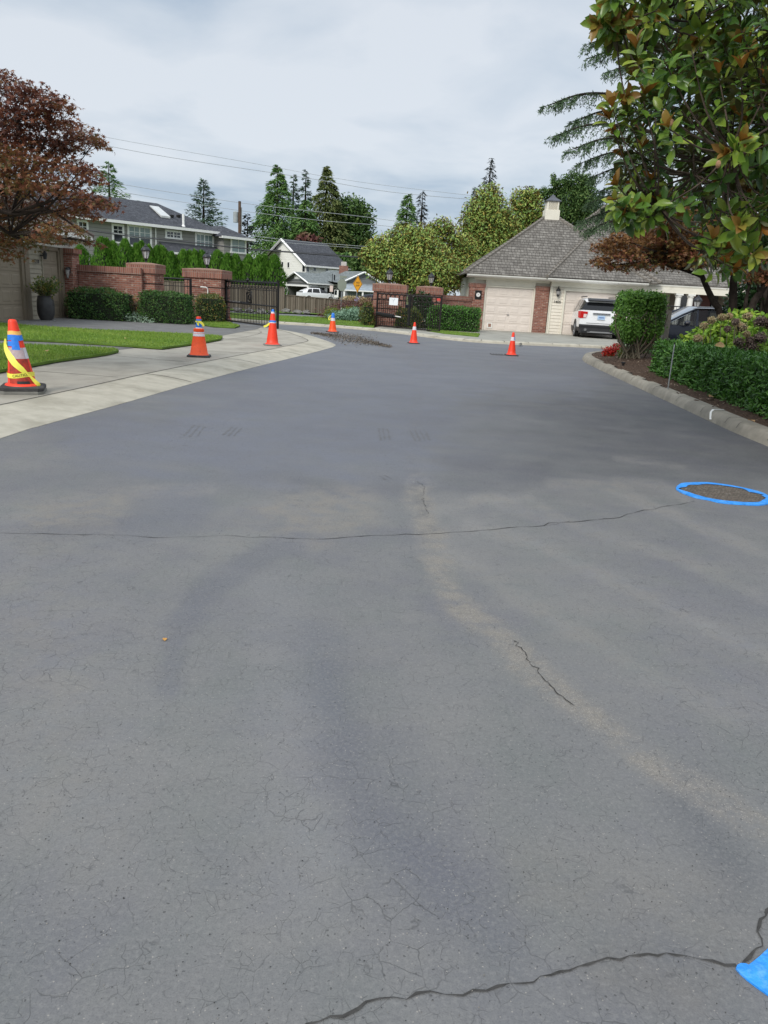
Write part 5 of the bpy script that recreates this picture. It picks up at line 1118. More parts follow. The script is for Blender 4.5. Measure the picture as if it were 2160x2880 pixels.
def wn(px0,py0,px1,py1,side):
    if side: A2,u2=C,u
    else: A2,u2=C,v_
    a=PLN(px0,py0,A2,u2);b_=PLN(px1,py1,A2,u2);x0,x1=sorted((a[0],b_[0]));z0,z1=sorted((a[1],b_[1]))
    MM=M if side else M@Matrix.Rotation(math.pi/2,4,'Z')
    if side: f=MB(MM).box(x0-.1,x1+.1,-.05,0,z0-.1,z1+.1).build('window',MATS['fascia_white'],h);MB(MM).box(x0,x1,-.07,-.052,z0,z1).build('pane',paint('pane_grey',(.12,.14,.16),.1),f)
    else: f=MB(MM).box(x0-.1,x1+.1,0,.05,z0-.1,z1+.1).build('window',MATS['fascia_white'],h);MB(MM).box(x0,x1,.052,.07,z0,z1).build('pane',MATS['window_dark'],f)
wn(793,737,797,751,False);wn(810,738,814,752,False)
wn(852,743,858,764,False);wn(862,743,868,764,True);wn(882,745,887,762,True);wn(917,748,922,765,True)
# low dark roof wing left of the gable
MB(M).add([(-6,G*.55,ZE+.9),(0,G*.55,ZE+1.6),(0,G+5,ZE+1.5),(-6,G+5,ZE+.6),(-6,G*.55,ZE-1.2),(-6,G+5,ZE-1.2)],[(0,1,2,3),(4,0,3,5)]).build('wing_roof',MATS['asphalt_shingle'],h)
# grey bungalow with carport
C=YP(868,790,88.)[:2];M=wframe(C,u);G=4.35;ZE=2.45;ZP=3.35
h=thing('grey_bungalow','low slate grey bungalow with a white posted carport beyond the board fence','house',(C[0],C[1],0))
at2=lambda x,y:PLN(x,y,C,u);D=at2(962,797)[0]
MB(M).box(.0,D,.15,.3,2.02,ZE).box(.15,.3,.3,G-.15,1.98,ZE).add([(.1,0,ZE),(.1,G,ZE),(.1,G/2,ZP-.06)],[(2,1,0)]).build('gable_wall',MATS['siding_slate'],h)
MB(M).box(0.3,D,G-.3,G,-.2,ZE).box(D-.3,D-.11,.3,G-.31,-.2,ZE).build('back_wall',paint('bung_back',(.16,.16,.155),.8),h);MB(M).box(.05,D,.31,G-.31,2.2,2.28).build('carport_ceiling',MATS['bung_back'],h)
MB(M).box(D-.1,D+5,.4,G+3,-.2,2.3).build('wall',MATS['siding_slate'],h)
MB(M).add([(-.35,-.45,ZE-.22),(D+5,-.45,ZE-.22),(D+5,G/2,ZP),(-.35,G/2,ZP),(-.35,G+.45,ZE-.22),(D+5,G+.45,ZE-.22)],[(0,1,2,3),(3,2,5,4)]).build('roof',MATS['grey_shingle'],h)
mb=MB(M);mb.bar((-.37,-.45,ZE-.28),(-.37,G/2,ZP-.06),.09);mb.bar((-.37,G+.45,ZE-.28),(-.37,G/2,ZP-.06),.09);mb.box(-.3,D+.2,-.55,-.45,ZE-.34,ZE-.20);mb.build('barge_board',MATS['fascia_white'],h)
mb=MB(M);mb.box(0,D,0,.15,1.82,2.02);mb.box(0,.15,.15,G,1.82,2.0);mb.build('beam',MATS['fascia_white'],h)
for i,(x,y) in enumerate(((.1,.08),(.1,G-.1),(D*.52,.08),(D*.86,.08))): MB(M).box(x-.13,x+.13,y-.13,y+.13,-.3,1.82).build('carport_post',MATS['fascia_white'],h)
MB(M).box(.07,.1,G/2-.55,G/2+.55,2.62,2.98).build('gable_vent',MATS['fascia_white'],h)
# gabled main wing to the right, in front of it a lower blue grey wing
K=YP(1026,766,90.)
def fp(x,y,Y=88.): return YP(x,y,Y)
a,b_,c=fp(963,795),fp(1026,767),fp(1072,797)
MB().add([(a[0],88,a[2]),(b_[0],88,b_[2]),(c[0],88,c[2]),(a[0],88,0),(c[0],88,0)],[(3,4,2,1,0)]).build('gable_wall',MATS['siding_slate'],h)
MB().add([(a[0]-.3,87.6,a[2]-.05),(b_[0],87.6,b_[2]+.1),(c[0]+.3,87.6,c[2]-.05),(a[0]-5,96,a[2]+.5),(b_[0]-4.5,96,b_[2]+.25),(c[0]+1,96,c[2])],[(0,1,4,3),(1,2,5,4)]).build('roof',MATS['grey_shingle'],h)
mb=MB();mb.bar((a[0]-.3,87.55,a[2]-.12),(b_[0],87.55,b_[2]+.04),.09);mb.bar((c[0]+.3,87.55,c[2]-.12),(b_[0],87.55,b_[2]+.04),.09);mb.build('barge_board',MATS['fascia_white'],h)
a,b_=fp(966,814,86.),fp(1064,822,86.);q=fp(972,796,88.)
MB().add([(a[0],85.9,a[2]),(b_[0]+2,85.9,a[2]),(b_[0]+2,88,q[2]),(a[0],88,q[2])],[(0,1,2,3)]).build('porch_roof',paint('blue_roof',(.27,.31,.34),.8,var=.2,scale=3),h)
MB().box(a[0],b_[0]+2,85.8,85.9,a[2]-.12,a[2]).build('porch_gutter',MATS['fascia_white'],h)
MB().box(a[0]+.3,b_[0]+2,86.9,87.9,-.3,a[2]+.2).build('wall',MATS['siding_blue'],h)
f=MB().box(fp(969,0,86.9)[0],fp(982,0,86.9)[0],86.84,86.9,fp(975,838,86.9)[2],fp(975,817,86.9)[2]).build('window',MATS['fascia_white'],h);MB().box(fp(970,0,86.9)[0],fp(977,0,86.9)[0],86.82,86.838,fp(975,831,86.9)[2],fp(975,818,86.9)[2]).build('pane',MATS['window_dark'],f)
for px_ in (968,1020): x=fp(px_,830,85.95)[0];MB().box(x-.09,x+.09,85.9,86.05,-.3,a[2]-.12).build('porch_post',MATS['fascia_white'],h)
c=fp(966,755,92);cb=MB().box(c[0]-.5,c[0]+.5,92,93,2.5,4.35).build('chimney',MATS['brick_far'],h)
MB().box(c[0]-.3,c[0]+.3,92.2,92.8,4.35,4.8).build('chimney_cap',paint('pots',(.5,.47,.44),.8),cb)
mb=MB();q=fp(935,770,89);mb.bar(q,(q[0],q[1],q[2]-.9),.04);q=fp(941,773,89);mb.bar(q,(q[0],q[1],q[2]-.6),.08);mb.build('vent_pipe',MATS['lamp_black'],h)
# cars at the bungalow
StS=[(0,.80,.92,1.12,.55,.25),(.5,.86,.95,1.38,.56,.35),(1.1,.87,.95,1.46,.58,.15),(1.2,.87,.95,1.46,.58,.15),(2.1,.87,.94,1.46,.58,0),(2.2,.87,.94,1.455,.58,0),(3.2,.87,.94,1.02,.72,0),(3.9,.84,.84,.90,.64,0),(4.3,.74,.66,.72,.52,0)]
q=YP(841,843,87.2);car('white hatchback parked under the white posted carport','car',(q[0],q[1]+.2,.28),math.atan2(u[1],u[0])-.22,'car_white',StS,[('side',1),('side',3),('side',5),('ws',5)],zb=.2,wheels=(.75,3.4),rw=.31,hw=.87,cladding=False)
q=YP(822,838,80.);car('white car bonnet showing above the board fence beside the arborvitae','car',(q[0]-4.2,q[1]-.6,.02),math.atan2(u[1],u[0])-.5,'car_white',StS,[('side',1),('side',3),('side',5),('ws',5)],zb=.2,wheels=(.75,3.4),rw=.31,hw=.87,cladding=False)
q=YP(1040,850,62.);car('black and red car half hidden behind the right gate pillar','car',(q[0]-1.2,q[1],.0),.1,'car_navy',StS,[('side',1),('side',3),('side',5),('ws',5)],zb=.2,wheels=(.75,3.4),rw=.31,hw=.87,cladding=False)
# ---------------------------------------------------------------- board fences
b=NB('fence_board');uv=b.coord('UV');t_=b.n('ShaderNodeTexBrick',offset=0.);b.l(uv,t_.inputs[0]);b.i(t_,Scale=1.,Brick_Width=.145,Row_Height=6.,Mortar_Size=.012)
t_.inputs['Color1'].default_value=(.115,.092,.072,1);t_.inputs['Color2'].default_value=(.235,.20,.165,1);t_.inputs['Mortar'].default_value=(.03,.025,.02,1)
b.color(b.mix(b.ramp(b.noise(b.scl(uv,(7,.6,1)),1.,3),[(.4,0.),(.7,.6)]),t_.outputs['Color'],(.15,.125,.10)));b.set(.9,0,.15)
paint('fence_post',(.15,.12,.095),.9,var=.2)
def fence(label,xa,xb,Y,za,zb_,n,zbot=0):
    a=YP(xa,820,Y)[0];c=YP(xb,820,Y)[0];t=thing('board_fence',label,'fence',((a+c)/2,Y,0))
    MB().add([(a,Y,zbot),(c,Y,zbot),(c,Y,zb_),(a,Y,za),(a,Y+.03,zbot),(c,Y+.03,zbot),(c,Y+.03,zb_),(a,Y+.03,za)],[(0,1,2,3),(0,3,7,4),(1,5,6,2),(3,2,6,7),(5,4,7,6)]).build('board_panel',MATS['fence_board'],t)
    MB().add([(a,Y-.05,za),(c,Y-.05,zb_),(c,Y+.07,zb_),(a,Y+.07,za),(a,Y-.05,za+.05),(c,Y-.05,zb_+.05),(c,Y+.07,zb_+.05),(a,Y+.07,za+.05)],[(4,5,6,7),(0,1,5,4),(1,2,6,5),(2,3,7,6),(3,0,4,7),(3,2,1,0)]).build('cap_rail',MATS['fence_post'],t)
    for i in range(n+1):
        x=a+(c-a)*i/n;z=za+(zb_-za)*i/n;MB().box(x-.06,x+.06,Y-.06,Y-.005,-.05,z-.01).build('fence_post',MATS['fence_post'],t)
fence('tall weathered board fence behind the open left gate',330,798,52,1.53,1.55,9)
fence('lower weathered board fence in front of the carport bungalow',800,1000,52.1,1.08,.93,7)
# ---------------------------------------------------------------- signs, pole, cables
paint('sign_yellow',(.78,.36,.012),.5,var=.05);paint('sign_grey',(.26,.29,.24),.5,.3,var=.06);paint('galv',(.36,.38,.38),.5,.5,var=.08)
q=YP(1006,799,46.);t=thing('warning_sign','yellow diamond warning sign on a post beyond the island shrubs','road sign',(q[0],46,0))
d=.47;w_=.27;MB().extr([(q[0]-w_,q[2]),(q[0],q[2]-d),(q[0]+w_,q[2]),(q[0],q[2]+d)],45.97,45.985).build('sign_face',MATS['sign_yellow'],t)
mb=MB();pp=[(q[0]-w_*.88,45.965,q[2]),(q[0],45.965,q[2]+d*.88),(q[0]+w_*.88,45.965,q[2]),(q[0],45.965,q[2]-d*.88)]
for i in range(4): mb.bar(pp[i],pp[(i+1)%4],.008)
mb.build('border',MATS['black_print'],t)
for s,dz in (('SPEED',.075),('BUMP',-.085)): text('lettering',s,.135,Matrix.Translation((q[0],45.966,q[2]+dz))@Matrix.Rotation(math.pi/2,4,'X')@Matrix.Diagonal((.62,1,1,1)),MATS['black_print'],t,.002)
MB().bar((q[0]-.03,46.02,0),(q[0]-.02,46.02,q[2]+d+.03),.03).build('post',MATS['galv'],t)
q=YP(962,801,45.);t=thing('stop_sign_back','grey back of an octagonal sign on a tall post left of the yellow diamond','road sign',(q[0],45,0))
MB().extr([(q[0]+.27*math.cos(a),q[2]+.36*math.sin(a)) for a in np.linspace(math.pi/8,2*math.pi+math.pi/8,9)[:-1]],44.99,45.0).build('sign_back',MATS['sign_grey'],t)
MB().bar((q[0]-.02,45.05,0),(q[0],45.05,YP(962,779,45.)[2]),.03).build('post',MATS['galv'],t);a=YP(955,779,45.);MB().box(a[0],a[0]+.4,45.03,45.07,a[2]-.05,a[2]+.07).build('street_name_plate',MATS['sign_grey'],t)
q=YP(932,812,60.);t=thing('small_sign','small pale sign on a thin post in front of the carport','road sign',(q[0],60,0));MB().box(q[0]-.12,q[0]+.12,59.97,60,q[2]-.22,q[2]+.22).build('sign_face',paint('sign_pink',(.70,.55,.52),.6),t);MB().bar((q[0],60.03,.0),(q[0],60.03,q[2]),.03).build('post',MATS['galv'],t)
q=YP(674,566,88.);t=thing('utility_pole','brown wooden utility pole with a grey transformer behind the grey house','utility pole',(q[0],88,0))
MB().lathe([(.19,0),(.15,q[2])],10,(q[0],88,0)).build('pole',paint('pole_wood',(.10,.065,.045),.9,var=.3),t);MB().lathe([(.26,0),(.27,.05),(.27,1.05),(.2,1.12)],12,(q[0]-.42,88,YP(666,626,88.)[2])).build('transformer',paint('transf',(.33,.36,.37),.6),t)
MB().bar((q[0]+.2,88,q[2]-3.1),(q[0]+.2,88,q[2]-.6),.06).build('conduit',MATS['galv'],t)
paint('cable',(.035,.035,.04),.7);paint('cable_far',(.36,.38,.40),.7)
def wire(label,pts,Y,r,mat):
    w3=[]
    for (a,b_) in pts: w3.append(YP(a,b_,Y))
    p=catmull(w3,6);o=MB().tube(p,r,4).build('overhead_cable',MATS[mat],org=w3[0]);tag(o,label,'cable','overhead cables')
wire('thin cable highest across the sky from behind the red maple',[(150,352),(315,389),(700,457),(1000,510),(1380,556),(1700,590)],90,.018,'cable_far')
wire('second highest cable, slightly darker, sagging across the sky',[(150,378),(312,412),(500,446),(860,500),(1100,540),(1380,565),(1700,592)],90,.024,'cable_far')
wire('upper cable of the pair crossing in front of the conifers at pole top',[(150,480),(365,522),(674,570),(860,592),(1010,608),(1190,632),(1400,655)],88,.022,'cable_far')
wire('lower cable of the pair crossing in front of the conifers',[(150,500),(370,545),(674,592),(900,620),(1090,636),(1400,672)],88,.022,'cable_far')
wire('thick black cable in front of the grey house upper windows',[(60,610),(150,630),(225,644),(365,664),(540,682),(700,700),(900,716),(1010,724),(1300,745)],50,.034,'cable')
wire('thinner black cable low in front of the grey house roof edge',[(160,640),(300,652),(500,676),(700,700),(920,714),(1300,750)],50.6,.012,'cable')
wire('pair cable over the ridge of the white house',[(690,660),(780,672),(900,684),(1010,692),(1300,715)],70,.016,'cable_far')
wire('lowest cable over the roof of the white house',[(690,667),(780,680),(900,690),(1010,698),(1300,722)],70,.016,'cable_far')
# ---------------------------------------------------------------- plants
paint('bark',(.075,.058,.045),.95,var=.4,scale=9,bump=1.,bs=28,spec=.1)
paint('bark_dark',(.035,.028,.024),.95,var=.4,scale=12,bump=1.,bs=30,spec=.1)
b=NB('bark_rough');o=b.scl(b.coord(),(9,9,1.6));v=b.n('ShaderNodeTexVoronoi',feature='DISTANCE_TO_EDGE');v.inputs['Scale'].default_value=1.4;b.l(o,v.inputs['Vector'])
b.color(b.ramp(v.outputs['Distance'],[(0.,(.02,.016,.013)),(.3,(.085,.068,.055)),(.8,(.13,.108,.09))]));b.set(.95,0,.1);b.bump(v.outputs['Distance'],1.,.05)
paint('twig',(.17,.145,.10),.9,var=.3)
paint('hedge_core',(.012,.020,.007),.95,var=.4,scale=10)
leafmat('laurel',[(.010,.030,.005),(.020,.058,.008),(.036,.092,.013),(.062,.13,.022)],.42,gain=2.4,transl=.18,spec=.45)
leafmat('yew',[(.010,.030,.008),(.020,.055,.011),(.038,.085,.016),(.075,.11,.022)],.6,gain=1.9,transl=.15)
leafmat('euonymus',[(.028,.07,.012),(.055,.125,.018),(.085,.18,.028),(.12,.22,.04)],.45,gain=1.95,transl=.28,spec=.4)
leafmat('thuja',[(.022,.060,.007),(.038,.095,.011),(.058,.13,.016),(.08,.155,.022)],.65,gain=2.1,transl=.18,spec=.2)
leafmat('magnolia_leaf',[(.012,.030,.006),(.022,.050,.008),(.038,.078,.011),(.068,.105,.014),(.12,.15,.022)],.28,gain=2.25,back=(.055,.056,.016),transl=.18,spec=.32)
leafmat('magnolia_young',[(.10,.13,.022),(.16,.15,.028),(.17,.105,.024),(.13,.07,.018)],.3,back=(.22,.095,.018),transl=.28,spec=.35)
leafmat('magnolia_far',[(.035,.065,.016),(.065,.115,.026),(.11,.165,.036),(.17,.19,.045),(.21,.165,.04)],.5,gain=2.55,back=(.17,.12,.035),transl=.25,spec=.4)
leafmat('maple_red',[(.032,.013,.011),(.070,.026,.018),(.110,.040,.023),(.145,.062,.030),(.10,.066,.022),(.052,.054,.018)],.5,transl=.35,spec=.3,gain=1.7)
leafmat('maple_orange',[(.035,.02,.012),(.075,.036,.016),(.12,.06,.022),(.15,.085,.03),(.11,.035,.025),(.09,.085,.03)],.5,transl=.34,spec=.3,gain=2.0)
leafmat('fir',[(.014,.028,.018),(.024,.044,.026),(.038,.064,.036),(.058,.085,.048)],.75,gain=2.5,transl=.1,spec=.15)
leafmat('cedar_green',[(.018,.040,.013),(.032,.066,.018),(.052,.092,.025),(.078,.115,.034)],.75,gain=3.0,transl=.15,spec=.15)
leafmat('cedar_brown',[(.020,.032,.012),(.040,.055,.018),(.065,.080,.026),(.105,.105,.042)],.8,gain=2.6,transl=.15,spec=.15)
leafmat('spruce_grey',[(.014,.018,.018),(.026,.032,.030),(.045,.052,.046)],.8,transl=.1,spec=.1)
leafmat('deodar',[(.022,.040,.022),(.036,.060,.030),(.055,.086,.044),(.08,.112,.06)],.7,gain=2.3,transl=.15,spec=.2)
leafmat('broadleaf_dark',[(.014,.032,.010),(.028,.055,.015),(.046,.080,.022),(.07,.10,.03)],.6,transl=.2,spec=.2,gain=2.2)
leafmat('barberry',[(.035,.014,.014),(.075,.025,.024),(.115,.045,.036),(.09,.075,.032)],.6,transl=.25)
leafmat('juniper',[(.05,.10,.065),(.095,.165,.11),(.15,.235,.165),(.22,.31,.23)],.7,transl=.15)
leafmat('gold_shrub',[(.045,.07,.01),(.10,.13,.016),(.17,.20,.025)],.6,transl=.25)
leafmat('nandina',[(.022,.045,.012),(.045,.080,.018),(.10,.11,.022),(.26,.12,.03)],.5,transl=.25)
leafmat('hydrangea',[(.045,.11,.014),(.10,.19,.02),(.17,.26,.03),(.25,.30,.04)],.5,transl=.3,spec=.3)
leafmat('mophead',[(.055,.035,.030),(.095,.06,.05),(.14,.095,.08),(.20,.165,.12)],.8,transl=.2)
leafmat('mophead_pale',[(.20,.17,.09),(.30,.26,.14),(.24,.14,.08)],.8,transl=.25)
leafmat('red_flower',[(.30,.010,.008),(.50,.018,.012),(.62,.05,.02)],.5,transl=.3,gain=.9)
leafmat('silver_plant',[(.10,.15,.10),(.18,.25,.18),(.28,.35,.27)],.7,transl=.2)
leafmat('ivy',[(.006,.022,.006),(.014,.045,.010),(.03,.075,.016)],.35,transl=.15,spec=.5)
def ell(n,c,r,shell=.55,up=0.):
    d=rdir(n)
    if up: d[:,2]=np.where(d[:,2]<-up,-d[:,2],d[:,2])
    q=(shell+(1-shell)*rng.random(n)**.6)[:,None]
    return np.array(c)+d*np.array(r)*q, d
def clump_leaves(clumps,n_tot,size,mat,name,par,tmpl=QUAD,wr=.55,droop=.2,jag=.16,shell=.5,vert=.6,rlight=.35,org=None):
    w_=np.array([c[3]*c[4]+c[3]*c[5]+c[4]*c[5] for c in clumps]);w_=w_/w_.sum();Cs=[];Ds=[]
    for c,f in zip(clumps,w_):
        n=max(8,int(n_tot*f));p,d=ell(n,c[:3],c[3:6],shell);p=p+rng.normal(size=p.shape)*np.array(c[3:6])*jag;Cs.append(p);Ds.append(d)
    C=np.concatenate(Cs);D=np.concatenate(Ds);n=len(C)
    A=D*.7+rdir(n)*.9;A[:,2]-=droop;N=D*.5+rdir(n)*.55;N[:,2]+=vert
    r=np.clip(.5+rng.normal(size=n)*.24+.0*D[:,2],0,1)
    return leaves(name,mat,C-nrm(A)*size*.5,A,N,size*(.7+.6*rng.random(n)),size*wr*(.8+.4*rng.random(n)),tmpl,par,org,rnd=r)
def limbs(par,base,clumps,r0,mat,n=None,name='trunk',h0=.3,wob=.12):
    mb=MB();base=np.array(base,float);cs=np.array([c[:3] for c in clumps]);top=cs[:,2].max();cen=cs.mean(0)
    tp=[base+(np.array([cen[0],cen[1],top])-base)*u*np.array([u**.6,u**.6,.92])*1. if u>0 else base for u in np.linspace(0,1,7)]
    tp=[base+np.array([(cen[0]-base[0])*u**1.4,(cen[1]-base[1])*u**1.4,(top-base[2])*.9*u])+rng.normal(size=3)*(wob*u*.5) for u in np.linspace(0,1,7)]
    mb.tube(tp,[r0*(1-.85*u) for u in np.linspace(0,1,7)],8)
    sel=cs if n is None else cs[rng.permutation(len(cs))[:n]]
    for c in sel:
        u=np.clip((c[2]-base[2])/(top-base[2])*.6,.15,.8);i=u*6;k=int(i);s=np.array(tp[k])*(1-(i-k))+np.array(tp[min(k+1,6)])*(i-k)
        m_=(s+c)/2+rng.normal(size=3)*wob+np.array([0,0,-.1]);p=catmull([s,m_,c],4);rr=r0*.42*(1-u*.5);mb.tube(p,list(np.linspace(rr,rr*.25,len(p))),5)
    return mb.build(name,mat,par,smooth=True)
def hedge(name,label,cat,c,L,Wd,Ht,rot,mat,n,size,z0=0,wr=.45,tmpl=QUAD,rough=.06,twigs=True,round_=.0,group=None,taper=0.):
    t=thing(name,label,cat,(c[0],c[1],z0),group);M=Matrix.Translation((c[0],c[1],z0))@Matrix.Rotation(rot,4,'Z')
    i=.10;core=MB(M).box(-L/2+i,L/2-i,-Wd/2+i,Wd/2-i,.03,Ht-i);core.build('dark_core',MATS['hedge_core'],t)  # solid dark core box fills the inside of the leaf shell
    ar=np.array([L*Ht,L*Ht,Wd*Ht,Wd*Ht,L*Wd]);k=rng.choice(5,n,p=ar/ar.sum());a=rng.random(n);b_=rng.random(n)
    p=np.zeros((n,3));N=np.zeros((n,3))
    for f in range(5):
        s=k==f
        if f<2: p[s]=np.stack([(a[s]-.5)*L,np.full(s.sum(),(-1 if f==0 else 1)*Wd/2),b_[s]*Ht],1);N[s]=(0,-1 if f==0 else 1,.25)
        elif f<4: p[s]=np.stack([np.full(s.sum(),(-1 if f==2 else 1)*L/2),(a[s]-.5)*Wd,b_[s]*Ht],1);N[s]=(-1 if f==2 else 1,0,.25)
        else: p[s]=np.stack([(a[s]-.5)*L,(b_[s]-.5)*Wd,np.full(s.sum(),Ht)],1);N[s]=(0,0,1)
    if round_:   # pull corners in
        q=np.abs(p/np.array([L/2,Wd/2,Ht])-np.array([0,0,0]))
        for ax in range(3):
            o=[j for j in range(3) if j!=ax];f=np.maximum(q[:,o[0]],q[:,o[1]])
            p[:,ax]*=1-round_*np.clip(f-.72,0,1)**1*1.2
    depth=rng.random(n)**2*.14
    lump=np.sin(p[:,0]*3.1+p[:,2]*2)*np.sin(p[:,1]*3.7+1)*.5+np.sin(p[:,0]*7.3+p[:,2]*6.1)*.35
    p=p-N*depth[:,None]+N*(lump*rough)[:,None]+rng.normal(size=p.shape)*.02
    if taper: p[:,:2]*=(1-taper*(1-p[:,2]/Ht))[:,None]
    p[:,2]=np.maximum(p[:,2],.02)
    A=N*.55+rdir(n)*.8;A[:,2]+=.35;NN=N*.8+rdir(n)*.6;NN[:,2]+=.3
    Mr=np.array(M.to_3x3());P3=p@Mr.T+np.array(M.translation)
    r=np.clip(.45+rng.normal(size=n)*.22+lump*.1,0,1)
    leaves('foliage',mat,P3,A@Mr.T,NN@Mr.T,size*(.7+.6*rng.random(n)),size*wr,tmpl,t,rnd=r)
    if twigs:
        mb=MB(M)
        for _ in range(int(L*8)): x=(rng.random()-.5)*L*.9;y=(rng.random()-.5)*Wd*.8;mb.bar((x,y,0),(x+rng.normal()*.08,y+rng.normal()*.08,Ht*.5),.010)
        mb.build('stems',MATS['twig'],t)
    return t
# ---- left front hedges and pot
a=P(216,897,.09);hedge('clipped_hedge','dark loose hedge against the long brick wall, nearest the taupe garage','hedge',(-10.35,27.9),2.15,1.0,.98,-.02,MATS['yew'],5200,.085,PZ,wr=.4,rough=.16,round_=.25)
hedge('clipped_hedge','dense square clipped hedge in front of the left pillars','hedge',(-8.12,28.2),1.75,1.0,1.02,-.05,MATS['yew'],5600,.075,PZ,wr=.42,rough=.07,round_=.12)
p=P(612,905,.1);t=hedge('nandina_shrub','rounded orange tipped shrub at the foot of the wide left pillar','shrub',(p[0]-.1,p[1]-.9),1.05,1.0,.98,.4,MATS['nandina'],3000,.085,PZ,wr=.35,rough=.10,round_=.45)
t=thing('silver_plant','low silvery plant at the foot of the first left pillar','plant',(-9.1,27.7,PZ))
clump_leaves([(-9.15,27.75,.2,.45,.35,.2),(-8.75,27.7,.15,.3,.3,.15)],500,.11,MATS['silver_plant'],'foliage',t,wr=.3)
t=thing('bare_shrub','thin brownish shrub between the hedge and the first left pillar','shrub',(-9.35,28.2,PZ))
mb=MB()
for _ in range(26): mb.tube([(-9.35+rng.normal()*.08,28.2+rng.normal()*.08,PZ),(-9.35+rng.normal()*.2,28.15+rng.normal()*.15,.45),(-9.35+rng.normal()*.32,28.1+rng.normal()*.2,.75+rng.random()*.3)],[.012,.009,.004],4)
mb.build('stems',MATS['twig'],t);clump_leaves([(-9.35,28.15,.65,.35,.25,.4)],340,.07,MATS['nandina'],'foliage',t)
pc=P(129,906,PZ);pc=(pc[0]+.12,pc[1],PZ)
pc=(-11.12,25.2,PZ)
t=thing('planter_pot','tall dark glazed pot standing on the driveway by the taupe garage','plant pot',pc)
MB().box(pc[0]-.20,pc[0]+.20,pc[1]-.2,pc[1]+.2,PZ,PZ+.03).build('foot',MATS['grey_metal'],t)
b=NB('pot_glaze');b.color(b.ramp(b.noise(b.coord(),3,4),[(.35,(.022,.022,.024)),(.7,(.06,.06,.058))]));b.set(.4,0,.4)
MB().lathe([(.17,.03),(.21,.08),(.255,.22),(.27,.42),(.255,.62),(.225,.74),(.235,.77),(.215,.78),(.20,.70)],28,pc).build('bowl',MATS['pot_glaze'],t,smooth=True)
MB().lathe([(.21,.70),(.05,.72)],20,pc).build('soil',MATS['soil'],t)
t=thing('potted_shrub','feathery green shrub growing in the tall dark pot','shrub',(pc[0],pc[1],PZ+.72))
mb=MB();Cs=[];As=[]
for _ in range(95):
    a=rng.random()*6.28;e=.25+rng.random()*.55;l=.38+.28*rng.random();d=np.array([math.cos(a)*e,math.sin(a)*e,1-.55*e]);d/=np.linalg.norm(d)
    q0=np.array([pc[0],pc[1],PZ+.72])+rng.normal(size=3)*.04;pts=[q0,q0+d*l*.6,q0+d*l+np.array([0,0,-.08*e])];mb.tube(pts,[.008,.006,.003],4)
    for u in np.linspace(.35,1,9):
        Cs.append(q0+d*l*u+rng.normal(size=3)*.03);As.append(d+rng.normal(size=3)*.6)
mb.build('stems',MATS['twig'],t);leaves('foliage',MATS['nandina'],Cs,As,rdir(len(Cs))+np.array([0,0,.6]),.11,.045,QUAD,t,rnd=rng.random(len(Cs))*.7+.1)
# ---- right bed hedge, bush, flowers
HX=(6.52,13.2)
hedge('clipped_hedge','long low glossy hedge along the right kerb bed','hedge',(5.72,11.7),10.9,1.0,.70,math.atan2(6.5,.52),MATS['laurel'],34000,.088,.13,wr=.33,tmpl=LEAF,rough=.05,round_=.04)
bx=P(1778,1010,.2)
t=thing('round_bush','big clipped light green bush with bare stems at the bed corner','bush',(bx[0],bx[1],.2))
mb=MB()
for _ in range(34):
    a=rng.random()*6.28;r=.62*rng.random()**.5;q0=np.array([bx[0]+.25*rng.normal()*.6,bx[1]+rng.normal()*.15,.18]);q1=np.array([bx[0]+.05+r*math.cos(a),bx[1]+r*math.sin(a),.8+.2*rng.random()]);q2=q1+np.array([rng.normal()*.12,rng.normal()*.12,.55])
    mb.tube(catmull([q0,q1,q2],3),[.018]*4+[.010]*3,5)
mb.build('stems',MATS['twig'],t,smooth=True)
n=14500;d=rdir(n);sup=np.abs(d)**(1);pw=.62
q=np.sign(d)*np.abs(d)**pw;q=q/np.maximum(np.abs(q).max(1,keepdims=True)**.55,.3)
Cc=np.array([bx[0]+.02,bx[1],1.27]);rad=np.array([.60,.66,.69])
k=(.80+.2*rng.random(n)**.5)[:,None];p=Cc+q*rad*k*.86;p=p+rng.normal(size=p.shape)*.045
low=p[:,2]<.95;p[low,:2]=Cc[:2]+(p[low,:2]-Cc[:2])*(1-.45*(.95-p[low,2:3])/.5)
win=(p[:,1]<bx[1]-.1)&(np.abs(p[:,0]-bx[0]-.16)<.2)&(p[:,2]<1.75)&(p[:,2]>.5)&(rng.random(n)<.72)  # thin place where the twigs show
keep=~win&~((p[:,2]<.85)&(rng.random(n)<.55));p=p[keep];d=d[keep];n=len(p)
A=d*.4+rdir(n)*.8;A[:,2]+=.1;N=d+rdir(n)*.5;N[:,2]+=.35
leaves('foliage',MATS['euonymus'],p,A,N,.066*(.7+.6*rng.random(n)),.040,LEAF,t,rnd=np.clip(.5+.25*rng.normal(size=n),0,1))
for i,(px_,py_,lab) in enumerate(((1712,1003,'bright red bedding flowers at the bed corner in front of the round bush, left clump'),(1736,992,'bright red bedding flowers tucked under the round bush, right clump'))):
    c=P(px_,py_,.16);t=thing('red_flowers',lab,'flowers',(c[0],c[1],.15))
    clump_leaves([(c[0],c[1],.28,.19,.17,.16)],420,.075,MATS['red_flower'],'petals',t,wr=.5);clump_leaves([(c[0],c[1],.18,.16,.14,.08)],60,.08,MATS['laurel'],'foliage',t)
c=P(1756,1012,.15);t=thing('low_shrub','small olive green tuft under the front of the round bush','plant',(c[0],c[1],.15));clump_leaves([(c[0],c[1],.30,.18,.18,.2)],420,.07,MATS['nandina'],'foliage',t)
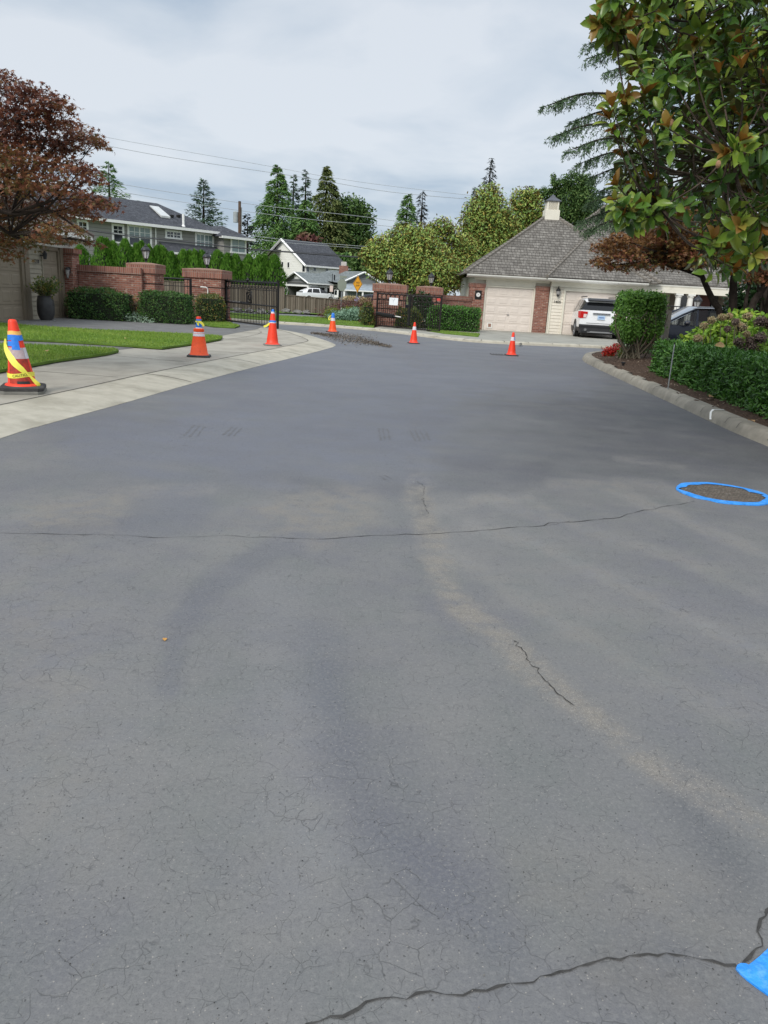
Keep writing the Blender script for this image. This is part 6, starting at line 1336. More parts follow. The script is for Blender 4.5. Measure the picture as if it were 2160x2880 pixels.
c=P(1812,990,.2);t=thing('red_ground_plant','dark red leafed low plant at the back of the round bush','plant',(c[0]+.2,c[1]+.6,.2));clump_leaves([(c[0]+.2,c[1]+.6,.35,.35,.3,.2)],320,.09,MATS['barberry'],'foliage',t)
c=YP(1832,930,25.4);t=thing('lime_shrub','bright lime green shrub glimpsed behind the round bush','shrub',(c[0],25.4,.2));clump_leaves([(c[0],25.4,.85,.35,.4,.55)],900,.10,MATS['gold_shrub'],'foliage',t);limbs(t,(c[0],25.4,.2),[(c[0],25.4,.9,.3,.3,.4)],.03,MATS['twig'],name='stems')
# stake, bollard light, wooden post
s0=P(1879,1091,.17);s1=YP(1898,963,s0[1]);t=thing('metal_stake','thin grey metal stake leaning in the bark mulch by the kerb','stake',s0)
MB().tube([(s0[0],s0[1],.1),(s1[0],s1[1],s1[2]-.02)],.011,8).build('rod',MATS['galv'],t);MB().lathe([(.014,-.03),(.014,.0)],8,s1).build('cap',MATS['black_iron'],t)
c=P(1752,1030,.16);t=thing('path_light','tiny black path light set in the mulch at the bed tip','path light',(c[0],c[1],.14));MB().lathe([(.03,0),(.03,.08),(.05,.085),(.05,.11),(.02,.125)],12,(c[0],c[1],.14)).build('lamp_head',MATS['black_iron'],t);MB().lathe([(.012,-.05),(.012,0)],6,(c[0],c[1],.14)).build('spike',MATS['black_iron'],t)
a=YP(1880,873,21.5);t=thing('wooden_post','weathered grey wooden post with a dark box behind the long hedge','post',(a[0],21.5,.2))
MB().box(a[0]-.075,a[0]+.075,21.42,21.57,.1,a[2]).build('post',paint('grey_wood',(.30,.28,.25),.9,var=.3,scale=8,bump=.5),t);MB().box(a[0]-.27,a[0]-.08,21.40,21.55,a[2]-.42,a[2]-.01).build('meter_box',paint('box_olive',(.035,.038,.022),.6),t)
t=thing('ground_cover','dark evergreen ground cover between the post and the dark car','ground cover',(8.6,22,.2));clump_leaves([(7.6,22.2,.35,.5,.8,.35),(8.4,22.3,.42,.7,.8,.38),(9.4,22.3,.42,.7,.8,.36),(7.2,23.5,.4,.4,.5,.4),(10.4,22.3,.5,.7,.8,.36)],5200,.075,MATS['yew'],'foliage',t);t['kind']='stuff'
# hydrangeas
paint('mop_core',(.035,.024,.020),.9,var=.4,scale=30)
def hydrangea(label,clumps,heads,nleaf,z0,dark=None):
    c0=clumps[0];t=thing('hydrangea',label,'hydrangea',(c0[0],c0[1],z0),'hydrangeas behind the long hedge')
    clump_leaves(clumps,nleaf,.125,MATS['hydrangea'],'foliage',t,tmpl=LEAF,wr=.62,droop=.35,vert=.9,jag=.10,shell=.6)
    mb=MB()
    for c in clumps:
        for _ in range(7): mb.tube([(c[0]+rng.normal()*.12,c[1]+rng.normal()*.12,z0),(c[0]+rng.normal()*c[3]*.5,c[1]+rng.normal()*c[4]*.5,c[2]+c[5]*.6)],[.012,.007],4)
    mb.build('stems',MATS['twig'],t)
    for (x,y,z,r,pale) in heads:
        n=230;d=rdir(n);p=np.array([x,y,z])+d*r*(.8+.2*rng.random(n))[:,None]*np.array([1,1,.85])
        leaves('flower_head',MATS['mophead_pale' if pale else 'mophead'],p,rdir(n)+d*.2,d+rdir(n)*.3,.032,.03,QUAD,t)
        MB().ball((x,y,z),r*.78,8,5,.85).build('flower_core',MATS['mop_core'],t);MB().bar((x,y,z-.05),(x+.05,y+.02,z-.5),.006).build('flower_stem',MATS['twig'],t)
hy=lambda px,py,Y,r,pale:(*YP(px,py,Y),r,pale)
A1=[YP(1990,955,16.3),YP(2035,930,16.4),YP(2075,915,16.7),YP(2100,905,17.),YP(2015,985,15.9)]
hydrangea('yellow green hydrangea with pale dried heads in front of the maple stems',[(x,y,z-.14,.50,.5,.38) for x,y,z in A1]+[(7.2,16.0,.5,.8,.6,.36),(8.2,16.6,.5,.8,.7,.4)],
  [hy(2030,893,15.6,.075,True),hy(2050,890,15.8,.07,True),hy(2002,900,15.5,.075,True),hy(1980,917,15.4,.075,True),hy(1962,952,15.2,.08,True),hy(2070,908,15.6,.085,True),hy(2103,890,15.8,.085,True),hy(2086,922,15.4,.12,True),hy(2047,925,15.4,.06,False),hy(2068,905,15.3,.06,False)],4200,.2)
A2=[YP(2115,965,14.4),YP(2160,940,14.6),YP(2220,950,14.6),YP(2085,985,14.2),YP(2150,985,14.2)]
hydrangea('broad leaved green hydrangea with big dried mauve heads at the right edge',[(x,y,z-.16,.40,.42,.34) for x,y,z in A2]+[(8.0,14.4,.6,.8,.7,.45)],
  [hy(2078,962,13.9,.085,False),hy(2108,957,13.9,.07,False),hy(2137,951,13.9,.115,False),hy(2113,975,13.9,.105,False),hy(2092,990,13.9,.11,False),hy(2123,1008,13.9,.10,False),hy(2148,1002,13.9,.09,False),hy(2138,905,14.2,.12,False),hy(2165,912,14.2,.11,False),hy(2100,940,13.9,.05,True)],1900,.2)
# fallen leaf resting on the hedge
q=YP(2018,1000,13.3);dl=leaves('fallen_leaf',MATS['dry_leaf'],[(q[0]-.1,q[1]-.05,.97)],[(1,.25,.12)],[(-.2,-.9,.5)],.22,.11,LEAF,org=(q[0],q[1],.92),rnd=np.array([.6]));tag(dl,'pale pinkish dead leaf resting on top of the long clipped hedge','leaf','fallen leaves')
# ---- right gateway planting
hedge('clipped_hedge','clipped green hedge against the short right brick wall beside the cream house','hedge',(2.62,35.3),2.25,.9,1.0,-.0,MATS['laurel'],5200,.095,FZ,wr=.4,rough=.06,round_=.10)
c=P(1122,926,.1);c=(c[0]+.1,35.2)
hedge('nandina_shrub','leafy green and orange shrub behind the bars of the right gate','shrub',(c[0]+.25,34.9),1.1,.7,.78,.1,MATS['nandina'],1900,.10,FZ,wr=.35,rough=.15,round_=.5)
hedge('holly_shrub','tall dark shrub between the two right gate pillars','shrub',(c[0]+.95,36.4),.75,.8,1.55,.1,MATS['ivy'],1900,.10,FZ,wr=.5,rough=.15,round_=.45)
c=P(1046,918,.1);hedge('nandina_shrub','orange and green shrub left of the right gateway pillar','shrub',(c[0]-.25,35.3),.5,.7,.92,.1,MATS['nandina'],1200,.10,FZ,wr=.3,rough=.15,round_=.5)
# island shrubs
t=thing('barberry_hedge','dusky red barberry mound behind the blue green juniper','shrub',(-2.6,41.3,FZ))
cl=[(YP(x,y,41.6)[0],41.6,YP(x,y,41.6)[2],.75,.6,.42) for x,y in ((932,888),(958,872),(985,866),(1012,862),(1038,862),(1056,868),(975,885),(1030,880))]
clump_leaves(cl,6200,.10,MATS['barberry'],'foliage',t,wr=.35,jag=.22);limbs(t,(-2.2,41.6,FZ),cl,.04,MATS['twig'],name='stems')
c=P(1052,908,.1);t=thing('barberry_hedge','dusky red barberry standing taller next to the right gateway pillar','shrub',(c[0]-.55,36.6,FZ));cl=[(YP(1038,882,37)[0],37,YP(1038,882,37)[2],.36,.5,.5),(YP(1046,870,37)[0],37,YP(1046,870,37)[2],.30,.5,.4),(YP(1032,900,37)[0],37,YP(1032,900,37)[2],.3,.4,.3)]
clump_leaves(cl,2200,.10,MATS['barberry'],'foliage',t,wr=.3,jag=.25);limbs(t,(cl[0][0],37,FZ),cl,.03,MATS['twig'],name='stems')
t=thing('juniper','spreading blue green juniper on the lawn island','shrub',(-1.9,39.6,FZ));cl=[(YP(x,y,39.8)[0],39.8,YP(x,y,39.8)[2],.55,.55,.22) for x,y in ((955,888),(975,886),(992,883),(1002,878),(985,892),(965,893),(1005,890))]
clump_leaves(cl,4200,.13,MATS['juniper'],'foliage',t,wr=.28,jag=.28)
t=thing('gold_shrub','yellow green rounded shrub left of the juniper','shrub',(-3,40.4,FZ));cl=[(YP(x,y,40.6)[0],40.6,YP(x,y,40.6)[2],.4,.4,.32) for x,y in ((934,882),(940,888))];clump_leaves(cl,1100,.10,MATS['gold_shrub'],'foliage',t)
t=thing('gold_shrub','small yellow green shrub peeping over the middle of the juniper','shrub',(-1.5,40.9,FZ));cl=[(YP(x,y,40.9)[0],40.9,YP(x,y,40.9)[2],.4,.3,.16) for x,y in ((985,871),(995,871))];clump_leaves(cl,500,.10,MATS['gold_shrub'],'foliage',t)
c=YP(1000,850,60.);t=thing('dry_bed','tan dried ornamental planting in front of the bungalow porch','plants',(c[0],60,0));clump_leaves([(c[0],60,YP(1000,848,60.)[2],1.2,.8,.35)],800,.22,MATS['mophead_pale'],'foliage',t)
c=YP(1003,842,58.);t=thing('purple_flowers','small mauve flower head by the yellow sign post','flowers',(c[0],58,0));leafmat('mauve',[(.22,.18,.36),(.40,.34,.55)],.7);clump_leaves([(c[0],58,c[2],.17,.17,.2)],120,.09,MATS['mauve'],'petals',t)
# ---- arborvitae row
AV=['first','second','third','fourth','fifth','sixth','seventh','eighth','ninth','tenth','eleventh','twelfth','thirteenth','fourteenth','fifteenth','sixteenth','seventeenth','eighteenth','nineteenth','twentieth','twenty-first','twenty-second','twenty-third']
tops=[(172,705),(225,688),(284,664),(299,668),(318,677),(352,670),(383,684),(397,676),(417,687),(441,690),(456,690),(482,708),(515,702),(533,704),(548,702),(567,704),(612,703),(640,712),(663,714),(700,716),(728,716),(745,716),(772,716)]
wids=[34,46,32,26,32,36,26,22,30,26,30,28,30,22,26,30,42,32,30,34,28,26,38]
for i,((tx_,ty_),wd) in enumerate(zip(tops,wids)):
    q=YP(tx_,ty_,53.6+.25*math.sin(i*2.1));ht=q[2]*.955;r0=wd/2165*53.6*1.08
    t=thing('arborvitae',AV[i]+' arborvitae from the left in the tall clipped row behind the board fence','arborvitae',(q[0],q[1],0),'row of arborvitae behind the fence')
    n=1500;u=rng.random(n)**.75;z=ht*(.12+.88*u);prof_=r0*np.clip((1-((z/ht))**2.7),0,1)**.78*(.9+.1*np.sin(z*5+i))
    a=rng.random(n)*6.283;rr=prof_*(.86+.14*rng.random(n))
    p=np.stack([q[0]+rr*np.cos(a),q[1]+rr*np.sin(a)*.9,z],1);d=np.stack([np.cos(a),np.sin(a),np.zeros(n)],1)
    A=d*.45+rdir(n)*.3;A[:,2]+=1.;leaves('crown',MATS['thuja'],p,A,d+rdir(n)*.5,.24*(.7+.6*rng.random(n)),.085,QUAD,t,rnd=np.clip(.5+.25*rng.normal(size=n)+.1*math.sin(i*3.3),0,1))
    mb=MB().lathe([(r0*.78*max(0.02,(1-(z/ht)**2.))**.85,z) for z in np.linspace(.2,ht*.93,9)],9,(q[0],q[1],0));mb.build('dark_core',MATS['hedge_core'],t)  # solid dark core turned to fit within the leaf sprays
# ---- conifers
def conifer(label,px_,pyt,Y,wpx,pyb,mat,n_br=80,dens=14,droop=.25,taper=.8,spread=1.,gap=0.,bare=0.,name='conifer',lsize=.5,group='tall conifers beyond the houses',trunk_mat='bark_dark',lw=.4):
    q=YP(px_,pyt,Y);ht=q[2];base=YP(px_,pyb,Y)[2];base=max(base,.3);R=wpx/2165*Y/2
    t=thing(name,label,'conifer',(q[0],Y,0),group);MB().tube([(q[0],Y,0),(q[0]+rng.normal()*.1,Y,ht*.5),(q[0],Y,ht)],[.028*ht,.018*ht,.02],7).build('trunk',MATS[trunk_mat],t)
    C=[];A=[];N=[];Z=[]
    for i in range(n_br):
        u=((i+rng.random())/n_br)**.9;zb=ht-(ht-base)*u
        L=R*(max(u,.02)**taper)*(.72+.42*rng.random());
        if rng.random()<gap: L*=.45
        a=rng.random()*6.283;d=np.array([math.cos(a),math.sin(a),0]);k=max(3,int(dens*(.35+L/R)))
        s=np.sort(rng.random(k))**.8*(1-bare)+bare
        zz=zb+ (.22*s-droop*1.4*s*s)*L
        p=np.array([q[0],Y,0])+d*(s*L)[:,None];p[:,2]=zz
        side=np.array([-d[1],d[0],0]);off=rng.normal(size=k)*.20*L*(1.05-s*.6);p+=side*off[:,None];p[:,2]+=rng.normal(size=k)*.05*L-.0
        ax=d[None]*.8+side[None]*np.sign(off)[:,None]*.5+np.stack([np.zeros(k),np.zeros(k),-droop*(.5+s)],1)+rng.normal(size=(k,3))*.25
        C.append(p);A.append(ax);N.append(np.tile([0,0,1.],(k,1))+rng.normal(size=(k,3))*.5)
    C=np.concatenate(C);n=len(C);leaves('crown',MATS[mat],C,np.concatenate(A),np.concatenate(N),lsize*(.6+.8*rng.random(n)),lsize*lw,QUAD,t,rnd=np.clip(.5+.25*rng.normal(size=n),0,1));return t
conifer('open spruce with upswept ragged boughs behind the grey house roof',573,505,95,118,640,'fir',80,34,.05,.75,gap=.2,bare=.1,lsize=.42,lw=.28)
conifer('pale green drooping cedar peeping out right of the red maple',305,455,85,150,600,'cedar_green',56,40,.12,.8,gap=.15,lsize=.42,lw=.25)
conifer('small dark conifer beside the utility pole',697,600,105,60,690,'spruce_grey',40,9,.15,.8,lsize=.6)
conifer('dense pyramidal cedar standing leftmost of the tall central group',781,464,120,250,790,'cedar_green',280,80,.35,.85,lsize=.55,lw=.28)
conifer('dark narrow fir second in the central group, behind the dense cedar',826,490,135,110,760,'fir',120,44,.2,.85,lsize=.5,lw=.28)
conifer('dark narrow fir third in the central group, its tip beside the brown cedar',860,477,135,110,760,'fir',120,44,.2,.85,lsize=.5,lw=.28)
conifer('olive brown tall cedar rightmost of the central group',921,468,122,235,800,'cedar_brown',280,80,.4,.85,lsize=.55,lw=.28)
conifer('mid green conifer filling low between the two big central cedars',860,560,118,170,790,'cedar_green',150,60,.4,.7,lsize=.55,lw=.28)
conifer('conifer with an even pointed crown behind the flowering magnolias',1148,545,120,120,740,'cedar_green',150,50,.3,.75,lsize=.5,lw=.28)
conifer('thin ragged spire next to the even pointed conifer',1189,536,125,62,720,'spruce_grey',90,18,.3,.5,gap=.35,lsize=.5,lw=.28)
conifer('tall ragged dark spire rising above the magnolia left of the cream house',1382,444,110,90,640,'spruce_grey',90,20,.35,.75,gap=.3,lsize=.45,lw=.28)
conifer('slim pale green conifer tip left of the tall ragged spire',1339,526,115,60,680,'fir',70,26,.2,.7,lsize=.45,lw=.3)
conifer('small conifer tip above the magnolias left of the cupola',1488,522,115,40,620,'spruce_grey',36,10,.2,.7,lsize=.6)
# ---- broadleaf trees
def tree(name,label,cat,Y,blobs,n,size,mat,base,r0=.2,tmpl=QUAD,wr=.5,group=None,jag=.16,bark='bark',vert=.5,shell=.45,nl=None,droop=.2,dy=1.):
    cl=[];
    for (x,y,rx,ry) in blobs:
        yy=Y+rng.normal()*.25*dy;q=YP(x,y,yy);k=yy/2165;cl.append((q[0],yy,q[2],rx*k,rx*k*.85*dy,ry*k))
    bx_=YP(base,830,Y)[0];t=thing(name,label,cat,(bx_,Y,0),group);limbs(t,(bx_,Y,-.05),cl,r0,MATS[bark],nl)
    clump_leaves(cl,n,size,mat,'crown',t,tmpl,wr,droop,jag,shell,vert);return t
G='magnolias behind the right gateway'
tree('magnolia_tree','broad olive and yellow magnolia spreading behind the right gate lanterns','magnolia',43,[(1060,700,36,28),(1100,690,44,34),(1140,668,44,34),(1180,672,40,34),(1075,735,50,30),(1120,725,60,40),(1170,720,60,45),(1215,720,45,40),(1090,765,55,28),(1150,765,60,35),(1210,765,60,38),(1250,760,50,40),(1180,800,60,26),(1240,800,50,28),(1030,718,22,12)],22000,.165,MATS['magnolia_far'],1160,.16,LEAF,.42,G)
tree('magnolia_tree','open thinly leaved magnolia with sky showing through, right of the broad one','magnolia',47,[(1215,645,22,16),(1245,634,26,18),(1262,650,20,14),(1230,665,30,20),(1275,668,18,14),(1240,700,40,26),(1290,720,40,30),(1310,690,30,24),(1300,760,46,36)],6500,.18,MATS['magnolia_far'],1250,.13,LEAF,.4,G,jag=.28)
tree('magnolia_tree','tall conical magnolia just left of the shingle roof','magnolia',50,[(1375,550,34,30),(1350,590,40,34),(1395,590,40,34),(1335,630,44,36),(1380,630,54,40),(1420,640,36,40),(1325,680,44,40),(1370,685,60,44),(1415,690,50,44),(1330,735,50,40),(1380,740,56,40),(1320,790,50,34),(1430,620,20,18)],22000,.18,MATS['magnolia_far'],1372,.2,LEAF,.42,G)
tree('magnolia_tree','magnolia crown rising behind the left slope of the shingle roof','magnolia',56,[(1465,560,28,26),(1490,555,26,22),(1505,590,30,30),(1460,610,36,34),(1495,640,40,36),(1450,660,40,36),(1470,700,40,36),(1530,640,26,30)],9500,.21,MATS['magnolia_far'],1485,.2,LEAF,.42,G)
tree('magnolia_tree','dark magnolia crown right of the cupola with a lone sprig on top','magnolia',58,[(1556,500,7,9),(1562,516,10,8),(1580,525,26,20),(1615,515,34,26),(1650,520,24,26),(1535,545,26,16),(1600,560,46,30),(1650,570,40,36),(1640,620,44,34),(1600,600,34,24),(1560,570,20,20)],11000,.20,MATS['broadleaf_dark'],1610,.2,LEAF,.42,G)
tree('broadleaf_tree','round dark green tree at the right end of the tall conifer group','tree',125,[(985,585,44,30),(1010,610,40,36),(965,610,44,36),(1000,660,50,48),(960,670,50,48),(1020,700,34,44),(985,730,50,44)],11000,.5,MATS['broadleaf_dark'],988,.4,QUAD,.6,'trees beyond the bungalow')
tree('broadleaf_tree','dark green leafy mass behind the chimney of the bungalow','tree',105,[(1015,750,40,24),(1045,728,36,24),(990,765,24,16),(1055,765,40,28),(1020,778,40,18)],3400,.6,MATS['broadleaf_dark'],1020,.3,QUAD,.6,'trees beyond the bungalow')
tree('broadleaf_tree','purple brown tree low behind the white house roof','tree',116,[(860,672,24,14),(880,680,20,14)],700,.7,MATS['barberry'],868,.2,QUAD,.6,'trees beyond the bungalow')
tree('broadleaf_tree','olive shrubby tree just right of the white house above the bungalow roof','tree',114,[(955,748,26,18),(970,735,22,20),(948,735,20,22),(975,760,24,14)],1500,.55,MATS['cedar_green'],935,.2,QUAD,.6,'trees beyond the bungalow')
tree('broadleaf_tree','dark evergreen behind the carport at the end of the arborvitae row','tree',100,[(800,815,16,14),(790,838,20,14),(812,836,18,14)],700,.4,MATS['broadleaf_dark'],800,.15,QUAD,.6,'trees beyond the bungalow')
# ---------------------------------------------------------------- Japanese maples
def padtree(name,label,cat,pads,Y,dY,n,size,mat,stems,bark,group=None,branch_from=None,rb=.03,lw=1.,seed=5):
    q=np.random.default_rng(seed);t=thing(name,label,cat,stems[0][0][0],group)
    mb=MB()
    for pts,rad in stems: p=catmull(pts,5);mb.tube(p,list(np.interp(np.linspace(0,1,len(p)),np.linspace(0,1,len(rad)),rad)),8)
    mb.build('trunk',MATS[bark],t,smooth=True)
    ar=np.array([rx*ry for _,_,rx,ry in pads],float);ar/=ar.sum();Cs=[];Ds=[];br=MB()
    for (x,y,rx,ry),f in zip(pads,ar):
        yy=Y+q.uniform(-dY,dY);c=np.array(YP(x,y,yy));k=yy/2165;m_=max(10,int(n*f));d=rdir(m_)
        R_=np.array([rx*k,rx*k*.9,ry*k*.85]);p=c+d*R_*(rng.random(m_)**.42)[:,None]+rng.normal(size=(m_,3))*R_*.13
        p[:,2]-=.25*((p[:,0]-c[0])**2+(p[:,1]-c[1])**2)/R_[0]       # pads bend down at their rim
        Cs.append(p);Ds.append(d)
        if branch_from is not None:
            s=np.array(branch_from[int(q.integers(len(branch_from)))],float);mid=(s+c)/2+q.normal(size=3)*.05;pp=catmull([s,mid,c],4);br.tube(pp,list(np.linspace(rb,rb*.3,len(pp))),5)
            for _ in range(5):
                e=c+q.normal(size=3)*R_*.55;br.tube([c+(s-c)*.15,(c+e)/2+q.normal(size=3)*.04,e],[rb*.3,rb*.2,rb*.1],4)
    if br.v: br.build('branches',MATS[bark],t,smooth=True)
    C=np.concatenate(Cs);D=np.concatenate(Ds);n_=len(C)
    A=rdir(n_)*(1,1,.35)+np.array([0,0,-.35]);N=np.array([0,0,.9])+rdir(n_)*.75
    hz=(C[:,2]-C[:,2].min())/(np.ptp(C[:,2]));cl=np.sin(C[:,0]*2.3+1)*np.sin(C[:,2]*3.1+C[:,1]*1.7)
    leaves('foliage',MATS[mat],C,A,N,size*(.7+.6*rng.random(n_)),size*(.7+.6*rng.random(n_))*lw,STAR,t,rnd=np.clip(.34+.18*cl+.42*(1-hz)**1.5+rng.normal(size=n_)*.2,0,1));return t
tb=(-7.6,11.4,LZ)
padsL=[(20,235,80,34),(95,255,70,32),(160,285,60,26),(50,300,95,36),(130,325,85,34),(205,355,70,24),(230,385,72,20),(270,395,40,14),(20,370,90,42),(110,385,95,38),(180,405,70,24),(60,440,110,40),(165,450,70,28),(235,470,52,20),(20,500,90,42),(110,505,100,34),(200,520,80,26),(255,500,40,16),(290,565,52,16),(250,560,70,20),(60,570,110,42),(160,575,90,32),(230,590,60,18),(20,630,90,34),(100,630,80,24),(170,632,70,18),(262,680,34,8),(215,672,46,10),(130,662,70,15),(40,668,90,20),(-60,420,120,60),(-60,560,120,60),(-50,680,110,50),(-60,300,110,50),(-10,205,50,18),(-170,360,110,60),(-190,500,130,70),(-240,430,110,70),(-180,620,120,50),(-280,560,120,60),(-120,250,90,50),(-320,480,90,60)]
jl=lambda a,b,Y:tuple(YP(a,b,Y))
stL=[([tb,(-7.3,11.3,1.2),jl(-90,560,11.4)],[.13,.10,.07]),([jl(-90,560,11.4),jl(20,535,11.5),jl(80,495,11.5),jl(140,430,11.6),jl(190,390,11.6)],[.045,.032,.024,.014,.006]),([jl(-90,560,11.4),jl(30,600,11.2),jl(130,590,11.2),jl(200,630,11.1),jl(240,670,11.1)],[.04,.028,.02,.012,.005]),([jl(-90,560,11.4),jl(-10,420,11.8),jl(40,330,11.9),jl(70,260,11.9)],[.045,.028,.018,.008]),([jl(-90,560,11.4),jl(30,660,11.6),jl(110,680,11.6),jl(200,690,11.5)],[.03,.022,.015,.005])]
padtree('red_maple_tree','dark red Japanese maple overhanging the taupe garage at the left edge','tree',padsL,11.6,1.1,21000,.080,'maple_red',stL,'bark_dark','Japanese maples',[jl(20,535,11.5),jl(80,495,11.5),jl(30,600,11.2),jl(130,590,11.2),jl(-10,420,11.8),jl(40,330,11.9),jl(30,660,11.6)],.016)
MY=18.6;jr=lambda a,b,Y=MY:tuple(YP(a,b,Y))
padsR=[(1700,690,40,20),(1690,730,30,16),(1740,670,44,20),(1760,705,60,26),(1730,745,40,12),(1800,660,60,28),(1830,700,70,32),(1790,740,50,14),(1870,660,60,32),(1900,700,70,34),(1860,735,60,16),(1950,690,60,40),(1940,735,50,16),(1990,720,50,30),(1900,560,40,26),(1880,600,60,40),(1940,620,70,40),(2000,640,70,50),(2040,700,60,40)]
g0=P(2040,930,.25)
stR=[([(jr(2045,930)[0],MY,.2),jr(2026,890),jr(2005,845),jr(1984,800),jr(1972,770),jr(1962,735)],[.085,.08,.075,.065,.055,.03]),([jr(1976,778),jr(1935,763),jr(1900,752),jr(1868,742),jr(1830,720),jr(1790,700)],[.045,.04,.035,.03,.02,.01]),([jr(1972,770),jr(1950,745),jr(1930,720)],[.035,.025,.012]),([jr(1966,750),jr(1990,720),jr(2010,690)],[.035,.02,.01]),
 ([(jr(2055,940)[0],MY+.3,.2),jr(2058,880),jr(2062,820),jr(2064,780),jr(2075,720)],[.105,.10,.095,.085,.05])]
padtree('red_maple_tree','orange red Japanese maple with leaning bare stems beside the magnolia','tree',padsR,MY,.9,11000,.105,'maple_orange',stR,'bark_dark','Japanese maples',[jr(1962,735),jr(1935,755),jr(1868,742),jr(1930,720),jr(2010,690)],.03)
st2=[([(jr(2098,930)[0],MY-.6,.2),jr(2112,880,MY-.6),jr(2140,820,MY-.6),jr(2175,780,MY-.6),jr(2230,720,MY-.6)],[.10,.085,.075,.06,.04]),([(jr(2092,930)[0],MY-.4,.2),jr(2096,870,MY-.5),jr(2104,820,MY-.5),jr(2112,790,MY-.5),jr(2124,745,MY-.5)],[.06,.05,.035,.03,.015]),([jr(2107,810,MY-.5),jr(2098,780,MY-.5),jr(2094,760,MY-.5)],[.02,.015,.008])]
padtree('red_maple_tree','second red maple with two stems crossing in front of the great trunk','tree',[(2140,775,50,20),(2170,740,60,34),(2100,765,30,14),(2220,760,60,30),(2180,690,80,40)],MY-.5,.5,2400,.10,'maple_red',st2,'bark_dark','Japanese maples',[jr(2140,820,MY-.6),jr(2175,780,MY-.6)],.025,seed=8)
# ---------------------------------------------------------------- great deodar cedar
DY=20.4;DX=YP(2093,860,20.4)[0]+.66
t=thing('deodar_cedar','big deodar cedar with a massive rough trunk and drooping blue green boughs','cedar',(DX,DY,.2))
mb=MB();prof=[(.80,0),(.68,.25),(.60,.8),(.55,2),(.50,4),(.42,8),(.30,12),(.12,16)]
mb.lathe(prof,40,(DX,DY,.1),cap=False)
mb.v=[(DX+(x-DX)*(1+.06*math.sin(7*math.atan2(y-DY,x-DX)+z)),DY+(y-DY)*(1+.06*math.sin(7*math.atan2(y-DY,x-DX)+z)),z) for x,y,z in mb.v];mb.build('trunk',MATS['bark_rough'],t,smooth=True)
tips=[((1520,303),19.5),((1542,388),19.2),((1592,425),19.),((1640,128),19.5),((1648,165),19.2),((1700,205),19.),((1622,462),19.2),((1655,500),19.4),((1625,625),20.2),((1640,650),20.),((1665,545),20.),((1690,590),20.5),((1720,640),20),((1700,120),19),((1750,450),19.5),((1600,345),19.8),((1700,690),20.2),((1645,575),20.6),((1690,610),21.4)]
for k in range(34): tips.append(((float(rng.uniform(1760,2300)),float(rng.uniform(-250,620))),float(rng.uniform(17.5,23))))
br=MB();C=[];A=[]
for i,((x,y),Y) in enumerate(tips):
    e=np.array(YP(x,y,Y));s=np.array([DX,DY,min(15,max(2.4,e[2]-.12*np.hypot(e[0]-DX,e[1]-DY)))]);L=np.linalg.norm(e-s)
    m1=s+(e-s)*.45+np.array([0,0,.09*L]);m2=s+(e-s)*.8+np.array([0,0,.085*L]);p=np.array(catmull([s,m1,m2,e],8))
    br.tube(p,list(np.linspace(.045+.006*L,.006,len(p))),5)
    T=np.gradient(p,axis=0);T=nrm(T)
    for k in range(int(30+L*10)):
        u=rng.uniform(.22,1.)**.85;f=u*(len(p)-1);j=min(int(f),len(p)-2);c=p[j]+(p[j+1]-p[j])*(f-j);tg=T[j]
        sd=np.cross(tg,[0,0,1.]);sd/=np.linalg.norm(sd);sgn=1 if rng.random()<.5 else -1
        l=(.16+.55*(1-u)**.7)*rng.uniform(.6,1.15)*min(1,L/3+.3)
        q=[c]
        d0=tg*.55+sd*sgn*rng.uniform(.15,.75)+np.array([0,0,-.15])
        for w_ in range(1,6): q.append(c+d0*l*w_/5+np.array([0,0,-.55*l*(w_/5)**2]))
        q=np.array(q)
        if k%3==0: br.tube(q[::2],[.006,.004,.002],3)
        mm=int(10+l*46);v_=rng.random(mm)*5;j2=np.minimum(v_.astype(int),4);cc=q[j2]+(q[j2+1]-q[j2])*(v_-j2)[:,None]
        C.append(cc+rng.normal(size=cc.shape)*.012);A.append(nrm(q[j2+1]-q[j2])*.5+rng.normal(size=cc.shape)*.55+np.array([0,0,-.2]))
C=np.concatenate(C);A=np.concatenate(A);n=len(C)
br.build('branches',MATS['bark_dark'],t,smooth=True)
leaves('foliage',MATS['deodar'],C,A,rdir(n)+np.array([0,0,.5]),.075*(.6+.8*rng.random(n)),.020,QUAD,t,rnd=np.clip(.45+.25*rng.normal(size=n),0,1))
t=thing('ivy','glossy dark ivy climbing between the maple stems and the great trunk','ivy',(9.0,20,.2));clump_leaves([(*YP(2085,850,19.8),.38,.3,.5),(*YP(2078,880,19.8),.4,.3,.4),(*YP(2100,835,19.9),.3,.3,.4)],1500,.10,MATS['ivy'],'foliage',t,wr=.7)
# ---------------------------------------------------------------- near magnolia
sil=[(1680,0),(1662,38),(1690,75),(1745,105),(1770,150),(1760,200),(1778,240),(1735,262),(1700,300),(1688,335),(1712,372),(1735,420),(1745,470),(1712,505),(1700,560),(1708,610),(1735,640),(1790,632),(1850,615),(1900,650),(1945,672),(1975,700),(1985,735),(2010,770),(2040,785),(2052,800),(2090,780),(2110,740),(2160,735),(2330,760),(2420,500),(2420,-260),(1760,-260),(1700,-120)]
silA=np.array(sil,float);_d=np.array([2050.,300.])-silA;_l=np.linalg.norm(_d,axis=1,keepdims=True);silA=silA+_d/_l*np.where(silA[:,:1]<2200,38,0);sil=[tuple(p) for p in silA]
def samp(n,y0=-260,y1=800):
    o=np.zeros((0,2))
    while len(o)<n:
        p=np.stack([rng.uniform(1650,2400,n*3),rng.uniform(y0,y1,n*3)],1);o=np.concatenate([o,p[inpoly(p,sil)]])
    return o[:n]
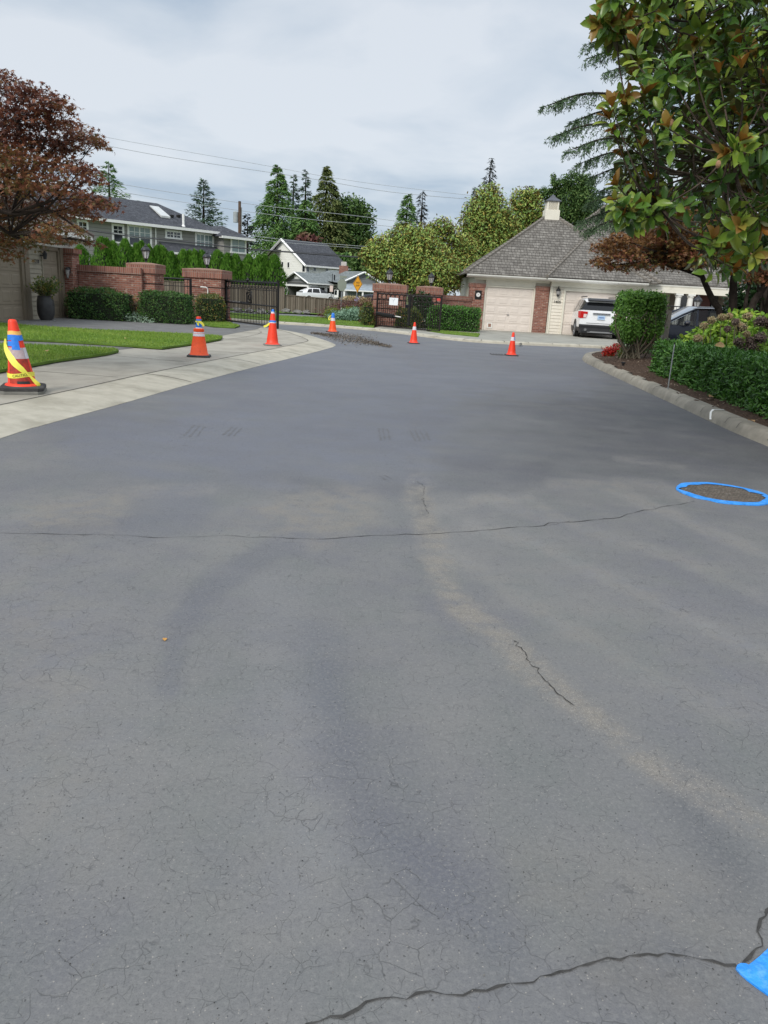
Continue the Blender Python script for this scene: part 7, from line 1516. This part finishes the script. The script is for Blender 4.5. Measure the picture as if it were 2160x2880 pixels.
t=thing('magnolia_tree','large glossy magnolia with brown backed leaves overhanging from the right','magnolia',(7.4,10.2,.25))
base=np.array([7.4,10.2,.2]);tk=[base,np.array([7.3,10.1,1.8]),np.array([7.15,9.9,3.6]),np.array([7.0,9.8,5.6]),np.array([6.9,9.7,8.])]
mb=MB();tp=catmull(tk,5);mb.tube(tp,list(np.linspace(.19,.05,len(tp))),12);mb.build('trunk',MATS['bark'],t,smooth=True)
W_=samp(420);Yd=7.3+3.4*rng.random(420)**.8
# rim whorls that draw the outline
rim=[(1685,25,8.2),(1668,60,8.3),(1700,60,8.2),(1735,40,8.3),(1750,80,8.3),(1700,95,8.4),(1765,160,8.6),(1775,215,8.6),(1740,268,8.2),(1705,300,8.1),(1698,335,8.2),(1745,300,8.2),(1790,270,8.2),(1720,380,8.7),(1740,440,8.8),(1712,560,8.0),(1730,600,8.0),(1760,560,8.0),(1720,520,8.2),(1745,620,8.1),(1790,600,8.1),(1830,590,8.4),(1880,625,8.6),(1985,690,7.9),(2000,740,7.9),(2040,765,7.8),(2075,760,7.8),(2100,730,7.7),(1960,640,8.0),(2040,420,7.3),(2060,395,7.3),(2065,195,7.4),(1960,280,7.6),(1830,50,8.2),(2150,230,7.3),(2150,60,7.5),(2120,640,7.5),(2060,650,7.5)]
cen=[tuple(YP(x,y,Y)) for (x,y),Y in zip(W_,Yd)]+[tuple(YP(r[0]+18,r[1]+(-14 if r[1]>560 else 6),r[2])) for r in rim];off=np.array([7.4,10.3,4.9])+rdir(210)*np.array([2.3,2.3,2.6])*(.55+.45*rng.random(210))[:,None]
off=off[(off[:,0]*2165/np.maximum(off[:,1],1)>1120)|(off[:,1]>11.2)]
n0=len(cen);cen=np.concatenate([np.array(cen),off]);nw=len(cen);young=rng.random(nw)<.32;young[420:n0]=rng.random(n0-420)<.85
LC=[];LA=[];LN=[];LS=[];LR=[];YC=[];YA=[];YN=[];YS=[];YR=[]
br=MB();bl=MB();joints_=[np.array(p) for p in tp[5:]]
hubs=[]
for k in range(26):
    f=int(k*nw/26+rng.integers(0,9))%nw;h0_=joints_[int(rng.integers(len(joints_)))];e=cen[f];m1=(h0_*.5+e*.5)+np.array([0,0,-.2])+rng.normal(size=3)*.2;pp=catmull([h0_,m1,e],6);br.tube(pp,list(np.linspace(.032,.009,len(pp))),6);hubs+=[pp[j] for j in range(4,len(pp))]
hubs=np.array(hubs)
for k in range(nw):
    c=cen[k];j=np.argmin(np.linalg.norm(hubs-c,axis=1)+rng.random(len(hubs))*.25);s=hubs[j];d0=c-s;dl=np.linalg.norm(d0)
    ax=nrm((d0/max(dl,.1)*.7+np.array([-.15,-.25,.55])+rng.normal(size=3)*.30)[None])[0]
    if .12<dl<1.1: pp=catmull([s,(s+c)/2+np.array([0,0,-.08])+rng.normal(size=3)*.03,c],3);br.tube(pp,list(np.linspace(.012,.006,len(pp))),4)
    e1=nrm(np.cross(ax,rdir(1)[0])[None])[0];e2=np.cross(ax,e1)
    ml=int(rng.integers(9,15))
    for i in range(ml):
        u=i/ml;a=i*2.4+rng.normal()*.2;op=math.radians(48+58*u+rng.normal()*12);rad=e1*math.cos(a)+e2*math.sin(a)
        A_=ax*math.cos(op)+rad*math.sin(op)+np.array([0,0,-.28*u]);N_=ax*math.sin(op)-rad*math.cos(op)+rng.normal(size=3)*.12
        LC.append(c-ax*(.02+.22*u)+rad*.01);LA.append(A_);LN.append(N_);LS.append(rng.uniform(.115,.195));LR.append(rng.beta(2,2.6) if not young[k] else rng.uniform(.5,1))
    if young[k]:
        for i in range(int(rng.integers(4,7))):
            a=i*1.9+rng.normal()*.2;op=math.radians(rng.uniform(14,38));rad=e1*math.cos(a)+e2*math.sin(a)
            YC.append(c+ax*.01);YA.append(ax*math.cos(op)+rad*math.sin(op));YN.append(ax*math.sin(op)-rad*math.cos(op));YS.append(rng.uniform(.12,.19));YR.append(rng.random())
br.build('branches',MATS['bark'],t,smooth=True)
# loose older leaves filling the depth of the crown
W2=samp(1500);Y2=8.2+3.2*rng.random(1500);C2=np.array([YP(x,y,Y) for (x,y),Y in zip(W2,Y2)]);D2=rdir(1500)
LC=np.concatenate([np.array(LC),C2]);LA=np.concatenate([np.array(LA),D2*(1,1,.6)+np.array([0,0,-.6])]);LN=np.concatenate([np.array(LN),rdir(1500)+np.array([-.2,-.5,.6])]);LS=np.concatenate([LS,rng.uniform(.12,.19,1500)]);LR=np.concatenate([LR,rng.beta(1.6,3.2,1500)])
leaves('foliage',MATS['magnolia_leaf'],LC,LA,LN,LS,LS*.47,LEAF,t,rnd=LR)
leaves('young_leaves',MATS['magnolia_young'],YC,YA,YN,np.array(YS),np.array(YS)*.45,LEAF,t,rnd=np.array(YR))
sf=paint('seed_cone',(.30,.17,.09),.8,var=.3,scale=40,bump=.8)
for x,y,Y in ((1888,345,7.7),(2020,462,7.1)):
    c=YP(x,y,Y);MB().ball(c,.022,10,8,1.5).build('seed_pod',sf,t,smooth=True)
